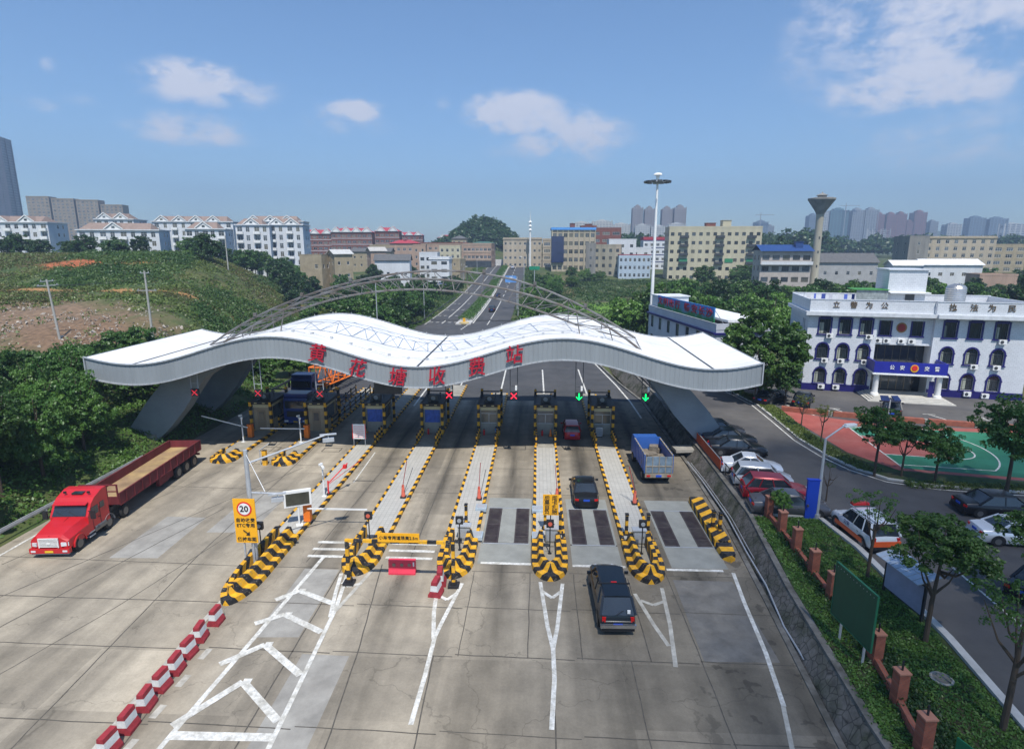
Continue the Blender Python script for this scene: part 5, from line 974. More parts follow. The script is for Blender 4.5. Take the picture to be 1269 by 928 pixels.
for x in (-.5, .3): m = MB(); m.bar((x, -.84, 2.03), (x+.55, -1.0, 2.3), .02, .02); m.build('wiper', m_black, q)
m = MB(); m.bar((0, 1.2, 1.56), (0, -.8, 1.97), .03, .02); m.build('bonnet_seam', M('dark_red', (.25, .01, .01), .5), q)
m = MB(); m.b2(-1.2, 1.2, 1.1, 1.36, .38, .72); m.b2(-1.12, 1.12, 1.1, 1.3, .28, .38, 1); m.build('bumper', [tr_, m_grey], q); m = MB(); m.b2(-.25, .25, 1.37, 1.39, .44, .58); m.build('number_plate', m_yplate, q)
m = MB(); m.b2(-.42, .42, -6.4, 1.0, .55, .85); m.b2(-.6, .6, -5.6, -4.2, .85, 1.1); m.build('chassis', M('greasy_frame', (.11, .1, .09), .8, var=.4, scale=3), q)
for y in (.2, -3.0, -5.0):
    for s in (-1, 1): wheel(q, s*1.02, y, .52, .32).rotation_euler = (0, 0, R(90))
m_mar = M('maroon_trailer', (.16, .025, .03), .7, var=.35, scale=1.2, streak=True); m_deck = M('trailer_deck', (.42, .29, .13), .9, var=.3, scale=.8, col2=(.3, .2, .11), s2=.5)
t_ = thing('trailer', 'long empty maroon drop-side trailer with sandy deck', 'trailer', (-28.8, 32.15, 0), R(184.5)); Y0, Y1 = -14.75, -3.55
m = MB(); m.b2(-1.25, 1.25, Y0, Y1, 1.2, 1.35); m.build('deck', m_deck, t_)
for s in (-1, 1):
    m = MB(); m.b2(s*1.25-.03, s*1.25+.03, Y0, Y1, 1.2, 1.95)
    for y in np.arange(Y0, Y1, .95): m.b2(s*1.3-.03, s*1.3+.03, y, y+.09, 1.15, 1.97)
    m.b2(s*1.27-.05, s*1.27+.05, Y0, Y1, 1.93, 1.99); m.b2(s*1.27-.04, s*1.27+.04, Y0, Y1, 1.12, 1.2); m.build('side_board', m_mar, t_)
m = MB(); m.b2(-1.25, 1.25, Y0-.05, Y0, 1.2, 1.95); m.build('rear_board', m_mar, t_)
m = MB(); m.b2(-1.25, 1.25, Y1, Y1+.06, 1.2, 1.75); [m.b2(x-.04, x+.04, Y1+.02, Y1+.1, 1.7, 2.6) for x in (-1.2, -.5, .5, 1.2)]; m.b2(-1.25, 1.25, Y1+.02, Y1+.1, 2.55, 2.63); m.b2(-1.25, 1.25, Y1+.02, Y1+.1, 2.1, 2.16); m.build('headboard', m_mar, t_)
m = MB(); m.b2(-.5, .5, Y0+.2, Y1-.3, .85, 1.2); m.b2(-1.15, -.9, -9.6, -8.4, .45, 1.0); m.b2(.9, 1.15, -9.6, -8.4, .45, 1.0); m.b2(1.05, 1.1, -10.5, -9.6, .5, 1.1); m.b2(-1.1, -1.05, -10.5, -9.6, .5, 1.1); m.build('frame', m_mar, t_)
for y in (-11.1, -12.35, -13.6):
    for s in (-1, 1): wheel(t_, s*1.04, y, .52, .4).rotation_euler = (0, 0, R(90))
m = MB(); m.b2(-1.1, 1.1, Y0-.1, Y0, .65, .8); m.build('rear_bumper', m_mar, t_); 
for s in (-1, 1): m = MB(); m.b2(s*.9-.15, s*.9+.15, Y0-.13, Y0-.1, .68, .8); m.build('taillight', m_lampred, t_)
# dark blue trucks heading out between the left booths, faces towards the camera
def bigtruck(loc, rz, lab, bed=True):
    q = thing('heavy_truck', lab, 'truck', loc, rz); nb_ = paint('deep_blue', (.015, .04, .2), 0, .4); tcab(q, nb_, 2.1, 2.45, 2.5, .7); 
    m = MB(); m.b2(-1.05, 1.05, 2.12, 2.2, 2.0, 2.75); m.build('windscreen', m_glass, q); m = MB(); m.b2(-.9, .9, 2.1, 2.22, 1.1, 1.7); m.build('grille', m_black, q); m = MB(); m.b2(-1.22, 1.22, 2.0, 2.3, .5, .85); m.build('bumper', nb_, q); m = MB(); m.b2(-1.2, 1.2, .3, 1.9, 3.15, 3.45); m.build('roof_fairing', nb_, q)
    for s in (-1, 1):
        m = MB(); m.b2(s*.95-.2, s*.95+.2, 2.28, 2.33, .6, .78); m.build('headlight', m_lampwhite, q); m = MB(); m.box((s*1.45, 2.1, 2.3), (.25, .1, .7)); m.build('mirror', m_black, q)
        for y in (1.1, -4.0, -5.4): wheel(q, s*1.0, y, .52, .35).rotation_euler = (0, 0, R(90))
    m = MB(); m.b2(-.45, .45, -6.8, 1.8, .6, .95); m.build('chassis', m_black, q); m = MB(); m.b2(-.22, .22, 2.3, 2.33, .56, .68); m.build('number_plate', m_yplate, q); return q
q = bigtruck((-24.6, 59.4, 0), R(180), 'dark blue truck front standing between the two tan-door booths'); m = MB(); m.b2(-1.2, 1.2, -7, -.3, 1.0, 1.3); m.b2(-1.2, 1.2, -.5, -.3, 1.3, 2.7); m.build('cargo_bed', m_dgrey, q)
q = bigtruck((-27.6, 68.5, 0), R(180), 'second dark blue truck carrying the orange crane boom, behind the first')
m = MB(); m.b2(-1.25, 1.25, -13, -.3, 1.05, 1.3); m.build('cargo_bed', m_dgrey, q)
cr_ = thing('crane_boom', 'orange lattice crane boom section lying on a truck beyond the canopy', 'crane boom', (-25.9, 76, 1.35), R(-11)); m = MB()
for dx in (-1.1, 1.1):
    for z in (.0, 2.2): m.tube((dx, -6, z), (dx, 6, z), .11, 8)
    for k in range(8):
        y = -6+k*1.5; m.tube((dx, y, 0 if k % 2 else 2.2), (dx, y+1.5, 2.2 if k % 2 else 0), .06, 6); m.tube((dx, y, 0), (dx, y, 2.2), .06, 6)
for k in range(9):
    y = -6+k*1.5
    for z in (0, 2.2): m.tube((-1.1, y, z), (1.1, y, z), .06, 6)
    if k < 8: m.tube((-1.1, y, 2.2), (1.1, y+1.5, 2.2), .05, 6)
m.build('lattice', m_orange, cr_); m = MB(); m.b2(-1.15, 1.15, -6.15, -6.0, -.1, .45); m.build('end_plate', m_orange, cr_)
q = thing('yellow_machine', 'small yellow round machine part near the striped kerb beyond the canopy', 'machine', (-20.5, 84, .05)); m = MB(); m.lathe([(.3, .6), (.65, .8), (.7, 1.2), (.4, 1.6), (.15, 1.7)], n=14); m.build('drum', m_yellow, q); m = MB(); m.b2(-.5, .5, -.4, .4, 0, .65); m.build('base', m_dgrey, q)
# lorry and blue car-carrier on the far road
q = thing('box_lorry', 'small red lorry at the far end of the road', 'truck', (-12.8, 338, zr(338))); m = MB(); m.b2(-1.2, 1.2, -3, 1.5, .9, 3.3); m.build('cargo_box', paint('dull_maroon', (.25, .03, .04), 0, .5), q); tcab(q, tr_, 1.4, 2.2, 2.0, .6).location = (0, 1.6, 0); m = MB(); m.b2(-.5, .5, -3.05, -3, 1.5, 2.5); m.build('rear_door', m_white, q)
for y in (-2, 2.2):
    for s in (-1, 1): wheel(q, s*1.0, y, .45, .3).rotation_euler = (0, 0, R(90))
q = dup(q, (-9.3, 344, zr(344)), 0, 'dark lorry beside the red one at the far end of the road')
for ch in q.children:
    if ch.name.startswith('cargo_box') or ch.name.startswith('cab'): ch.data = ch.data.copy(); ch.data.materials[0] = paint('navy_black', DK)
# ================================================================== BUILDINGS
_w = {}
def win_mesh(w, h, style='plain', fm=None):
    fm = fm or m_white; k = (round(w, 2), round(h, 2), style, fm.name)
    if k not in _w:
        m = MB(); m.b2(-w/2, w/2, .12, .15, 0, h, 0); t = .06
        m.b2(-w/2, w/2, .06, .12, 0, t, 1); m.b2(-w/2, w/2, .06, .12, h-t, h, 1); m.b2(-w/2, -w/2+t, .06, .12, t, h-t, 1); m.b2(w/2-t, w/2, .06, .12, t, h-t, 1)
        n = max(1, round(w/.9))
        for i in range(1, n): m.b2(-w/2+w*i/n-.025, -w/2+w*i/n+.025, .06, .12, t, h-t, 1)
        if h > 1.3: m.b2(-w/2+t, w/2-t, .065, .115, h*.68, h*.68+.04, 1)
        if style == 'sill': m.b2(-w/2-.1, w/2+.1, -.1, 0, -.1, 0, 1)
        _w[k] = m.mesh('window', [m_wglass, fm])
    return _w[k]
def wall_face(m, org, u, w, h, openings, nrm, mat=0, rev=.15):
    """a wall of width w and height h from org along u with real openings and reveals"""
    xs = sorted({0, w}|{o[0] for o in openings}|{o[0]+o[2] for o in openings}); zs = sorted({0, h}|{o[1] for o in openings}|{o[1]+o[3] for o in openings})
    u = Vector(u); nrm = Vector(nrm); org = Vector(org); P_ = lambda a, z, d=0: tuple(org+u*a+Vector((0, 0, z))-nrm*d)
    for i in range(len(xs)-1):
        for j in range(len(zs)-1):
            cx, cz = (xs[i]+xs[i+1])/2, (zs[j]+zs[j+1])/2
            if any(o[0] < cx < o[0]+o[2] and o[1] < cz < o[1]+o[3] for o in openings): continue
            m.add([P_(xs[i], zs[j]), P_(xs[i+1], zs[j]), P_(xs[i+1], zs[j+1]), P_(xs[i], zs[j+1])], [(0,1,2,3)], mat)
    for x, z, a, b in openings:
        c = [(x, z), (x+a, z), (x+a, z+b), (x, z+b)]
        for k in range(4):
            p, q = c[k], c[(k+1) % 4]; m.add([P_(*p), P_(*q), P_(*q, rev), P_(*p, rev)], [(0,1,2,3)], mat)
def building(name, label, loc, rz, w, d, h, wm, fl=3, cols=5, ww=1.5, wh=1.5, roof='flat', rm=None, group=None, sidecols=2, balcony=(), fm=None, rh=1.6, ledge=None, par=.7, z0=.9, right=True, left=True, cat='building', trim=None, base=None, style='plain', fh=None, skip=(), overh=.5):
    """front faces local -Y; origin at the front centre on the ground"""
    q = thing(name, label, cat, loc, rz, group); fh = fh or (h-.3)/fl; m = MB()
    def ops(W_, n, wid):
        out = []
        if n: 
            for f in range(fl):
                for c in range(n):
                    if (f, c) in skip and W_ == w: continue
                    cx = W_*(c+.5)/n; out.append((cx-wid/2, f*fh+z0 if f*fh+z0+wh < h else h-wh-.2, wid, wh))
        return out
    front = ops(w, cols, ww); side = ops(d, sidecols, min(ww, 1.3))
    wall_face(m, (-w/2, 0, 0), (1, 0, 0), w, h, front, (0, -1, 0)); wall_face(m, (w/2, 0, 0), (0, 1, 0), d, h, side if right else [], (1, 0, 0)); wall_face(m, (-w/2, d, 0), (0, -1, 0), d, h, side if left else [], (-1, 0, 0)); wall_face(m, (w/2, d, 0), (-1, 0, 0), w, h, [], (0, 1, 0))
    m.b2(-w/2+.01, w/2-.01, .01, d-.01, -6, -.002); m.b2(-w/2+.3, w/2-.3, .3, d-.3, 0, h-.02, 1) if fl > 0 and cols else None
    m.build('wall', [wm, m_dgrey], q)
    for x, z, a, b in front: put(win_mesh(a, b, style, fm), 'window', q, (-w/2+x+a/2, 0, z))
    if right:
        for x, z, a, b in side: put(win_mesh(a, b, style, fm), 'window', q, (w/2, x+a/2, z), R(90))
    if left:
        for x, z, a, b in side: put(win_mesh(a, b, style, fm), 'window', q, (-w/2, d-x-a/2, z), R(-90))
    rm = rm or wm; r = MB()
    if roof == 'flat':
        r.b2(-w/2, w/2, 0, d, h, h+.12); 
        for (x0, x1, y0, y1) in [(-w/2-.05, w/2+.05, -.05, .15), (-w/2-.05, w/2+.05, d-.15, d+.05), (-w/2-.05, -w/2+.15, .15, d-.15), (w/2-.15, w/2+.05, .15, d-.15)]: r.b2(x0, x1, y0, y1, h-.02 if False else h+.12, h+par)
        r.build('roof', rm, q)
    elif roof == 'gable':      # ridge along x
        o = overh; r.add([(-w/2-o, -o, h-.1), (w/2+o, -o, h-.1), (w/2+o, d/2, h+rh), (-w/2-o, d/2, h+rh), (-w/2-o, d+o, h-.1), (w/2+o, d+o, h-.1), (-w/2-o, -o, h+.08), (w/2+o, -o, h+.08), (w/2+o, d/2, h+rh+.2), (-w/2-o, d/2, h+rh+.2), (-w/2-o, d+o, h+.08), (w/2+o, d+o, h+.08)],
                                 [(6,7,8,9), (9,8,11,10), (0,3,2,1), (3,4,5,2), (0,1,7,6), (4,10,11,5), (0,6,9,3), (3,9,10,4), (1,2,8,7), (2,5,11,8)]); r.build('roof', rm, q)
        g = MB(); 
        for x in (-w/2+.02, w/2-.02): g.add([(x, 0, h), (x, d, h), (x, d/2, h+rh)], [(0,1,2)])
        g.build('gable', wm, q)
    elif roof == 'hip':
        o = overh; k = min(d/2, w/2)*.9; r.add([(-w/2-o, -o, h), (w/2+o, -o, h), (w/2+o, d+o, h), (-w/2-o, d+o, h), (-w/2+k, d/2, h+rh), (w/2-k, d/2, h+rh)], [(0,1,5,4), (1,2,5), (2,3,4,5), (3,0,4), (3,2,1,0)]); r.build('roof', rm, q)
    if ledge is not None:
        e = MB()
        for f in range(1, fl+1): e.b2(-w/2-.12, w/2+.12, -.14, -.003, f*fh+.02, f*fh+.3)
        e.build('floor_band', ledge, q)
    if trim is not None:
        e = MB(); e.b2(-w/2-.25, w/2+.25, -.3, d+.2, h-.35, h-.02); e.build('cornice', trim, q)
    if base is not None: e = MB(); e.b2(-w/2-.03, w/2+.03, -.04, -.003, 0, fh*.9); e.build('shop_front', base, q)
    for c0, c1, f in balcony:
        e = MB(); e.b2(-w/2+c0, -w/2+c1, -1.2, -.003, f*fh-.05, f*fh+.12); e.b2(-w/2+c0, -w/2+c1, -1.2, -1.1, f*fh+.12, f*fh+1.05, 0); e.b2(-w/2+c0, -w/2+c0+.1, -1.1, -.003, f*fh+.12, f*fh+1.05); e.b2(-w/2+c1-.1, -w/2+c1, -1.1, -.003, f*fh+.12, f*fh+1.05); e.build('balcony', fm or m_white, q)
    return q
def roofbox(q, x0, x1, y0, y1, z0, z1, mm, name='roof_room'): m = MB(); m.b2(x0, x1, y0, y1, z0, z1); m.b2(x0-.2, x1+.2, y0-.2, y1+.2, z1, z1+.15); return m.build(name, mm, q)
m_ww = M('white_render', (.62, .64, .66), .8, var=.12, scale=.5, streak=True); m_blw = M('pale_blue_render', (.42, .5, .58), .8, var=.12, scale=.4); m_terra = M('terracotta_tiles', (.27, .2, .165), .85, var=.25, scale=1)
m_cream = M('cream_render', (.5, .46, .33), .85, var=.15, scale=.5, streak=True); m_beige2 = M('beige_render', (.44, .375, .28), .85, var=.18, scale=.5, streak=True); m_pinkb = M('pink_render', (.4, .28, .21), .85, var=.2, scale=.6, streak=True)
m_tanw = M('tan_render', (.36, .3, .2), .9, var=.25, scale=.5); m_brickr = M('red_brick', (.2, .075, .055), .85, var=.25, scale=.8); m_redroof = M('red_roof_tiles', (.38, .05, .07), .8, var=.25, scale=.8)
m_gconc = M('stained_concrete_wall', (.25, .24, .22), .9, var=.4, scale=.5, streak=True); m_greyroof = M('grey_tile_roof', (.12, .12, .12), .9, var=.3, scale=1.5); m_blueroof = M('blue_sheet_roof', (.1, .32, .72), .5, var=.1, scale=1); m_navy = M('navy_glass', (.015, .025, .09), .15, var=.4, scale=.6, spec=.8)
m_dblueroof = M('dark_blue_roof', (.02, .06, .2), .5, var=.15); m_bluet = M('navy_tile_trim', (.018, .015, .13), .4, var=.15); m_brownb = M('brown_block_render', (.3, .24, .17), .85, var=.25, scale=.2)
G = lambda x, y, dz=0: (x, y, terrain(x, y)+dz)
# ---------------- police station (front towards the forecourt, local -Y)
ps = thing('police_station', 'white tiled three-storey police station with blue arched windows and roof parapet', 'building', (43.3, 69.97, YZ), R(-12.2)); ps.scale = (.812, .85, .87)
m_tilew = M('white_wall_tile', (.62, .64, .67), .4, var=.08, scale=.6, streak=True); nn, nl, nb = nodes_of(m_tilew)
bt = nn.new('ShaderNodeTexBrick'); bt.inputs['Scale'].default_value = 1; bt.inputs['Brick Width'].default_value = .5; bt.inputs['Row Height'].default_value = .25; bt.inputs['Mortar Size'].default_value = .012; bt.inputs['Color1'].default_value = (.66, .68, .71, 1); bt.inputs['Color2'].default_value = (.6, .62, .65, 1); bt.inputs['Mortar'].default_value = (.42, .44, .47, 1)
tt = nn.new('ShaderNodeTexCoord'); mp_ = nn.new('ShaderNodeMapping'); mp_.inputs['Rotation'].default_value = (R(90), 0, 0); nl.new(tt.outputs['Object'], mp_.inputs[0]); nl.new(mp_.outputs[0], bt.inputs['Vector']); nl.new(bt.outputs[0], nb.inputs['Base Color'].links[0].from_node.inputs[0])
PW0, PW1, PD, PH, FH = -13.6, 14.6, 12.5, 10.9, 3.45      # west wing -13.6..-4.4, entrance bay -4.4..2.8, east wing 2.8..14.6
cxs = [-11.3, -8.6, -5.85, 4.75, 7.8, 10.95]; WW, WHH = 1.5, 1.55
def arch_ops(cx, z): return (cx-WW/2, z, WW, WHH+.0)
def wing(x0, x1, cols, y=0):
    m = MB(); op = []
    for f in range(3):
        for c in cols: op.append((c-WW/2-x0, 1.05+f*FH, WW, 2.15))
    wall_face(m, (x0, y, 0), (1, 0, 0), x1-x0, PH, op, (0, -1, 0), rev=.25)
    # arch spandrels fill the square head of each opening
    for x, z, a, b in op:
        if z > 7.5: continue
        cx_, zc_ = x0+x+a/2, z+b-a/2; n = 12
        arcp = [(cx_+a/2*math.cos(math.pi*i/n), zc_+a/2*math.sin(math.pi*i/n)) for i in range(n+1)]
        for i in range(n):
            p, q_ = arcp[i], arcp[i+1]; zt_ = z+b
            m.add([(p[0], y, p[1]), (q_[0], y, q_[1]), (q_[0], y, zt_), (p[0], y, zt_)], [(0,1,2,3)])
            m.add([(p[0], y, p[1]), (q_[0], y, q_[1]), (q_[0], y+.25, q_[1]), (p[0], y+.25, p[1])], [(0,1,2,3)])
    return m, op
m, op1 = wing(PW0, -4.4, cxs[:3]); m2, op2 = wing(2.8, PW1, cxs[3:]); m.add(m2.v, m2.f)
wall_face(m, (PW1, 0, 0), (0, 1, 0), PD, PH, [], (1, 0, 0)); wall_face(m, (PW0, PD, 0), (0, -1, 0), PD, PH, [(PD-3.4, 8.2, .5, 1.6), (PD-2.4, 8.2, .5, 1.6)], (-1, 0, 0)); wall_face(m, (PW1, PD, 0), (-1, 0, 0), PW1-PW0, PH, [], (0, 1, 0))
wall_face(m, (-4.4, .5, 6.9), (1, 0, 0), 7.2, PH-6.9, [(.55, 1.05, 1.3, 2.0), (4.6, 1.05, 1.3, 2.0)], (0, -1, 0)); wall_face(m, (-4.4, 0, 0), (0, 1, 0), 2.5, PH, [], (-1, 0, 0)); wall_face(m, (2.8, 2.5, 0), (0, -1, 0), 2.5, PH, [], (1, 0, 0))
m.b2(-4.4, 2.8, .4, 2.4, 6.7, 6.9); m.b2(-4.4, 2.8, .35, .6, 3.35, 3.5); m.b2(PW0+.02, PW1-.02, .3, PD-.02, PH, PH+.1)
m.build('wall', m_tilew, ps)
for a_ in ((PW0-.06, -4.5, -.07, -.003), (2.9, PW1+.06, -.07, -.003), (PW0-.07, PW0-.003, 0, PD)): pb = MB(); pb.b2(*a_, 0, .95); pb.build('blue_plinth', m_bluet, ps)
pt = MB()
for x0, x1, y0, y1 in [(PW0-.05, -1.0, -.5, -.2), (2.4, PW1+.05, -.9, -.6), (-1.0, 2.4, -.5, -.2), (PW0-.05, PW1+.05, PD-.2, PD+.05)]: pt.b2(x0, x1, y0, y1, PH+.15, PH+1.75); pt.b2(x0-.06, x1+.06, y0-.06, y1+.06, PH+1.75, PH+1.85)
for x in (PW0-.05, PW1-.2): pt.b2(x, x+.25, -.2 if x < 0 else -.6, PD-.2, PH+.15, PH+1.75)
pt.build('parapet', m_tilew, ps); co = MB(); co.b2(PW0-.55, 2.6, -.95, PD+.4, PH-.35, PH+.15); co.b2(2.6, PW1+.55, -1.35, PD+.4, PH-.35, PH+.15); co.build('cornice', M('cornice_white', (.6, .62, .64), .6), ps)
def pwin(cx, z, h, arch_, wide=WW, y=0, curtain=0):
    key = ('p', round(h, 2), arch_, round(wide, 2))
    if key not in _w:
        g = MB(); a = wide; n = 12; hs = h-a/2 if arch_ else h
        pts = [(-a/2, 0), (a/2, 0)]+([(a/2*math.cos(math.pi*i/n), hs+a/2*math.sin(math.pi*i/n)) for i in range(n+1)] if arch_ else [(a/2, h), (-a/2, h)])
        g.add([(x, .2, zz) for x, zz in pts], [tuple(range(len(pts)))])
        for k in ((-.33, .33, .0) if a > 1.4 else (0,)): g.b2(k*a-.02, k*a+.02, .14, .19, 0, hs, 1)
        g.b2(-a/2, a/2, .14, .19, hs-.03, hs+.03, 1); g.b2(-a/2, a/2, .14, .19, 0, .05, 1)
        f = MB(); t = .2
        for s in (-1, 1): f.b2(s*(a/2+t/2)-t/2, s*(a/2+t/2)+t/2, -.09, -.003, 0, hs)
        if arch_:
            for i in range(n):
                t0, t1 = math.pi*i/n, math.pi*(i+1)/n; c0, s0, c1, s1 = math.cos(t0), math.sin(t0), math.cos(t1), math.sin(t1); r0, r1 = a/2, a/2+t
                V = [(r0*c0, -.09, hs+r0*s0), (r1*c0, -.09, hs+r1*s0), (r1*c1, -.09, hs+r1*s1), (r0*c1, -.09, hs+r0*s1)]; V += [(p[0], -.003, p[2]) for p in V]; f.add(V, [(0,1,2,3), (1,5,6,2), (0,3,7,4)])
            f.b2(-a/2-t-.07, -a/2, -.12, -.003, hs-.1, hs+.06); f.b2(a/2, a/2+t+.07, -.12, -.003, hs-.1, hs+.06)
        f.b2(-a/2-t-.1, a/2+t+.1, -.16, -.003, -.16, 0); _w[key] = (g.mesh('window', [m_glass, m_dgrey]), f.mesh('surround', m_bluet))
    g, f = _w[key]; o = put(g, 'window', ps, (cx, y, z)); put(f, 'surround', o)
    if curtain:
        c = MB(); c.b2(-wide/2+.05, -wide/2+.05+curtain, .175, .19, .1, h-wide*.4); c.build('curtain', M('curtain', (.35, .37, .3), .9) if not bpy.data.materials.get('curtain') else bpy.data.materials['curtain'], o)
for f in range(3):
    for i, c in enumerate(cxs): pwin(c, 1.05+f*FH, 2.15, f < 2, curtain=[.5, .3, 0, .45, .6, .35][(i+f*2) % 6])
    if f == 2:
        for c in cxs:   # flatter segment head of the top row
            e = MB(); e.b2(c-.75, c+.75, -.003+.0, .2, 1.05+f*FH+2.02, 1.05+f*FH+2.15); e.b2(c-.95, c+.95, -.1, -.003, 1.05+f*FH+2.15, 1.05+f*FH+2.3); e.b2(c-.7, c+.7, -.1, -.003, 1.05+f*FH+2.3, 1.05+f*FH+2.4); e.build('window_head', m_bluet, ps)
for x in (-3.2, .85): pwin(x, 7.95, 2.0, False, 1.3, .5)
lg = MB(); lg.b2(-4.35, 2.75, 2.3, 2.36, 0, 6.7); lg.build('glazing', m_glass, ps); lf = MB()
for x in np.arange(-4.35, 2.8, 1.02): lf.b2(x, x+.06, 2.24, 2.3, 0, 6.7)
lf.b2(-4.35, 2.75, 2.23, 2.3, 4.0, 4.1); lf.b2(-4.35, 2.75, 2.23, 2.3, 2.3, 2.4); lf.build('glazing_bars', M('bronze_frame', (.1, .09, .07), .5), ps)
pc = MB(); pc.b2(-5.3, 3.7, -3.6, -3.4, 3.55, 5.0); pc.b2(-5.3, -5.1, -3.4, -.1, 3.55, 5.0); pc.b2(3.5, 3.7, -3.4, -.1, 3.55, 5.0); pc.build('portico_band', M('portico_blue', (.02, .025, .3), .45), ps)
pf = MB(); pf.b2(-5.3, 3.7, -3.55, .2, 3.35, 3.55); pf.b2(-5.45, 3.85, -3.75, -3.35, 3.3, 3.42); pf.build('portico_slab', m_white, ps)
for x in (-4.7, 3.1):
    m = MB(); m.lathe([(.55, 0), (.5, .25), (.38, .35), (.34, 2.9), (.45, 3.05), (.5, 3.3)], (x, -3.0, .45), 20); m.build('column', m_white, ps, smooth=True)
stp = MB()
for i in range(4): stp.b2(-6.0-i*.35+.9, 4.4+i*.35-.9, -4.2-i*.4, .2, 0, .45-i*.11)
stp.build('steps', M('step_stone', (.5, .48, .43), .8), ps)
m = MB(); m.b2(1.9, 2.5, -3.1, -3.05, .5, 2.6); m.build('upright_sign', m_bluet, ps)
for ch, x in (('公', -3.1), ('安', -1.85), ('交', 1.15), ('警', 2.4)): put(textmesh(ch, .62, m_white, .02, .012, 'letter'), 'letter', ps, (x, -3.64, 4.28))
em = MB(); em.lathe([(.5, 0), (.5, -.06)], (-.35, -3.62, 4.28), 24, axis='y'); o = em.build('emblem', m_yellow, ps); e2 = MB(); e2.lathe([(.36, 0), (.33, -.04)], (-.35, -3.69, 4.33), 20, axis='y'); e2.build('emblem_centre', m_red, o)
em = MB(); em.lathe([(.68, 0), (.68, -.06)], (-1.15, .49, 9.05), 28, axis='y'); o = em.build('emblem', M('dull_gold', (.3, .16, .05), .5), ps); e2 = MB(); e2.lathe([(.5, 0), (.45, -.05)], (-1.15, .42, 9.05), 24, axis='y'); e2.build('emblem_centre', M('dark_red_disc', (.3, .03, .03), .5), o)
m_bronze = M('bronze_letter', (.12, .085, .05), .6)
for ch, x in (('立', -10.2), ('警', -7.95), ('为', -5.95), ('公', -4.0)): put(textmesh(ch, .95, m_bronze, .03, .012, 'letter'), 'letter', ps, (x, -.55, 11.95))
for ch, x in (('执', 4.3), ('法', 6.8), ('为', 8.9), ('民', 11.2)): put(textmesh(ch, .98, m_bronze, .03, .014, 'letter'), 'letter', ps, (x, -.95, 11.95))
def acu(x, y, z, k=1):
    if 'ac' not in _w:
        m = MB(); m.b2(-.45, .45, -.35, 0, 0, .6); m.b2(-.4, .4, -.3, 0, -.06, 0, 1); n_ = MB(); n_.lathe([(.22, 0), (.22, -.02), (.05, -.03)], (-.12, -.35, .3), 16, axis='y'); _w['ac'] = (m.mesh('air_conditioner', [m_white, m_grey]), n_.mesh('fan_grille', m_dgrey))
    a, b = _w['ac']; o = put(a, 'air_conditioner', ps, (x, y, z)); put(b, 'fan_grille', o)
for x, z in [(-10.6, 7.45), (-5.4, 7.45), (-10.9, 4.0), (-8.75, 4.0), (-5.6, 4.0), (-11.0, .3), (-9.0, .3), (8.2, 3.95), (10.9, 3.95), (11.1, 7.35), (7.9, .3), (10.1, .15)]: acu(x, -.08, z)
for x in (-4.0, -2.9, -1.0, .3, 1.1)[:4]: acu(x, .5, 6.95)
rb = roofbox(ps, -2.2, 2.8, 4.6, 10.0, PH+.1, PH+5.6, m_tilew)
m = MB(); m.b2(-2.2, 3.1, 3.4, 4.6, PH+2.5, PH+2.65); m.build('porch_slab', m_white, ps); m = MB(); m.b2(.2, 1.4, 4.5, 4.58, PH+.15, PH+2.3); m.build('roof_door', m_dgrey, ps)
m = MB(); m.b2(-7.0, -2.3, 3.4, 7.2, PH+2.9, PH+2.98); m.build('green_awning', M('awning_green', (.06, .25, .05), .6), ps); m = MB(); m.b2(-6.6, -2.4, 3.6, 3.66, PH+.1, PH+2.9); m.build('roof_screen', M('pale_screen', (.3, .33, .32), .4, var=.4, scale=2), ps)
tk = thing('water_tank', 'ribbed stainless steel water tank on the police station roof', 'water tank', (51.2, 75.3, YZ+9.6)); m = MB(); pr = []
for i in range(9): pr += [(1.05, .3+i*.27), (1.1, .38+i*.27)]
m.lathe([(1.0, .25)]+pr+[(.9, 2.85), (.3, 3.1)], n=24); m.build('tank_body', M('stainless', (.55, .53, .5), .3, .8), tk, smooth=False); m = MB()
for a in range(4): m.tube((.8*math.cos(a*1.57), .8*math.sin(a*1.57), 0), (.8*math.cos(a*1.57), .8*math.sin(a*1.57), .3), .06, 6)
m.build('stand', m_grey, tk)
lau = thing('washing_line', 'row of small clothes drying on the police station roof, left end', 'washing line', (37.6, 75.3, YZ+9.7), R(-12)); rnd = random.Random(2)
for i in range(9):
    m = MB(); w_ = rnd.uniform(.2, .5); m.b2(-4+i*.85, -4+i*.85+w_, -.02, .02, .6+rnd.uniform(0, .3), 1.7); m.build('garment', M(f'cloth', [(.6, .6, .62), (.1, .15, .5), (.05, .08, .3), (.5, .5, .55)][i % 4], .9), lau)
m = MB(); m.tube((-4.3, 0, 1.72), (4.2, 0, 1.72), .015, 4); m.tube((-4.3, 0, 0), (-4.3, 0, 1.8), .03, 6); m.tube((4.2, 0, 0), (4.2, 0, 1.8), .03, 6); m.build('line', m_grey, lau)
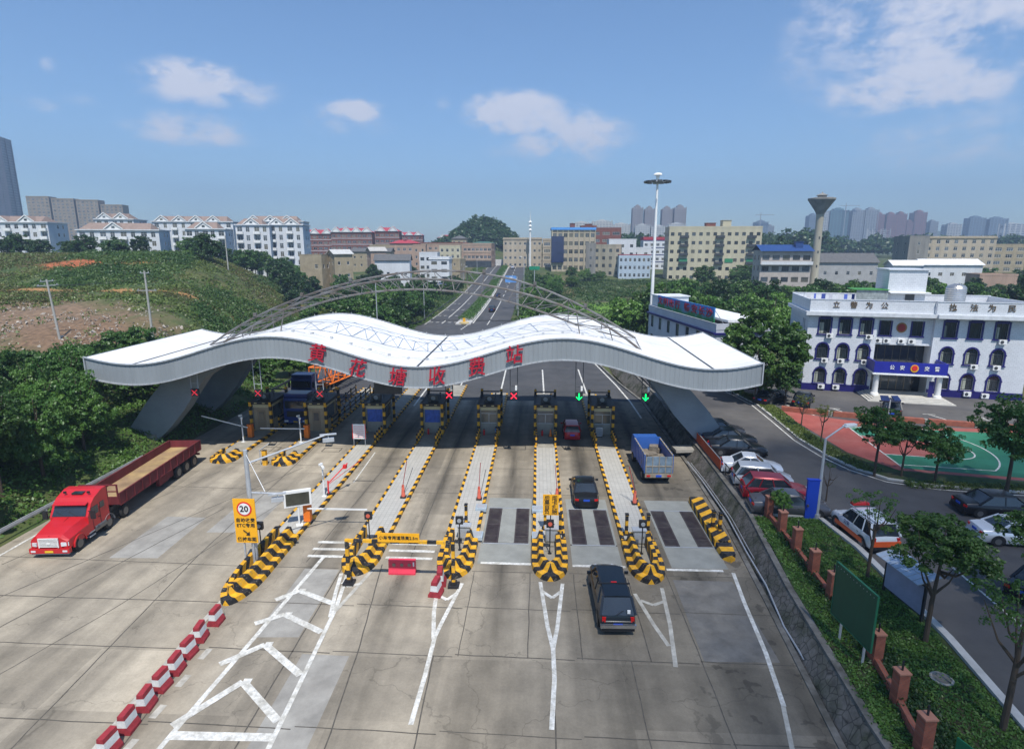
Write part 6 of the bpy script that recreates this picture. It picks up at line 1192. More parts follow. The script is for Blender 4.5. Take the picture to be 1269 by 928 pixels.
# flat extension with roof right of the station
# ---------------- office with the mural billboard, high mast
ob = building('office_building', 'low pale grey two-storey office carrying a mural billboard on its roof edge', (20.9, 89, .9), R(-81.5), 26, 7.5, 6.7, M('pale_grey_tile', (.5, .52, .56), .6, var=.12, scale=.6), 2, 7, 1.2, 1.9, 'flat', group=None, sidecols=0, par=.9, z0=1.0, fm=m_dgrey, fh=3.1)
m = MB(); m.b2(-13.2, 13.2, -.35, 7.8, 6.2, 6.45); m.build('cornice', m_bluet, ob); roofbox(ob, -12.8, -8.4, .4, 5, 6.8, 9.3, m_ww); m = MB(); m.b2(-4, 12, 2, 7.3, 7.6, 7.9); m.build('roof_sheet', m_roof, ob)
m = MB(); m.b2(-8.2, 12.6, -.25, -.1, 7.7, 9.6); m_mural = M('mural_sky_green', (.03, .2, .5), .5, var=.2, scale=.5); nn, nl, nb = nodes_of(m_mural); tt = nn.new('ShaderNodeTexCoord'); sp = nn.new('ShaderNodeSeparateXYZ'); nl.new(tt.outputs['Object'], sp.inputs[0])
nz = nn.new('ShaderNodeTexNoise'); nz.inputs['Scale'].default_value = .8; nl.new(tt.outputs['Object'], nz.inputs['Vector']); ma = nn.new('ShaderNodeMath'); ma.operation = 'MULTIPLY_ADD'; ma.inputs[1].default_value = 2.2; nl.new(nz.outputs[0], ma.inputs[0]); nl.new(sp.outputs[2], ma.inputs[2])
cr2 = nn.new('ShaderNodeValToRGB'); mr = nn.new('ShaderNodeMapRange'); mr.inputs[1].default_value = 8.0; mr.inputs[2].default_value = 11.0; nl.new(ma.outputs[0], mr.inputs[0]); nl.new(mr.outputs[0], cr2.inputs[0])
e = cr2.color_ramp.elements; e[0].color = (.01, .12, .03, 1); e[1].color = (.03, .2, .62, 1); x_ = e.new(.35); x_.color = (.02, .2, .06, 1); x_ = e.new(.5); x_.color = (.1, .25, .35, 1); nl.new(cr2.outputs[0], nb.inputs['Base Color'])
bb = m.build('billboard', m_mural, ob)
for ch, x in zip('文明出行畅安长沙', (-7.0, -4.6, -2.2, .2, 3.8, 6.4, 8.8, 11.2)): put(textmesh(ch, 1.2, m_char, .02, .02, 'letter'), 'letter', bb, (x, -.3, 8.75)).scale = (1.75, 1, 1)
m = MB()
for x in (-6, -1, 4, 9, 12): m.bar((x, 0, 9.4), (x, 1.6, 7.2), .06, .06)
m.build('stays', m_grey, bb)
hm = thing('high_mast_light', 'very tall pale floodlight mast with a round crown behind the mural billboard', 'light mast', (20.15, 106, 0)); m = MB(); m.tube((0, 0, -.1), (0, 0, 30), .36, 16, .17); m.build('pole', m_white, hm, smooth=True)
m = MB(); m.lathe([(.5, 28.6), (.9, 28.9), (.5, 29.1)], n=16); 
for i in range(12):
    a = 2*math.pi*i/12; m.bar((.3*math.cos(a), .3*math.sin(a), 28.95), (2.1*math.cos(a), 2.1*math.sin(a), 28.95), .06, .06)
m.build('crown_ring', m_grey, hm)
for i in range(12):
    a = 2*math.pi*i/12; f = MB(); f.box((2.0*math.cos(a), 2.0*math.sin(a), 28.9), (.5, .75, .3), a); f.build('floodlight', m_dgrey, hm)
m = MB(); m.lathe([(.25, 29.1), (.3, 29.9), (.75, 30.0), (.6, 30.3), (.1, 30.4)], n=16); m.build('cap', m_white, hm)
# ---------------- water tower
wt_ = thing('water_tower', 'tall concrete water tower with a funnel-shaped head', 'water tower', (100.5, 223, 1)); m_wt = M('tower_concrete', (.42, .39, .31), .9, var=.25, scale=.4, streak=True)
m = MB(); m.lathe([(1.7, -1), (1.45, 10), (1.2, 25), (1.3, 28.6)], n=20); m.build('shaft', m_wt, wt_, smooth=True); m = MB(); m.lathe([(1.3, 28.6), (1.9, 29.8), (4.3, 33.3), (4.55, 33.6), (4.55, 34.1), (3.6, 34.3)], n=24); m.build('tank', m_gconc, wt_, smooth=True)
m = MB(); m.lathe([(1.5, 34.3), (1.5, 35.0), (2.0, 35.1), (.3, 35.9), (.1, 36.3)], n=16); m.build('cap', m_gconc, wt_)
for z in (5, 10, 15, 20, 26): m = MB(); m.b2(-.25, .25, -1.66+z*.018, -1.1, z, z+.9); m.build('window', m_dgrey, wt_)
# ---------------- white apartment rows on the left
gA = 'white apartment blocks with terracotta roofs on the left'
def apt(x, y, w, d, h, rz, lab, z=8.0, cols=7, fl=6, side=1, gab=2, roofc=None, blueside=True):
    q = thing('apartment_block', lab, 'building', (x, y, z), rz, gA); fh = h/fl; m = MB(); op = []; n = cols
    for f in range(fl):
        for c in range(n): op.append((w*(c+.5)/n-.95, f*fh+.75, 1.9 if c % 2 == 0 else 1.4, fh-1.25))
    wall_face(m, (-w/2, 0, 0), (1, 0, 0), w, h, op, (0, -1, 0)); wall_face(m, (-w/2, d, 0), (0, -1, 0), d, h, [], (-1, 0, 0)); wall_face(m, (w/2, d, 0), (-1, 0, 0), w, h, [], (0, 1, 0)); m.b2(-w/2+.4, w/2-.4, .4, d-.4, .1, h-.1, 1); m.b2(-w/2, w/2, 0, d, -6, -.01)
    m.build('wall', [m_ww, m_dgrey], q); s = MB(); so = [(d*.45, f*fh+.9, 1.2, 1.4) for f in range(fl)]+[(d*.72, f*fh+.9, 1.0, 1.4) for f in range(fl)]; wall_face(s, (w/2, 0, 0), (0, 1, 0), d, h, so, (1, 0, 0)); s.build('end_wall', m_blw if blueside else m_ww, q)
    for a, b, c_, e in op: put(win_mesh(c_, e, 'plain', m_white), 'window', q, (-w/2+a+c_/2, 0, b))
    for a, b, c_, e in so: put(win_mesh(c_, e, 'plain', m_white), 'window', q, (w/2, a+c_/2, b), R(90))
    for c in range(0, n, 2):
        for f in range(1, fl):
            e = MB(); cx = -w/2+w*(c+.5)/n; e.b2(cx-1.25, cx+1.25, -1.1, -.003, f*fh-.05, f*fh+.08); e.b2(cx-1.25, cx+1.25, -1.1, -1.0, f*fh+.08, f*fh+1.0); e.b2(cx-1.25, cx-1.15, -1.0, -.003, f*fh+.08, f*fh+1.0); e.b2(cx+1.15, cx+1.25, -1.0, -.003, f*fh+.08, f*fh+1.0); e.build('balcony', m_white, q)
    co = MB(); co.b2(-w/2-.4, w/2+.4, -.5, d+.4, h, h+.35); co.build('cornice', m_ww, q)
    r = MB(); o = .2; r.add([(-w/2+.3, .6, h+.35), (w/2-2.6, .6, h+.35), (w/2-2.6, d-.4, h+.35), (-w/2+.3, d-.4, h+.35), (-w/2+2, d/2, h+2.7), (w/2-4, d/2, h+2.7)], [(0,1,5,4), (1,2,5), (2,3,4,5), (3,0,4)]); rf = r.build('roof', roofc or m_terra, q)
    for k in range(gab):
        cx = -w/2+w*(k+.5)/gab*.85+.6; g = MB(); g.add([(cx-2.6, -.3, h+.35), (cx+2.6, -.3, h+.35), (cx, -.3, h+2.4), (cx, d/2, h+2.4), (cx-2.6, d*.3, h+.4), (cx+2.6, d*.3, h+.4)], [(0,1,2)], 0); g.add([(cx-2.9, -.5, h+.35), (cx, -.5, h+2.65), (cx, d/2, h+2.65), (cx-2.9, d*.3, h+.4)], [(0,1,2,3)], 1); g.add([(cx+2.9, -.5, h+.35), (cx, -.5, h+2.65), (cx, d/2, h+2.65), (cx+2.9, d*.3, h+.4)], [(0,3,2,1)], 1)
        g.bar((cx-3, -.52, h+.45), (cx, -.52, h+2.75), .1, .35, 0); g.bar((cx+3, -.52, h+.45), (cx, -.52, h+2.75), .1, .35, 0); g.b2(cx-.5, cx+.5, -.33, -.3, h+.7, h+1.5, 2); g.build('dormer', [m_white, m_terra, m_wglass], rf)
    return q
apt(-197, 222, 22, 12, 18.0, R(8), 'white apartment block with terracotta gables at the far left edge', 9.2, 7, 6)
apt(-178, 249, 15, 12, 20.5, R(10), 'narrow white apartment block in the gap right of the far left block', 9, 5, 7)
apt(-145, 204, 25.5, 11, 15.2, R(14), 'largest front white apartment block with small centre gable and pale blue end wall', 8.6, 8, 5, gab=1)
apt(-121.5, 217, 13.5, 12, 16.5, R(14), 'white apartment block with pink-flowered balcony right of the largest front block', 8, 5, 5, gab=1)
apt(-111, 232, 12.5, 12, 20, R(12), 'white apartment block with a green rooftop, second from right in the white row', 6.5, 4, 6, gab=1)
apt(-100.5, 238, 13.5, 10, 19.5, R(6), 'rightmost white apartment block with twin gables beside the red-roofed rows', 7.2, 4, 6, gab=2)
apt(-152, 262, 34, 11, 20, R(8), 'long white block behind, showing only its terracotta roof over the front rows', 9, 9, 6, gab=4)
apt(-120, 272, 26, 11, 20.5, R(8), 'rear white block with terracotta roof, above the right part of the row', 9, 7, 6, gab=3)
# ---------------- high-rises at the left edge
def tower(name, lab, x, y, w, d, h, wm, bm, fl, grp=None, piers=5, rz=0, crown=True, slab=.5, cat='tower block'):
    q = MB(); q.b2(-w/2, w/2, 0, d, -5, h, 1); fh = h/fl
    for f in range(fl): q.b2(-w/2-.3, w/2+.3, -.3, d+.3, f*fh, f*fh+fh*slab, 0)
    for i in range(piers+1): cx = -w/2+w*i/piers; q.b2(cx-w*.03, cx+w*.03, -.8, -.31, 0, h+(1.5 if crown else .2), 0)
    for i in range(3): cy_ = d*i/2; q.b2(-w/2-.8, -w/2-.31, cy_-.8, cy_+.8, 0, h, 0); q.b2(w/2+.31, w/2+.8, cy_-.8, cy_+.8, 0, h, 0)
    if crown: q.b2(-w*.28, w*.28, d*.2, d*.8, h, h+h*.045, 0); q.b2(-w*.12, w*.12, d*.3, d*.7, h+h*.045, h+h*.07, 0)
    o = q.build(name, [wm, bm], None, loc=(x, y, terrain(x, y)), rz=rz); return tag(o, lab, cat, grp)
m_dkt = M('dark_tower_wall', (.07, .08, .11), .5, var=.2, scale=.1); m_gt = M('grey_tower_wall', (.3, .32, .34), .8, var=.15, scale=.1); m_bt = M('blue_grey_tower', (.17, .23, .29), .5, var=.15, scale=.1); m_rt = M('red_brown_tower', (.26, .12, .11), .8, var=.15, scale=.1); m_tg = M('tower_glass', (.08, .1, .13), .25, var=.2, scale=.05); m_tealt = M('teal_glass_tower', (.1, .2, .22), .3, var=.2, scale=.05); m_palet = M('pale_tower_wall', (.5, .5, .48), .8, var=.1, scale=.1)
q = tower('glass_tower', 'dark blue-black high-rise cut by the left edge of the photo', -700, 752, 46, 30, 146, m_dkt, m_tg, 44, piers=7, rz=R(20), slab=.35, crown=False)
m = MB(); m.b2(-25, 25, -.5, -.4, 141, 145); m.build('roof_sign_band', m_dkt, q)
for i, c in enumerate([0, 1, 2, 3]):
    tag(building('tall_block', ['brown high-rise block with flat cornices behind the white apartments, leftmost section', 'brown high-rise section with white roof house', 'brown high-rise section right of the white roof house', 'lower right section of the brown high-rise'][i], (-565+c*24, 670+c*6, 9), R(12), 23, 16, [65, 63, 62, 57][i], m_brownb, 18, 5, 2.6, 2.1, 'flat', group='sections of the brown high-rise', sidecols=0, trim=m_tanw, right=False, left=False, fh=[3.55, 3.45, 3.4, 3.1][i]))
# ---------------- red roofed rows
gR = 'red-roofed brick housing rows'
def redrow(x, y, w, h, rz, lab, cols, fl=5, gab=3, z=None):
    q = building('housing_row', lab, (x, y, terrain(x, y) if z is None else z), rz, w, 11, h, m_brickr, fl, cols, 2.2, 1.6, 'hip', m_redroof, gR, sidecols=0, rh=2.6, ledge=m_ww)
    for k in range(gab):
        cx = -w/2+w*(k+.5)/gab; g = MB(); g.add([(cx-2.8, -.6, h+.1), (cx+2.8, -.6, h+.1), (cx, -.6, h+3.0), (cx, 5, h+3.0)], [(0,1,2)], 0); g.add([(cx-3.2, -.8, h), (cx, -.8, h+3.2), (cx, 5, h+3.2), (cx-3.2, 3, h+.1)], [(0,1,2,3)], 1); g.add([(cx+3.2, -.8, h), (cx, -.8, h+3.2), (cx, 5, h+3.2), (cx+3.2, 3, h+.1)], [(0,1,2,3)], 1); g.bar((cx-3.1, -.82, h+.1), (cx, -.82, h+3.2), .1, .4, 0); g.bar((cx+3.1, -.82, h+.1), (cx, -.82, h+3.2), .1, .4, 0); g.build('dormer', [m_white, m_redroof], q)
    return q
redrow(-139, 372, 23, 17.5, R(6), 'red-roofed brick housing row just right of the white apartments', 7); redrow(-116, 373, 25, 18.5, R(6), 'red-roofed brick housing row with white balcony bands, second from left', 8, gab=4); redrow(-99.5, 396, 16, 19.5, R(4), 'grey-walled red-roofed row with a roof turret, third from left', 5, gab=2)
redrow(-107, 500, 22, 19, R(4), 'distant red-roofed row right of the roof turret', 5, gab=3); redrow(-80, 560, 26, 18, R(4), 'farthest red-roofed row near the wooded knoll', 6, gab=3); redrow(-52, 590, 18, 17, 0, 'tiny red roof peeping above the trees left of the wooded knoll', 4, gab=2)
# ---------------- village houses
building('hut', 'low windowless khaki shed with a dark doorway in the left fields', (-79, 206, 10), R(-8), 8.2, 6, 5.4, m_tanw, 1, 2, 1.2, 1.4, 'flat', par=.3, skip=((0, 0),), cat='house'); building('house', 'tan gabled house with pale roof among the left fields', (-68, 208, 7), R(38), 6.5, 7, 8.8, m_tanw, 2, 2, .9, 1.1, 'gable', M('pale_roof', (.5, .5, .48), .7), rh=1.4, cat='house')
building('house', 'long low white house with grey tiled roof left of the village', (-57, 233, 6.5), R(6), 13.5, 7, 6.6, m_ww, 1, 4, 1.2, 1.2, 'gable', m_greyroof, rh=2.2, cat='house'); building('house', 'small gabled house with pale roof behind the long white house', (-71, 266, 8), R(30), 7, 7, 8.5, m_pinkb, 2, 2, 1, 1.2, 'gable', M('pale_roof2', (.45, .43, .4), .7), rh=1.6, cat='house')
building('house', 'pale flat house between tan gabled house and village', (-84, 300, 8), 0, 20, 8, 8, m_tanw, 2, 6, 1.1, 1.1, 'gable', m_greyroof, rh=1.6, cat='house')
building('house', 'white two-storey house with dark windows nearest the far road', (-41, 248, 4), R(-2), 8.4, 7, 9.6, m_ww, 3, 2, 2.4, 1.3, 'flat', cat='house', trim=m_white, fm=m_dgrey, sidecols=0); building('house', 'bare grey concrete house right of the white two-storey house', (-35.6, 255, 4), R(-10), 5, 8, 8.7, m_tanw, 3, 1, .9, 1.1, 'flat', cat='house')
building('house', 'white house with wide windows behind the nearest white house', (-48, 262, 4.4), 0, 8, 7, 11.0, m_ww, 3, 3, 1.7, 1.4, 'flat', cat='house', fm=m_dgrey); building('house', 'tall beige house with stacked balconies in the village centre', (-44, 300, 6), R(4), 10.5, 9, 12.4, m_cream, 4, 4, 1.3, 1.5, 'flat', cat='house'); building('house', 'narrow pink house with a side stair in the village', (-57, 288, 5.5), R(6), 6, 8, 13.3, m_pinkb, 4, 2, 1, 1.3, 'flat', cat='house')
q = building('village_building', 'pink long building with red hipped roof and a white dish on top', (-70, 314, 6.8), R(5), 15, 10, 13.4, m_pinkb, 3, 5, 1.5, 1.5, 'hip', m_redroof, rh=1.8); m = MB(); m.lathe([(.1, 0), (1.0, .3), (1.1, .5)], (0, 4, 15.3), 14); m.build('dish', m_white, q)
building('village_building', 'pink terrace building with brown roof terraces at the village back', (-53, 341, 8), R(3), 26, 10, 12.2, m_pinkb, 3, 8, 1.6, 1.5, 'flat', m_brickr, ledge=m_beige2); building('village_building', 'orange shop building with long window bands at the left road corner', (-33, 326, 7.4), R(-4), 15.5, 12, 12.3, m_pinkb, 3, 7, 1.7, 1.5, 'flat', base=m_wglass, ledge=m_beige2)
building('village_building', 'tan pavilion-roofed house top of the village skyline', (-48, 366, 9), 0, 9, 8, 14.3, m_tanw, 4, 3, 1.2, 1.4, 'hip', m_greyroof, rh=1.8); building('village_building', 'green-roofed building behind the orange shop', (-34, 372, 9), 0, 14, 9, 11.6, m_pinkb, 3, 5, 1.4, 1.4, 'hip', M('green_roof', (.05, .13, .1), .7), rh=1.2)
building('village_building', 'long pale building left of the red hipped roof', (-86, 338, 8), R(5), 18, 9, 11, m_tanw, 3, 6, 1.5, 1.4, 'flat')
building('school_building', 'long beige three-storey building with small dark windows behind the thin spire', (-8.5, 328, 7.3), R(0), 21, 10, 15.3, m_beige2, 4, 8, 1.3, 1.4, 'flat', trim=m_beige2); building('school_building', 'beige corner section with open balconies between spire and navy glass', (7.2, 326, 7.3), 0, 9.6, 10, 14.8, m_beige2, 4, 2, 3.4, 1.6, 'flat', ledge=m_beige2)
q = building('office_block', 'beige four-storey block with bright blue roof edge and navy glass stair tower', (17.6, 303, 6.2), R(1), 21.5, 13, 20.2, m_beige2, 5, 8, 1.9, 2.0, 'flat', fm=m_cream, par=.4); m = MB(); m.b2(-11.2, 11.0, -.6, 13, 20.4, 21.6); m.build('blue_roof_edge', m_blueroof, q); m = MB(); m.b2(-11.0, -4.9, -1.2, -.01, 4.5, 17.3); m.build('glass_front', m_navy, q); m = MB()
for i in range(9): x = -10.75+21.5*i/8; m.b2(x-.15, x+.15, -.5, -.003, 0, 20.2)
m.build('piers', m_cream, q); roofbox(q, -1.6, .8, 4, 7, 20.6, 23.6, m_brickr)
building('brick_block', 'dark red brick block with white window bands behind the blue-edged building', (38.5, 347, 8.2), R(2), 17, 12, 20.2, m_brickr, 5, 3, 4.0, 1.7, 'flat', fm=m_ww); roofbox(building('brick_annex', 'small dark red roof annex between blue roof edge and brick block', (29, 352, 8.2), 0, 9, 9, 21.5, m_brickr, 5, 3, 1.4, 1.4, 'flat'), -2, 2, 2, 5, 21.6, 23, m_brickr)
building('derelict_house', 'stained bare concrete house with empty windows below the brick block', (31.8, 280, 4.8), R(-10), 12.5, 9, 14.0, M('derelict_wall', (.36, .33, .25), .9, var=.4, scale=.4, streak=True), 4, 4, 1.3, 1.5, 'flat', fm=m_dgrey); building('derelict_wing', 'grey raw concrete wing left of the stained derelict house', (24.2, 279, 4.8), R(-4), 4.6, 9, 14.6, m_gconc, 4, 1, .9, 1.1, 'flat', fm=m_dgrey)
building('white_house', 'white cube house with black square windows right of the derelict house', (40.5, 293, 5.6), 0, 13, 9, 15.8, m_ww, 4, 3, 1.5, 1.4, 'flat', fm=m_dgrey); building('white_house', 'lower plain white house between cube house and yellow block', (50.5, 300, 6), 0, 10, 9, 11.5, m_ww, 3, 2, 1.6, 1.4, 'flat'); building('white_house', 'pale blue low house with maroon roof edge under the white cube house', (43, 270, 4.3), R(-3), 14, 8, 10.4, m_blw, 3, 7, 1.1, 1.5, 'flat', m_redroof, par=.3)
building('white_house', 'white three-storey house with crimson parapet left of the yellow block', (60.5, 317, 7), 0, 12, 9, 14.8, m_ww, 4, 4, 1.6, 1.3, 'flat', m_redroof, par=1.6, ledge=m_bluet)
q = building('residential_block', 'long pale yellow six-storey residential block with green shop windows and roof garden', (75.5, 263, 3.8), R(-4), 38.5, 13, 22.2, m_cream, 6, 13, 1.5, 1.45, 'flat', sidecols=3, fm=m_dgrey, par=.9, balcony=[(c, c+3.6, f) for c in (4.6, 19.5, 32.5) for f in (2, 3, 4, 5)])
roofbox(q, 3.5, 7, 3, 8, 22.3, 25.6, m_cream); roofbox(q, -3, 1, 5, 9, 22.3, 24.6, m_brickr)
m = MB(); m.b2(-14.6, -11, -.2, -.05, 8, 9.6); m.b2(4.6, 8, -.2, -.05, 8, 9.6); m.b2(13.5, 17, -.2, -.05, 8, 9.6); m.build('green_glazing', M('green_glass', (.05, .25, .12), .3), q)
q = building('house', 'two-storey villa with dark blue roof and white balcony rail beside the water tower', (86, 213, 1.6), R(-3), 17, 9, 15.3, M('pinkish_white', (.45, .4, .36), .8, var=.2, scale=.5), 4, 5, 2.4, 1.7, 'flat', cat='house', par=.2, fm=m_dgrey); m = MB(); m.add([(-9, -1.2, 15.2), (9, -1.2, 15.2), (9, 5, 17.4), (-9, 5, 17.4), (-9, 10, 15.2), (9, 10, 15.2)], [(0,1,2,3), (3,2,5,4)]); m.build('blue_roof', m_dblueroof, q); m = MB(); m.b2(-8.6, 8.6, -1.4, -.01, 10.6, 10.8); m.b2(-8.6, 8.6, -1.4, -1.3, 10.8, 11.7); m.build('balcony', m_ww, q); roofbox(q, 3.5, 6, 2, 4, 16.4, 18.3, m_dblueroof)
building('long_hall', 'long low hall with dark grey tiled gable roof right of the water tower', (113, 228, 2), R(-6), 24, 12, 10.6, M('grey_white_wall', (.38, .38, .38), .8, var=.2, scale=.5), 2, 6, 1.2, 1.4, 'gable', m_greyroof, rh=3.2, cat='house'); building('shed', 'small white-roofed house just right of the grey gabled hall', (131.5, 220, 1.8), R(-8), 9, 8, 10.0, m_ww, 2, 3, 1.1, 1.3, 'gable', m_roof, rh=1.6, cat='house')
building('shed', 'long low house with a bright white sheet roof below the beige block', (152, 227, 2.2), R(-5), 20, 9, 9.6, m_ww, 2, 5, 1.4, 1.3, 'gable', m_roof, rh=1.9, cat='house'); building('house', 'small house with pink-edged flat roof at the right under the trees', (143.5, 193, .7), R(-4), 11, 7, 8.6, m_pinkb, 2, 3, 1.3, 1.2, 'flat', cat='house')
building('dormitory_block', 'beige three-storey block with flat cornice near the right edge', (202, 299, 6), R(-3), 32, 13, 16.6, m_beige2, 5, 8, 1.7, 1.7, 'flat', trim=m_tanw, par=.8); building('dormitory_block', 'grey end wing left of the beige three-storey block', (181.5, 297, 6), R(-3), 9, 14, 16.8, m_gconc, 4, 1, 1.2, 1.4, 'flat'); building('dormitory_block', 'open-terraced right wing of the beige block beside the trees', (226, 300, 6), R(-3), 15, 11, 13, m_tanw, 4, 3, 3.0, 1.6, 'flat')
q = thing('spire', 'thin white telecom spire rising before the beige school', 'mast', (-4.3, 322, 7.4)); m = MB(); m.tube((0, 0, 0), (0, 0, 24), .55, 12, .4); m.tube((0, 0, 24), (0, 0, 30), .2, 8, .03); m.build('pole', m_white, q); m = MB(); [m.lathe([(.9, z), (.9, z+.25), (.5, z+.9)], n=14) for z in (19.5, 21.5, 23.5)]; m.build('ring', m_white, q)
m = MB(); m.b2(-24, 12, 340, 341, 7, 11.5); tag(m.build('white_boundary_wall', m_ww), 'white low wall and hoarding at the end of the far road', 'wall'); q = thing('shop_awning', 'blue and white kiosk at the end of the far road', 'kiosk', (-7, 336, 8)); m = MB(); m.b2(-3, 3, 0, 3, 0, 3); m.build('kiosk_body', m_ww, q); m = MB(); m.b2(-3.2, 3.2, -.6, 3.1, 3, 4.6); m.build('blue_panel', M('kiosk_blue', (.03, .2, .6), .6), q)
# ---------------- far skyline
gF = 'towers on the far skyline'
for lab, x, w, z in [('brown-grey twin-core tower, leftmost of the far four above the mast', 176, 17, 78), ('far grey tower second from left behind the mast pole', 197, 15.5, 76), ('far grey tower third of four, just right of the mast', 228, 17, 76), ('far grey tower rightmost and widest of the four', 250.6, 19.5, 78)]: tower('far_tower', lab, x, 1095, w, 14, z, M('taupe_tower', (.26, .22, .21), .8, var=.1, scale=.1) if not bpy.data.materials.get('taupe_tower') else bpy.data.materials['taupe_tower'], m_gt, 26, gF, 4)
for i, (x, w, z, lab) in enumerate([(60, 26, 42, 'pale distant housing block left end above the brick block'), (88, 26, 44, 'pale distant housing block middle above the brick block'), (114, 24, 40, 'pale distant housing block right end above the brick block')]): tower('far_block', lab, x, 845, w, 14, z, m_palet, m_gt, 14, 'pale distant blocks above the brick block', 6)
for i, (x, w, z, lab) in enumerate([(178, 24, 46, 'pale distant block at the foot of the leftmost far tower'), (206, 26, 44, 'pale distant block between the far towers'), (236, 28, 48, 'pale distant block at the foot of the rightmost far tower')]): tower('far_block', lab, x, 1050, w, 14, z, m_palet, m_gt, 14, 'pale distant blocks under the far towers', 6)
for (x, w, z, mm, fl, lab) in [(624, 20, 80, m_bt, 24, 'blue distant tower left of the water tower shaft'), (645, 20, 89, m_palet, 26, 'pale distant tower right behind the water tower shaft'), (679, 38, 91, m_tealt, 28, 'broad teal glass tower right of the water tower'), (721, 26, 91, m_gt, 28, 'grey twin tower, left one, right of the teal tower'), (751, 28, 92, m_gt, 28, 'grey twin tower, right one'),
                            (771, 15, 82, m_rt, 26, 'narrow red-brown tower beside the grey twins'), (796, 22, 82, m_rt, 26, 'red-brown tower left of the pair in mid skyline'), (818, 19, 83, m_rt, 26, 'red-brown tower right of the pair in mid skyline'), (858, 26, 86, m_rt, 27, 'tallest red-brown tower with stepped crown'), (838, 14, 66, m_rt, 20, 'low red-brown tower between the taller ones'),
                            (890, 16, 66, m_gt, 20, 'slim grey tower right of the tallest red-brown one'), (935, 30, 60, m_palet, 18, 'pale far tower before the far ridge'), (984, 33, 74, m_bt, 22, 'blue-grey tower left of the far right pair'), (1030, 38, 72, m_bt, 22, 'blue-grey tower right of the far right pair'), (1062, 60, 60, m_palet, 15, 'broad pale government-like block near the right edge'),
                            (770, 50, 49, m_palet, 12, 'white office block in front of the red-brown towers'), (812, 40, 30, m_palet, 8, 'low white block under the red-brown towers'), (509, 26, 66, m_bt, 20, 'blue-grey tower under construction left of the trees by the water tower'), (530, 12, 57, m_gt, 18, 'slim tower beside the one under construction'), (572, 30, 40, m_gt, 12, 'low hazy block left of the water tower')]:
    tower('far_tower', lab, x, 1412, w, 20, z, mm, m_tg, fl, gF, 5)
for x, y, z, lab in [(500, 1400, 84, 'thin tower crane left of the water tower'), (688, 1405, 104, 'thin tower crane above the teal tower')]:
    m = MB(); m.bar((0, 0, 0), (0, 0, z), 1.5, 1.5); m.bar((-12, 0, z-3), (30, 0, z-3), 1.2, 1.2); m.bar((0, 0, z-3), (0, 0, z+3), 1, 1); tag(m.build('tower_crane', m_grey, None, loc=(x, y, 9)), lab, 'crane')
# ================================================================== PLANTS
def leaf_mat(name, c1, c2, tr=.3, sc=.9):
    m = bpy.data.materials.new(name); m.use_nodes = True; n, l = m.node_tree.nodes, m.node_tree.links; n.clear()
    t = n.new('ShaderNodeTexCoord'); nz = n.new('ShaderNodeTexNoise'); nz.inputs['Scale'].default_value = sc; nz.inputs['Detail'].default_value = 4; oi = n.new('ShaderNodeObjectInfo')
    l.new(t.outputs['Object'], nz.inputs['Vector']); r = n.new('ShaderNodeMapRange'); r.inputs[1].default_value = .35; r.inputs[2].default_value = .65; l.new(nz.outputs[0], r.inputs[0])
    mi = n.new('ShaderNodeMix'); mi.data_type = 'RGBA'; mi.inputs['A'].default_value = (*c1, 1); mi.inputs['B'].default_value = (*c2, 1); l.new(r.outputs[0], mi.inputs['Factor'])
    rr = n.new('ShaderNodeMapRange'); rr.inputs[3].default_value = .7; rr.inputs[4].default_value = 1.3; l.new(oi.outputs['Random'], rr.inputs[0]); s = n.new('ShaderNodeVectorMath'); s.operation = 'SCALE'; l.new(mi.outputs['Result'], s.inputs[0]); l.new(rr.outputs[0], s.inputs['Scale'])
    d = n.new('ShaderNodeBsdfDiffuse'); tl = n.new('ShaderNodeBsdfTranslucent'); g = n.new('ShaderNodeBsdfGlossy'); g.inputs['Roughness'].default_value = .45; g.inputs['Color'].default_value = (.8, .85, .8, 1)
    l.new(s.outputs[0], d.inputs[0]); l.new(s.outputs[0], tl.inputs[0]); x = n.new('ShaderNodeMixShader'); x.inputs[0].default_value = tr; l.new(d.outputs[0], x.inputs[1]); l.new(tl.outputs[0], x.inputs[2])
    y = n.new('ShaderNodeMixShader'); y.inputs[0].default_value = .035; l.new(x.outputs[0], y.inputs[1]); l.new(g.outputs[0], y.inputs[2]); o = n.new('ShaderNodeOutputMaterial'); l.new(y.outputs[0], o.inputs[0]); return m
m_leafA = leaf_mat('leaf_dark_green', (.036, .098, .018), (.085, .17, .03)); m_leafB = leaf_mat('leaf_mid_green', (.06, .14, .022), (.12, .225, .04)); m_leafC = leaf_mat('leaf_yellow_green', (.11, .15, .03), (.17, .19, .035))
m_leafD = leaf_mat('leaf_deep_green', (.02, .06, .014), (.048, .105, .022)); m_leafE = leaf_mat('leaf_bright_green', (.06, .145, .022), (.11, .22, .035)); m_dry = leaf_mat('dry_grass', (.12, .13, .04), (.2, .17, .07), sc=.12); m_weed = leaf_mat('weed_green', (.075, .14, .024), (.16, .2, .045), sc=.1); m_weed2 = leaf_mat('low_bush_green', (.045, .105, .02), (.1, .17, .035), sc=.15)
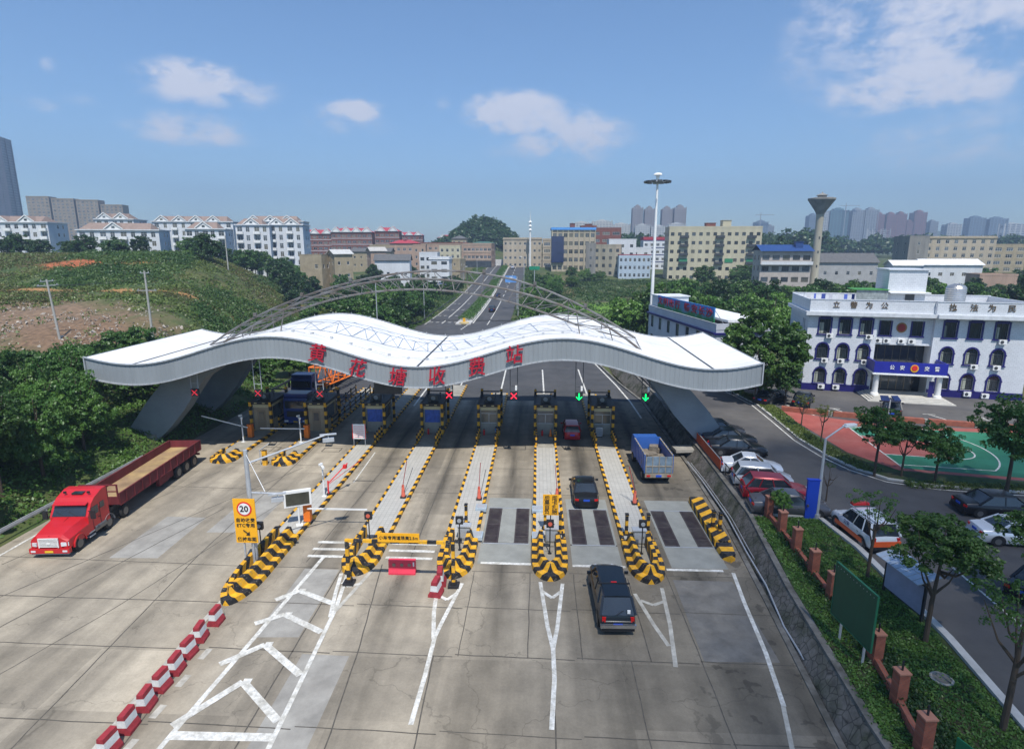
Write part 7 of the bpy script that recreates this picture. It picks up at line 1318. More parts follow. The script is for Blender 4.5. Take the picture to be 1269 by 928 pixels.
def leaves(centres, radii, per, size, rg, flat=.75, shell=.55):
    """clumps of small leaf quads; returns vertices and faces"""
    n = len(centres); c = np.repeat(centres, per, 0); r = np.repeat(radii, per)[:, None]
    d = rg.normal(size=(n*per, 3)); d /= np.linalg.norm(d, axis=1, keepdims=True); d[:, 2] = np.where(rg.random(n*per) < .62, np.abs(d[:, 2]), d[:, 2])*.95
    p = c+d*r*(shell+(1-shell)*rg.random((n*per, 1)))*np.array([1, 1, flat])
    nr = d*.8+rg.normal(size=d.shape)*.55+np.array([0, 0, .35]); nr /= np.linalg.norm(nr, axis=1, keepdims=True)
    a = np.cross(nr, rg.normal(size=d.shape)); a /= np.linalg.norm(a, axis=1, keepdims=True)+1e-9; b = np.cross(nr, a)
    s = (size*(.6+.8*rg.random((n*per, 1)))); a *= s; b *= s*.6
    V = np.stack([p-a, p-b*.9, p+a, p+b*.9], 1).reshape(-1, 3); return V
def quad_mesh(name, V, mat):
    me = bpy.data.meshes.new(name); nv = len(V); nf = nv//4; me.vertices.add(nv); me.vertices.foreach_set('co', V.astype(np.float32).ravel()); me.loops.add(nv); me.loops.foreach_set('vertex_index', np.arange(nv, dtype=np.int32)); me.polygons.add(nf)
    me.polygons.foreach_set('loop_start', np.arange(0, nv, 4, dtype=np.int32)); me.polygons.foreach_set('loop_total', np.full(nf, 4, dtype=np.int32)); me.materials.append(mat); me.update(calc_edges=True); me.validate(); return me
def crown(seed, R_, Hc, ncl, per, size, mat, cl=.34, lobes=5, zc=0):
    """uneven crown: several big lobes, each made of leaf clumps, with gaps"""
    rg = np.random.default_rng(seed); C_ = []
    lob = [(0, 0, Hc*.1, .72)]+[(math.cos(a)*R_*.5, math.sin(a)*R_*.5, rg.uniform(-.35, .35)*Hc, rg.uniform(.42, .62)) for a in np.linspace(0, 2*math.pi, lobes, endpoint=False)+rg.random()*3]
    for lx, ly, lz, k in lob:
        m_ = max(4, int(ncl*k*k/sum(q[3]**2 for q in lob))); d = rg.normal(size=(m_, 3)); d /= np.linalg.norm(d, axis=1, keepdims=True); rr = rg.uniform(.55, 1, (m_, 1)); C_.append(np.array([lx, ly, lz])+d*rr*np.array([R_*k, R_*k, Hc*k]))
    if lobes == 8:
        d = rg.normal(size=(ncl, 3)); d /= np.linalg.norm(d, axis=1, keepdims=True); k = 1+.13*np.sin(d[:, :1]*6+1)*np.sin(d[:, 1:2]*5)+.1*np.sin(d[:, 2:]*7+d[:, :1]*5); C_ = [d*rg.uniform(.72, .93, (ncl, 1))*k*np.array([R_, R_, Hc])]
    C_ = np.concatenate(C_); rad = rg.uniform(.6, 1.25, len(C_))*R_*cl*.55; V = leaves(C_, rad, per, size, rg); V[:, 2] += zc; return quad_mesh('crown', V, mat)
def trunk(seed, h, r, spread, nb=6, hz=.55):
    rd_ = random.Random(seed); m = MB(); lean = rd_.uniform(-.06, .06)*h; top_ = (lean, rd_.uniform(-.05, .05)*h, h*.62); mid = (lean*.3, 0, h*.32)
    m.tube((0, 0, -.3), mid, r*1.15, 8, r*.85); m.tube(mid, top_, r*.85, 8, r*.5)
    for i in range(nb):
        a = 2*math.pi*i/nb+rd_.uniform(-.4, .4); t = rd_.uniform(0, .9); s0 = tuple(mid[k]+(top_[k]-mid[k])*t for k in range(3)); e = (s0[0]+math.cos(a)*spread*rd_.uniform(.5, .85), s0[1]+math.sin(a)*spread*rd_.uniform(.5, .85), h*rd_.uniform(.7, .92)); k_ = tuple((s0[j]*.5+e[j]*.5)+(0, 0, -.06*h)[j] for j in range(3))
        m.tube(s0, k_, r*.42, 6, r*.28); m.tube(k_, e, r*.28, 5, r*.1)
    m.tube(top_, (top_[0]*1.1, top_[1], h*.9), r*.45, 6, r*.1); return m.mesh('trunk', m_brown, True)
# prototypes of unit size: crown radius 1 around z=0, trunk height 1
PROT = {}
def proto(kind, seed):
    k = (kind, seed)
    if k in PROT: return PROT[k]
    spec = dict(dark=(m_leafA, 120, 50, .062, .9, .36), mid=(m_leafB, 120, 50, .062, .85, .36), deep=(m_leafD, 120, 50, .062, .95, .35), yellow=(m_leafC, 60, 40, .06, .9, .36), near=(m_leafB, 190, 64, .038, .85, .26), neard=(m_leafA, 190, 64, .038, .9, .26), round=(m_leafE, 620, 80, .034, .95, .2), sparse=(m_leafA, 46, 42, .034, .8, .26), sparsey=(m_leafC, 50, 40, .045, .85, .3))[kind]
    cr_ = crown(seed*7+len(kind), 1.0, spec[4], spec[1], spec[2], spec[3], spec[0], spec[5], lobes=5 if kind != 'round' else 8); PROT[k] = (cr_, trunk(seed+3, 1.0, .035, .5)); return PROT[k]
def tree(x, y, h, r, kind, seed, label, group=None, z=None, name='tree', squash=None, cz=None, trunk_r=None):
    z = terrain(x, y) if z is None else z; q = thing(name, label, 'tree', (x, y, z), 0, group); a, b = proto(kind, seed % 4); hc = squash or min(h*.5, r*1.22)
    c = put(a, 'crown', q, (0, 0, (h-hc*1.02) if cz is None else cz), seed*1.7); c.scale = (r*.92, r*.92, hc)
    t = put(b, 'trunk', q, (0, 0, 0), seed*2.1); t.scale = (max(r*.9, h*.5 if trunk_r is None else trunk_r), max(r*.9, h*.5 if trunk_r is None else trunk_r), h*.93); return q
def px_of(x, y, z):
    v = Vector((x, y, z-18)); m = camo.rotation_euler.to_matrix().transposed() @ v; return 634.5+733*m.x/-m.z
def belt(pts, template, group, rnd_, kinds, hr, rr):
    """pts sorted by where they show from left to right, so that the ordinal in each label is true"""
    pts = sorted(pts, key=lambda p: px_of(p[0], p[1], terrain(*p[:2])+4))
    for i, p in enumerate(pts):
        h = rnd_.uniform(*hr); tree(p[0], p[1], h, rnd_.uniform(*rr), rnd_.choice(kinds), rnd_.randrange(40), template.format(ordinal(i)), group)
# yard trees
YG = YZ+.06
tree(17.45, 29.0, 5.3, 1.55, 'sparse', 1, 'thin dark tree on the lawn strip beside the police wagon', None, YG, squash=1.3); tree(17.2, 23.8, 6.4, 2.3, 'near', 2, 'leafy tree with forked trunk and support stakes behind the notice board', None, YG, squash=1.7)
tree(16.85, 18.9, 6.6, 1.9, 'sparse', 3, 'slender sparse tree at the bottom right corner of the lawn', None, YG, squash=1.9); tree(24.0, 26.0, 6.0, 2.4, 'near', 5, 'leafy tree overhanging the parked cars at the right edge', None, YZ, squash=1.9)
tree(25.7, 43.6, 6.0, 2.1, 'neard', 1, 'dark tree at the corner of the basketball court kerb, largest of the court trees', None, YG, squash=2.0); tree(27.6, 43.4, 4.6, 1.5, 'neard', 2, 'smaller dark tree just right of the largest court tree', None, YG, squash=1.2); tree(29.2, 42.1, 5.1, 1.9, 'neard', 3, 'slim dark tree before the middle of the court', None, YG, squash=1.9)
tree(33.3, 40.7, 7.4, 2.9, 'neard', 0, 'tall dark tree at the right edge by the court', None, YG, squash=3.0); tree(25.2, 51.2, 3.8, .95, 'sparsey', 1, 'yellowish sapling by the court, nearer one', None, YG, squash=.9); tree(25.5, 55.9, 3.6, .95, 'sparsey', 2, 'yellow and brown sapling by the court, farther one', None, YG, squash=.9)
tree(25.4, 67.0, 10.4, 5.3, 'round', 1, 'large round bright green tree beside the right end of the canopy', None, YG, squash=4.9); tree(24.2, 64.9, 4.4, 1.6, 'neard', 2, 'dark small tree under the large round tree', None, YG, squash=1.6); tree(27.3, 64.4, 4.4, 1.6, 'deep', 3, 'dark ragged tree over the car left of the forecourt', None, YG, squash=1.6); tree(23.3, 69.5, 4.5, 2, 'neard', 0, 'dark bushy tree behind the right canopy end', None, YG, squash=1.9)
tree(19.9, 38.8, 3.0, .5, 'sparse', 2, 'nearly bare sapling behind the street lamp', None, YZ, squash=.4); 
tree(15.5, 35.6, 2.3, .8, 'near', 3, 'small green bush tree behind the farthest brick pillar', None, YG, squash=.8)
rnd = random.Random(11)
# left slope beside the truck
pts = [(-36.2-rnd.uniform(0, 1.5)-3.6*c, 20+4.1*r_+rnd.uniform(-1, 1)) for r_ in range(8) for c in range(4)]; pts = [p for p in pts if not (p[0] > -37.5 and p[1] > 46)]
belt(pts, '{} tree from the left on the dense slope beside the red truck', 'dense trees on the slope by the red truck', rnd, ['neard', 'near', 'neard'], (6.2, 8.6), (2.8, 3.5))
pts = [(-41.5-rnd.uniform(0, 2)-4.2*c, 52+5.2*r_+rnd.uniform(-1, 1)) for r_ in range(4) for c in range(3)]
belt(pts, '{} tree from the left behind the left canopy legs', 'trees behind the left canopy legs', rnd, ['dark', 'neard'], (5, 7.2), (2.8, 3.4))
pts = [(-35.5-rnd.uniform(0, 3), 76+6*r_) for r_ in range(9)]
belt(pts, '{} green tree from the left seen below the left canopy arch', 'trees below the left canopy arch', rnd, ['mid', 'dark'], (4.5, 6), (2.5, 3.2))
# centre left beyond the canopy
pts = [(-31.5-rnd.uniform(0, 3)-6*c, 118+7*r_+rnd.uniform(-2, 2)) for r_ in range(9) for c in range(3) if not (c > 0 and r_ > 6)]
belt(pts, '{} tree from the left in the dense wood left of the far road', 'dense wood left of the far road', rnd, ['dark', 'dark', 'deep', 'mid'], (7.5, 10.5), (4.0, 5.2))
tree(-41, 116, 7.5, 3.0, 'yellow', 1, 'yellow-green tree in the wood behind the canopy crest'); tree(-72, 172, 10, 4.6, 'deep', 2, 'large dark round tree alone in the left fields'); tree(-66, 158, 6, 3.2, 'deep', 1, 'lower dark tree in front of the lone round tree'); tree(-84, 150, 8, 4, 'deep', 3, 'dark tree on the flank of the grassy hill')
pts = [(-56+rnd.uniform(-9, 26)*1.0, 200+rnd.uniform(-6, 22)) for _ in range(14)]
belt(pts, '{} tree from the left in the dark clump before the village', 'dark tree clump before the village', rnd, ['deep', 'dark'], (6, 8.5), (3.2, 4.2))
pts = [(-113+i*7+rnd.uniform(-2, 2), 193+rnd.uniform(-8, 8)) for i in range(8)]+[(-110, 214), (-104, 217), (-98, 213), (-92, 216), (-86, 212), (-62, 224), (-58, 262), (-90, 226), (-84, 228)]
belt(pts, '{} tree from the left at the foot of the white apartments', 'trees at the foot of the white apartments', rnd, ['deep', 'dark'], (8, 11.5), (4, 5.2))
pts = [(-176+i*6.2+rnd.uniform(-2, 2), 180+rnd.uniform(-5, 5)) for i in range(10)]
belt(pts, '{} tree from the left on the hill crest before the apartments', 'trees on the hill crest', rnd, ['deep', 'dark'], (6, 8), (3.4, 4.6))
# right of the far road
pts = [(-.8+rnd.uniform(0, 3)+6*c, 118+7*r_+rnd.uniform(-2, 2)) for r_ in range(7) for c in range(2) if c == 0 or r_ < 3]
belt(pts, '{} tree from the left in the wood right of the far road', 'wood right of the far road', rnd, ['dark', 'mid', 'dark'], (6, 8.4), (3.8, 4.8))
pts = [(-3+rnd.uniform(0, 4)+7*c, 205+9*r_+rnd.uniform(-3, 3)) for r_ in range(5) for c in range(3) if c < 2 or r_ > 2]+[(20, 262), (27, 262), (15, 270), (22, 255)]
belt(pts, '{} small tree from the left between far road and derelict house', 'small trees between far road and derelict house', rnd, ['mid', 'dark', 'dark'], (4.5, 6.5), (3, 4))
pts = [(17+5.2*i+rnd.uniform(-1, 1), 108+rnd.uniform(-3, 5)+2*(i % 2)) for i in range(12)]
belt(pts, '{} tree from the left in the front row of the right woods', 'front row of the right woods', rnd, ['dark', 'mid', 'dark'], (9, 12), (4, 5))
pts = [(22+6.4*i+rnd.uniform(-2, 2), 126+rnd.uniform(-4, 4)) for i in range(16)]
belt(pts, '{} tree from the left in the second row of the right woods', 'second row of the right woods', rnd, ['dark', 'deep', 'mid'], (10, 13), (4.4, 5.6))
pts = [(36+7.2*i+rnd.uniform(-2, 2), 150+rnd.uniform(-6, 6)) for i in range(18)]
belt(pts, '{} tree from the left in the third row of the right woods', 'third row of the right woods', rnd, ['dark', 'deep'], (9.5, 12.5), (4.8, 6))
pts = [(48+8.6*i+rnd.uniform(-2, 2), 182+rnd.uniform(-7, 7)) for i in range(18)]
belt(pts, '{} tree from the left in the rear row of the right woods', 'rear row of the right woods', rnd, ['dark', 'deep', 'mid'], (8, 11), (5, 6.2))
pts = [(66+9*i+rnd.uniform(-3, 3), 240+rnd.uniform(-10, 10)) for i in range(7)]+[(158, 240), (170, 236), (182, 232), (196, 240), (140, 250)]
belt(pts, '{} tree from the left among the roofs below the water tower', 'trees among the roofs below the water tower', rnd, ['deep', 'dark'], (8, 11), (5, 6.4))
for x, y, h, r_, l in [(118, 300, 19, 9, 'big dark tree mass left of the water tower'), (106, 305, 15, 8, 'dark tree left beside the big mass by the water tower'), (170, 190, 17, 8, 'tall dark tree at the right edge before the beige block'), (184, 200, 19, 9, 'tallest dark tree at the right edge of the skyline'), (160, 180, 12, 7, 'broad tree below the tallest one at the right edge'), (196, 215, 17, 9, 'dark tree cut by the right edge')]: tree(x, y, h, r_, 'deep', int(x), l, None)
# far wooded masses (nobody could count these)
def far_wood(name, label, cells, mat=None):
    V = []; rg = np.random.default_rng(5)
    for x, y, r_, h in cells:
        n = 26; d = rg.normal(size=(n, 3)); d /= np.linalg.norm(d, axis=1, keepdims=True); d[:, 2] = np.abs(d[:, 2]); c = np.array([x, y, terrain(x, y)+h*.35])+d*np.array([r_, r_, h*.62])*rg.uniform(.6, 1, (n, 1)); V.append(leaves(c, rg.uniform(.25, .45, n)*r_, 16, r_*.13, rg))
    return tag(put(quad_mesh(name, np.concatenate(V), mat or m_leafD), name), label, 'wood', None, 'stuff')
rg = random.Random(6)
far_wood('wooded_knoll', 'round dark wooded knoll rising behind the village left of the spire', [(-44+rg.gauss(0, 13), 478+rg.uniform(-26, 26), rg.uniform(5, 7.5), rg.uniform(9, 13)) for _ in range(120)])
far_wood('treeline', 'long dark line of trees behind the village rooftops', [(-190+rg.uniform(0, 210), 425+rg.uniform(0, 40), rg.uniform(6, 9), rg.uniform(8, 13)) for _ in range(95)])
far_wood('treeline', 'dark treeline behind brick block, white houses and yellow block', [(10+rg.uniform(0, 200), 440+rg.uniform(0, 60), rg.uniform(7, 10), rg.uniform(15, 24)) for _ in range(100)])
far_wood('treeline', 'far dark band of trees at the foot of the distant towers', [(150+rg.uniform(0, 760), 560+rg.uniform(0, 160), rg.uniform(10, 16), rg.uniform(12, 22)) for _ in range(190)])
far_wood('treeline', 'distant trees beyond the terracotta roofs and left high-rises', [(-620+rg.uniform(0, 470), 430+rg.uniform(0, 120), rg.uniform(9, 14), rg.uniform(10, 16)) for _ in range(80)])
# undergrowth scattered on the ground
def scatter(name, label, fn, n, rad, per, size, mat, seed, cat='undergrowth', zf=terrain, flat=.7):
    rd_ = random.Random(seed); P_ = []; 
    while len(P_) < n:
        x, y = fn(rd_); 
        if x is None: continue
        P_.append((x, y, zf(x, y)))
    rg_ = np.random.default_rng(seed); c = np.array(P_); r_ = rg_.uniform(.5, 1.2, n)*rad; V = leaves(c, r_, per, size, rg_, flat); return tag(put(quad_mesh(name, V, mat), name), label, cat, None, 'stuff')
def rect(x0, x1, y0, y1, cond=None):
    def f(r_):
        x, y = r_.uniform(x0, x1), r_.uniform(y0, y1)
        if cond and not cond(x, y, r_): return None, None
        return x, y
    return f
bare = [(-78, 86, 24, 10), (-64, 82, 9, 8), (-90, 111, 33, 2.6), (-112, 140, 8, 3.5), (-98, 141, 5, 2), (-125, 118, 8, 5), (-60, 168, 12, 3.5), (-45, 178, 7, 3)]
def notbare(x, y, r_): 
    for cx, cy_, rx, ry in bare:
        if ((x-cx)/rx)**2+((y-cy_)/ry)**2 < 1 and r_.random() < .93: return False
    return True
hillc = lambda x, y, r_: notbare(x, y, r_) and hill_mask(x, y) > .03 and y < 190
scatter('hill_grass', 'tall mixed green and dry grass covering the hill on the left', rect(-190, -38, 66, 190, hillc), 17000, .95, 11, .22, m_weed, 1, 'grass'); scatter('dry_grass', 'brownish dry grass patches on the hill', rect(-150, -38, 66, 185, lambda x, y, r_: hillc(x, y, r_) and (math.sin(x*.09+y*.05)+math.sin(y*.11-x*.03)) > .0), 11000, .9, 11, .2, m_dry, 2, 'grass')
scatter('hill_bushes', 'dark green bushes spread over the hill flanks', rect(-130, -38, 62, 180, lambda x, y, r_: hillc(x, y, r_) and (math.sin(x*.13+2)+math.sin(y*.09+x*.05)) > .2), 4200, 1.9, 26, .24, m_weed2, 3, 'bush')
scatter('rubble_weeds', 'sparse weeds on the bare earth slope', rect(-104, -54, 74, 98), 160, .7, 14, .16, m_weed, 4, 'weeds')
scatter('slope_undergrowth', 'leafy green undergrowth at the foot of the left slope', rect(-44, -34.0, 18, 78), 1400, .95, 30, .13, m_leafB, 5, 'undergrowth')
scatter('field_bushes', 'green bushes and crops in the fields left of the wood', rect(-122, -30, 150, 240, lambda x, y, r_: hill_mask(x, y) < .6 and (math.sin(x*.12)+math.sin(y*.13+x*.04)) > -.2 and notbare(x, y, r_)), 3600, 1.5, 16, .28, m_weed2, 6, 'bush')
scatter('crops', 'bright green vegetable plots in the left fields', rect(-112, -30, 150, 240, lambda x, y, r_: hill_mask(x, y) < .6 and notbare(x, y, r_)), 2600, .9, 10, .26, m_weed, 7, 'crops')
scatter('right_field_bushes', 'green bushes around the pond right of the far road', rect(-5, 64, 135, 262, lambda x, y, r_: not (12 < x < 42 and 160 < y < 206 and r_.random() < .93)), 3000, 1.7, 18, .3, m_weed2, 8, 'bush')
scatter('verge_bushes', 'undergrowth along the far road edges', rect(-34, -27.8, 120, 345), 700, 1.1, 20, .22, m_weed2, 9, 'bush'); scatter('verge_bushes', 'undergrowth on the right edge of the far road', rect(-6.2, -1, 150, 345), 700, 1.1, 20, .22, m_weed2, 10, 'bush')
scatter('woods_floor', 'dense undergrowth under the right woods', rect(14, 190, 96, 215, lambda x, y, r_: y > 106 or x > 40), 2600, 2.2, 20, .34, m_leafA, 12, 'undergrowth')
tag(put(quad_mesh('median_hedge', leaves(np.array([(-19.0+(i % 4)*.75, 146+i*.2, terrain(-17, 146+i*.2)+.75) for i in range(1350)]), np.full(1350, .95), 20, .17, np.random.default_rng(3)), m_leafA), 'median_hedge'), 'long clipped green hedge on the median of the far road', 'hedge')
lz = lambda x, y: YZ+.06
scatter('lawn_grass', 'short green grass of the lawn strip between brick fence and yard road', rect(12.4, 18.2, 8, 36, lambda x, y, r_: x < 17.2+(y-12)*.05 and x > 12.45+max(0, y-19)*.098), 9000, .22, 8, .055, m_leafB, 13, 'grass', lz, .5)
scatter('fence_shrubs', 'dark shrubs growing along the brick fence', rect(13.6, 16.2, 9, 34, lambda x, y, r_: x > 13.4+(y-15)*.07 and x < 14.7+(y-15)*.05 and r_.random() < .8), 420, .5, 34, .07, m_leafD, 14, 'bush', lz, .9)
scatter('garden_plants', 'low brownish green plants in the kerbed bed round the court', rect(20.5, 48, 38, 78, lambda x, y, r_: (any(abs(x-(a[0]+(b[0]-a[0])*(y-a[1])/(b[1]-a[1]))-.9) < .75 for a, b in zip(CU[:8], CU[1:9]) if min(a[1], b[1]) <= y < max(a[1], b[1]) and abs(b[1]-a[1]) > .1) and y > 44.5) or (x > 27 and 40.9+(33-x)*.06 < y < 42.0+(33-x)*.06)), 1500, .3, 16, .07, m_weed, 15, 'plants', lambda x, y: YZ+.12)
scatter('ditch_weeds', 'weeds growing in the drainage ditch', rect(11.6, 13.2, 16, 60), 260, .2, 14, .06, m_weed, 16, 'weeds', lambda x, y: -.55)
stk = MB()
# ================================================================== STREET FURNITURE
def pole_(x, y, h, lab, rz=0, arms=((.9, 1.3), (.97, .8))):
    q = thing('utility_pole', lab, 'utility pole', (x, y, terrain(x, y)), rz); m = MB(); m.tube((0, 0, -.4), (0, 0, h), .17, 10, .12); m.build('pole', M('pole_concrete', (.4, .39, .36), .85, var=.2), q, smooth=True)
    for k, w in arms: m = MB(); m.bar((-w, 0, h*k), (w, 0, h*k), .1, .1); [m.lathe([(.06, h*k+.05), (.08, h*k+.12), (.03, h*k+.22)], (s*w*.85, 0, 0), 8) for s in (-1, 1)]; m.build('crossarm', m_grey, q)
    return q
pole_(-66.8, 79.2, 8.4, 'leaning concrete utility pole on the bare earth slope', 0).rotation_euler = (R(0), R(-3), R(20)); pole_(-54.4, 80.7, 9.6, 'straight concrete utility pole behind the left canopy end', R(8), ((.62+.1, 1.3), (.97, .6))); pole_(-79, 150, 9, 'small pole on the hill before the apartments', 0, ())
wr = MB()
for z0, dx in ((7.6, -.8), (7.6, .8)):
    a, b = Vector((-66.8+dx, 79.2, terrain(-66.8, 79.2)+z0)), Vector((-54.4+dx, 80.7, terrain(-54.4, 80.7)+8.8)); pr = a
    for i in range(1, 9): t = i/8; p = a.lerp(b, t)-Vector((0, 0, 1.2*t*(1-t)*1.2)); wr.tube(pr, p, .02, 4); pr = p
tag(wr.build('overhead_wire', m_black), 'thin black wires strung between the two concrete poles', 'wire')
def lamp(x, y, h, lab, rz=0, arm=1.5, z=None, double=False, grp='road lamps beyond the canopy'):
    q = thing('street_lamp', lab, 'street lamp', (x, y, terrain(x, y) if z is None else z), rz, grp); m = MB(); m.tube((0, 0, 0), (0, 0, h-.5), .12, 10, .07); m.tube((0, 0, 0), (0, 0, .4), .18, 8)
    pr = Vector((0, 0, h-.5))
    for i in range(1, 7): t = i/6; p = Vector((arm*math.sin(t*1.45), 0, h-.5+.75*math.sin(t*1.57))); m.tube(pr, p, .05, 8); pr = p
    m.build('pole', m_lgrey, q, smooth=True); m = MB(); m.box((arm+.35, 0, h+.25), (.85, .28, .12), 0, ry=R(-6)); m.box((arm+.3, 0, h+.32), (.6, .2, .1)); m.build('lamp_head', m_white, q); return q
lamp(17.95, 35.9, 5.9, 'curved grey street lamp beside the blue sign box', R(15), 1.3, YZ, grp=None)
lamp(-30.2, 110, 12.2, 'white road lamp seen above the left canopy crest', R(0), 1.2); lamp(-29.3, 152, 9.3, 'grey road lamp left of the far road, over the arch truss', 0, 1.6); lamp(-5.2, 158, 10, 'road lamp right of the far road beside the blue sign', R(180), 1.6); lamp(-5.0, 215, 13, 'pale square-topped pole right of the far road', R(180), .8)
for x, y, l in [(-30, 240, 'small lamp by the village on the left verge'), (-29.5, 290, 'far lamp beside the shops')]: lamp(x, y, 7.5, l, 0, 1)
q = thing('road_sign', 'small blue sign on a pole beside the far road', 'sign', (-6.0, 172, terrain(-6, 172))); m = MB(); m.tube((0, 0, 0), (0, 0, 9.6), .13, 8); m.tube((0, 0, 9.0), (-3, 0, 9.0), .08, 6); m.build('pole', m_lgrey, q); m = MB(); m.b2(-3.4, -.2, -.15, -.08, 8.0, 9.9); m.build('panel', M('pale_blue_sign', (.12, .3, .65), .5), q)
q = thing('road_sign', 'small green sign among the trees right of the far road', 'sign', (-1.2, 205, terrain(-1, 205))); m = MB(); m.tube((0, 0, 0), (0, 0, 10.5), .13, 8); m.build('pole', m_lgrey, q); m = MB(); m.b2(-1.8, 1.8, -.15, -.08, 9.4, 10.6); m.build('panel', M('green_sign', (.01, .22, .12), .5), q)
q = thing('median_post', 'yellow marker at the near end of the median hedge', 'marker', (-17.6, 141, .1)); m = MB(); m.lathe([(1.2, 0), (1.2, .35), (.8, .5)], n=14); m.build('island_head', M('yellow_stone', (.5, .4, .2), .8), q); m = MB(); m.b2(-.3, .3, -.1, .1, .5, 1.4); m.build('marker_plate', m_yellow, q)
# blue sign box
q = thing('sign_box', 'tall plain blue sign box standing against the street lamp', 'sign', (17.55, 35.95, YG), R(-4)); m = MB(); m.b2(-.36, .36, -.1, .1, 0, 2.6); m.build('panel', M('cobalt_blue', (.015, .06, .45), .45, var=.06), q); m = MB(); m.b2(-.4, .4, -.13, .13, 2.6, 2.66); m.b2(-.4, .4, -.13, .13, -.05, .02); m.build('frame', m_blue, q)
# notice board with canopy
q = thing('notice_board', 'glazed notice board with slanting clear roof on black posts by the kerb', 'notice board', (17.75, 26.5, YG), R(-83.5)); q.scale = (.88, .85, .9); 
for s in (-1.45, 1.45): m = MB(); m.b2(s-.06, s+.06, -.06, .06, 0, 2.3); m.build('post', m_black, q)
m = MB(); m.b2(-1.4, 1.4, -.06, .06, .35, 1.95); o = m.build('board', M('lilac_grey_board', (.36, .38, .5), .35), q); m = MB(); m.b2(-1.4, 1.4, -.08, .08, 1.95, 2.02); m.b2(-1.4, 1.4, -.08, .08, .3, .35); m.build('frame', m_dgrey, o)
m = MB(); m.add([(-1.6, -.65, 2.15), (1.6, -.65, 2.15), (1.6, .65, 2.5), (-1.6, .65, 2.5), (-1.6, -.65, 2.19), (1.6, -.65, 2.19), (1.6, .65, 2.54), (-1.6, .65, 2.54)], [(0,3,2,1), (4,5,6,7), (0,1,5,4), (2,3,7,6), (0,4,7,3), (1,2,6,5)]); o = m.build('roof', M('pale_polycarbonate', (.42, .5, .6), .25, spec=.7), q); m = MB()
for x in np.arange(-1.6, 1.7, .4): m.bar((x, -.66, 2.2), (x, .66, 2.56), .03, .02)
m.bar((-1.6, 0, 2.38), (1.6, 0, 2.38), .02, .03); m.build('roof_ribs', m_lgrey, o)
# big green board seen from its plain face
q = thing('road_sign', 'large dark green blank sign board on two grey posts beside the brick fence', 'sign', (13.45, 22.95, .95), R(-84)); q.scale = (.72, 1, 1); m = MB(); m.b2(-1.85, 1.85, -.06, .0, 1.1, 3.55); o = m.build('panel', M('dark_green_sign', (.008, .075, .035), .45, var=.15), q)
m = MB(); m.b2(-1.88, 1.88, -.075, .01, 3.55, 3.6); m.b2(-1.88, 1.88, -.075, .01, 1.05, 1.1); m.b2(-1.9, -1.85, -.075, .01, 1.05, 3.6); m.b2(1.85, 1.9, -.075, .01, 1.05, 3.6); m.build('rim', M('green_rim', (.02, .14, .07), .5), o)
m = MB()
for i in range(12): m.lathe([(.02, -.075), (.02, -.06)], (-1.7+i*.3, 0, 3.42), 6, axis='y')
m.build('rivets', m_lgrey, o)
for s in (-1.1, 1.1): m = MB(); m.tube((s, .1, 0), (s, .1, 3.3), .06, 8); m.build('post', m_lgrey, q)
q = thing('road_sign', 'corner of a small green sign at the bottom edge among the shrubs', 'sign', (14.05, 16.6, YG), R(-70)); m = MB(); m.b2(-.5, .5, -.04, 0, .5, 1.3); m.build('panel', M('green_sign2', (.01, .16, .07), .5), q); m = MB(); m.tube((0, .04, 0), (0, .04, 1.2), .03, 6); m.build('post', m_lgrey, q)
# brick fence
m_bricko = M('orange_brick', (.34, .1, .055), .85, var=.2, scale=2); nn, nl, nb = nodes_of(m_bricko); bt = nn.new('ShaderNodeTexBrick'); bt.inputs['Scale'].default_value = 1; bt.inputs['Brick Width'].default_value = .24; bt.inputs['Row Height'].default_value = .075; bt.inputs['Mortar Size'].default_value = .006
bt.inputs['Color1'].default_value = (.36, .105, .06, 1); bt.inputs['Color2'].default_value = (.27, .075, .045, 1); bt.inputs['Mortar'].default_value = (.2, .13, .1, 1); tt = nn.new('ShaderNodeTexCoord'); mp_ = nn.new('ShaderNodeMapping'); mp_.inputs['Rotation'].default_value = (R(90), 0, R(30)); nl.new(tt.outputs['Object'], mp_.inputs[0]); nl.new(mp_.outputs[0], bt.inputs['Vector']); nl.new(bt.outputs[0], nb.inputs['Base Color'].links[0].from_node.inputs[0])
FP = [(14.95, 36.0), (14.9, 33.8), (14.85, 31.6), (14.7, 29.1), (14.6, 26.9), (14.45, 24.6), (14.2, 22.3), (13.8, 20.0), (13.35, 17.8), (12.95, 15.6)]
q = thing('brick_fence', 'orange brick fence with tall pillars and low wall along the lawn strip', 'fence', (14.6, 27, .95))
for i, (x, y) in enumerate(FP):
    m = MB(); m.b2(-.2, .2, -.2, .2, 0, 1.5); o = m.build('pillar', m_bricko, q, loc=(x-14.6, y-27, 0), rz=R(4)); m = MB(); m.b2(-.23, .23, -.23, .23, 1.5, 1.56); m.build('cap', M('brick_cap', (.45, .2, .13), .85) if i == 0 else bpy.data.materials['brick_cap'], o); m = MB(); m.tube((0, 0, 1.56), (0, 0, 1.95), .04, 6); m.build('lamp_stub', m_black, o)
m = MB()
for a, b in zip(FP, FP[1:]): m.bar((a[0]-14.6, a[1]-27, .22), (b[0]-14.6, b[1]-27, .22), .2, .45)
m.build('low_wall', m_bricko, q)
q = thing('manhole_cover', 'round pale concrete cover set in the lawn', 'manhole cover', (16.35, 21.4, YG)); m = MB(); m.lathe([(.42, 0), (.42, .05), (.36, .07)], n=24); m.build('ring', m_concrete, q); m = MB(); m.lathe([(.33, .055), (.33, .075)], n=24); m.build('lid', m_dconc, q)
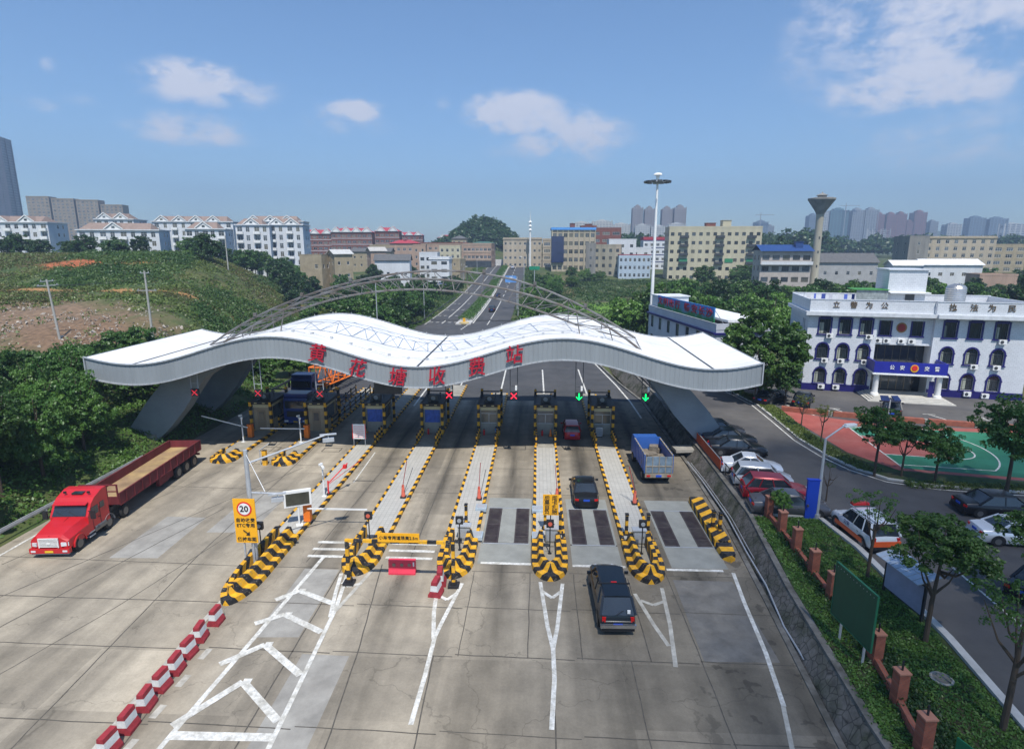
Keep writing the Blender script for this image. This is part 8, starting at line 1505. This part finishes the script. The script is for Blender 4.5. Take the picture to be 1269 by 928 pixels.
q = thing('solar_lamp', 'short post with two tilted dark solar panels at the forecourt edge', 'lamp', (35.5, 59.2, YG)); m = MB(); m.tube((0, 0, 0), (0, 0, 2.0), .07, 8); m.build('post', m_lgrey, q)
for s in (-1, 1): m = MB(); m.box((s*.55, 0, 2.15), (.75, .7, .06), s*.2, rx=R(35)); m.build('solar_panel', m_navy, q)
# planter wall between forecourt and court
q = thing('planter_wall', 'low red brick planter wall between forecourt and court', 'wall', (30, 60, YZ)); pw = [(25.9, 62.2), (30.4, 60.3), (34.5, 59.0), (38.5, 57.9), (42.5, 56.8), (47, 55.7), (58, 53)]
for a, b in zip(pw, pw[1:]):
    A = Vector((a[0]-30, a[1]-60, .25)); B_ = Vector((b[0]-30, b[1]-60, .25)); A2 = A.lerp(B_, .04); B2 = A.lerp(B_, .94); m = MB(); m.bar(A2, B2, .5, .5); m.build('brick_section', m_bricko, q); m = MB(); m.bar(A.lerp(B_, .95), A.lerp(B_, 1.02), .55, .4); m.build('concrete_block', m_concrete, q)
q = thing('metal_fence', 'short dark metal fence beside the parked cars above the ditch wall', 'fence', (14.45, 48, .95)); m = MB(); m.bar((0, -11, .9), (.0, 10, .9), .05, .06); m.bar((0, -11, .2), (0, 10, .2), .05, .06); m.build('rail', m_black, q)
for y in np.arange(-11, 10.1, 2.1): m = MB(); m.tube((0, y, 0), (0, y, 1.0), .04, 6); m.build('post', m_black, q)
q = thing('banner', 'long orange-red banner fixed to the fence beside the canopy leg', 'banner', (14.32, 48, .95)); m = MB(); m.b2(-.02, .02, -3.8, 4.5, .15, .95); m.build('cloth', M('orange_red_cloth', (.6, .09, .02), .7, var=.15), q); m = MB(); m.tube((0, -3.8, .97), (0, 4.5, .97), .03, 6); m.build('top_pole', m_grey, q)
q = thing('fire_hydrant', 'small red hydrant box at the police station wall', 'hydrant', (57.5, 64.4, YZ), R(-12)); m = MB(); m.b2(-.25, .25, -.2, .2, 0, .8); m.build('box_body', m_red, q); m = MB(); m.b2(-.28, .28, -.23, .23, .8, .86); m.build('lid', m_red, q)
for x, y, sx in [(12.25, 25.6, .3), (12.4, 21.8, .15)]:
    m = MB(); rr = random.Random(int(y)); m.add([(rr.uniform(-sx, sx), rr.uniform(-sx, sx), rr.uniform(0, .12)) for _ in range(9)], [(0,1,2), (2,3,4), (4,5,6), (6,7,8), (1,3,5), (2,5,8)]); tag(m.build('plastic_scrap', m_white, None, loc=(x, y, -.35 if y > 23 else -.45)), 'white plastic scrap caught on the ditch pipe' if y > 23 else 'small pale scrap in the ditch near the bottom edge', 'litter')
# village yard clutter
vl = [( -44, 238, (.5, .4, .3)), (-38, 236, (.3, .35, .5)), (-33.5, 242, (.55, .55, .5)), (-48, 240, (.5, .1, .08))]
for i, (x, y, c) in enumerate(vl):
    q = thing('stall', ['tan lean-to beside the white village house', 'bluish stall near the road lamp', 'pale canvas stall by the road', 'red-fronted stall at the white house'][i], 'stall', (x, y, terrain(x, y))); m = MB(); m.b2(-1.8, 1.8, -1.2, 1.2, 0, 2); m.build('body', M('stall_body', c, .8), q); m = MB(); m.extr([(-1.5, 2.0), (1.5, 2.5), (1.5, 2.6), (-1.5, 2.1)], -2, 2); m.v = [(b_, a_, c_) for a_, b_, c_ in m.v]; m.build('roof', m_grey, q)
# ================================================================== HAZE
hz = MB(); hz.b2(-1500, 1700, -200, 2600, -3, 260); hzo = hz.build('haze', [], None); 
mh = bpy.data.materials.new('haze_air'); mh.use_nodes = True; n, l = mh.node_tree.nodes, mh.node_tree.links; n.clear(); pv = n.new('ShaderNodeVolumePrincipled'); pv.inputs['Color'].default_value = (.55, .72, .95, 1); pv.inputs['Density'].default_value = .0005; pv.inputs['Anisotropy'].default_value = .2; o = n.new('ShaderNodeOutputMaterial'); l.new(pv.outputs[0], o.inputs['Volume'])
hzo.data.materials.append(mh); tag(hzo, 'thin pale blue haze filling the air over the whole scene', 'haze', None, 'stuff')

# a fair-weather cloud high behind the camera; it shades the lower right corner of the place
cl = bmesh.new(); rr = random.Random(3)
bmesh.ops.create_icosphere(cl, subdivisions=4, radius=1)
for v in cl.verts:
    d = v.co.normalized(); k = 1+.16*math.sin(d.x*5+1)*math.sin(d.y*4)+.1*math.sin(d.z*7+d.x*6); v.co = Vector((d.x*34*k, d.y*38*k, d.z*17*k))
me = bpy.data.meshes.new('cloud'); cl.to_mesh(me); cl.free(); o = put(me, 'cloud', None, (77, -163, 332)); mc = bpy.data.materials.new('cloud_vapour'); mc.use_nodes = True; n, l = mc.node_tree.nodes, mc.node_tree.links; n.clear()
pv = n.new('ShaderNodeVolumePrincipled'); pv.inputs['Color'].default_value = (.97, .98, 1, 1); pv.inputs['Density'].default_value = .05; oo = n.new('ShaderNodeOutputMaterial'); l.new(pv.outputs[0], oo.inputs['Volume']); me.materials.append(mc); tag(o, 'white cloud drifting high behind the viewer', 'cloud', None, 'stuff')

# loose stones on the bare slope
rg = np.random.default_rng(12); st = MB(); rr = random.Random(12)
for i in range(1500):
    x, y = rr.gauss(-78, 14), rr.gauss(84, 6)
    if not (-112 < x < -54 and 72 < y < 98): continue
    s_ = rr.uniform(.08, .28)*(1.8 if rr.random() < .06 else 1); z = terrain(x, y)+bumpy(x, y)*0+.05; p = [(x+rr.uniform(-s_, s_), y+rr.uniform(-s_, s_), z+rr.uniform(-.1, s_)) for _ in range(5)]; p.append((x, y, z+s_*1.1)); st.add(p, [(0,1,5), (1,2,5), (2,3,5), (3,4,5), (4,0,5), (0,2,4)])
tag(st.build('rubble_stones', M('rubble_stone_pale', (.42, .37, .31), .9, var=.4, scale=.4)), 'loose pale stones scattered on the bare earth slope', 'stones', None, 'stuff')
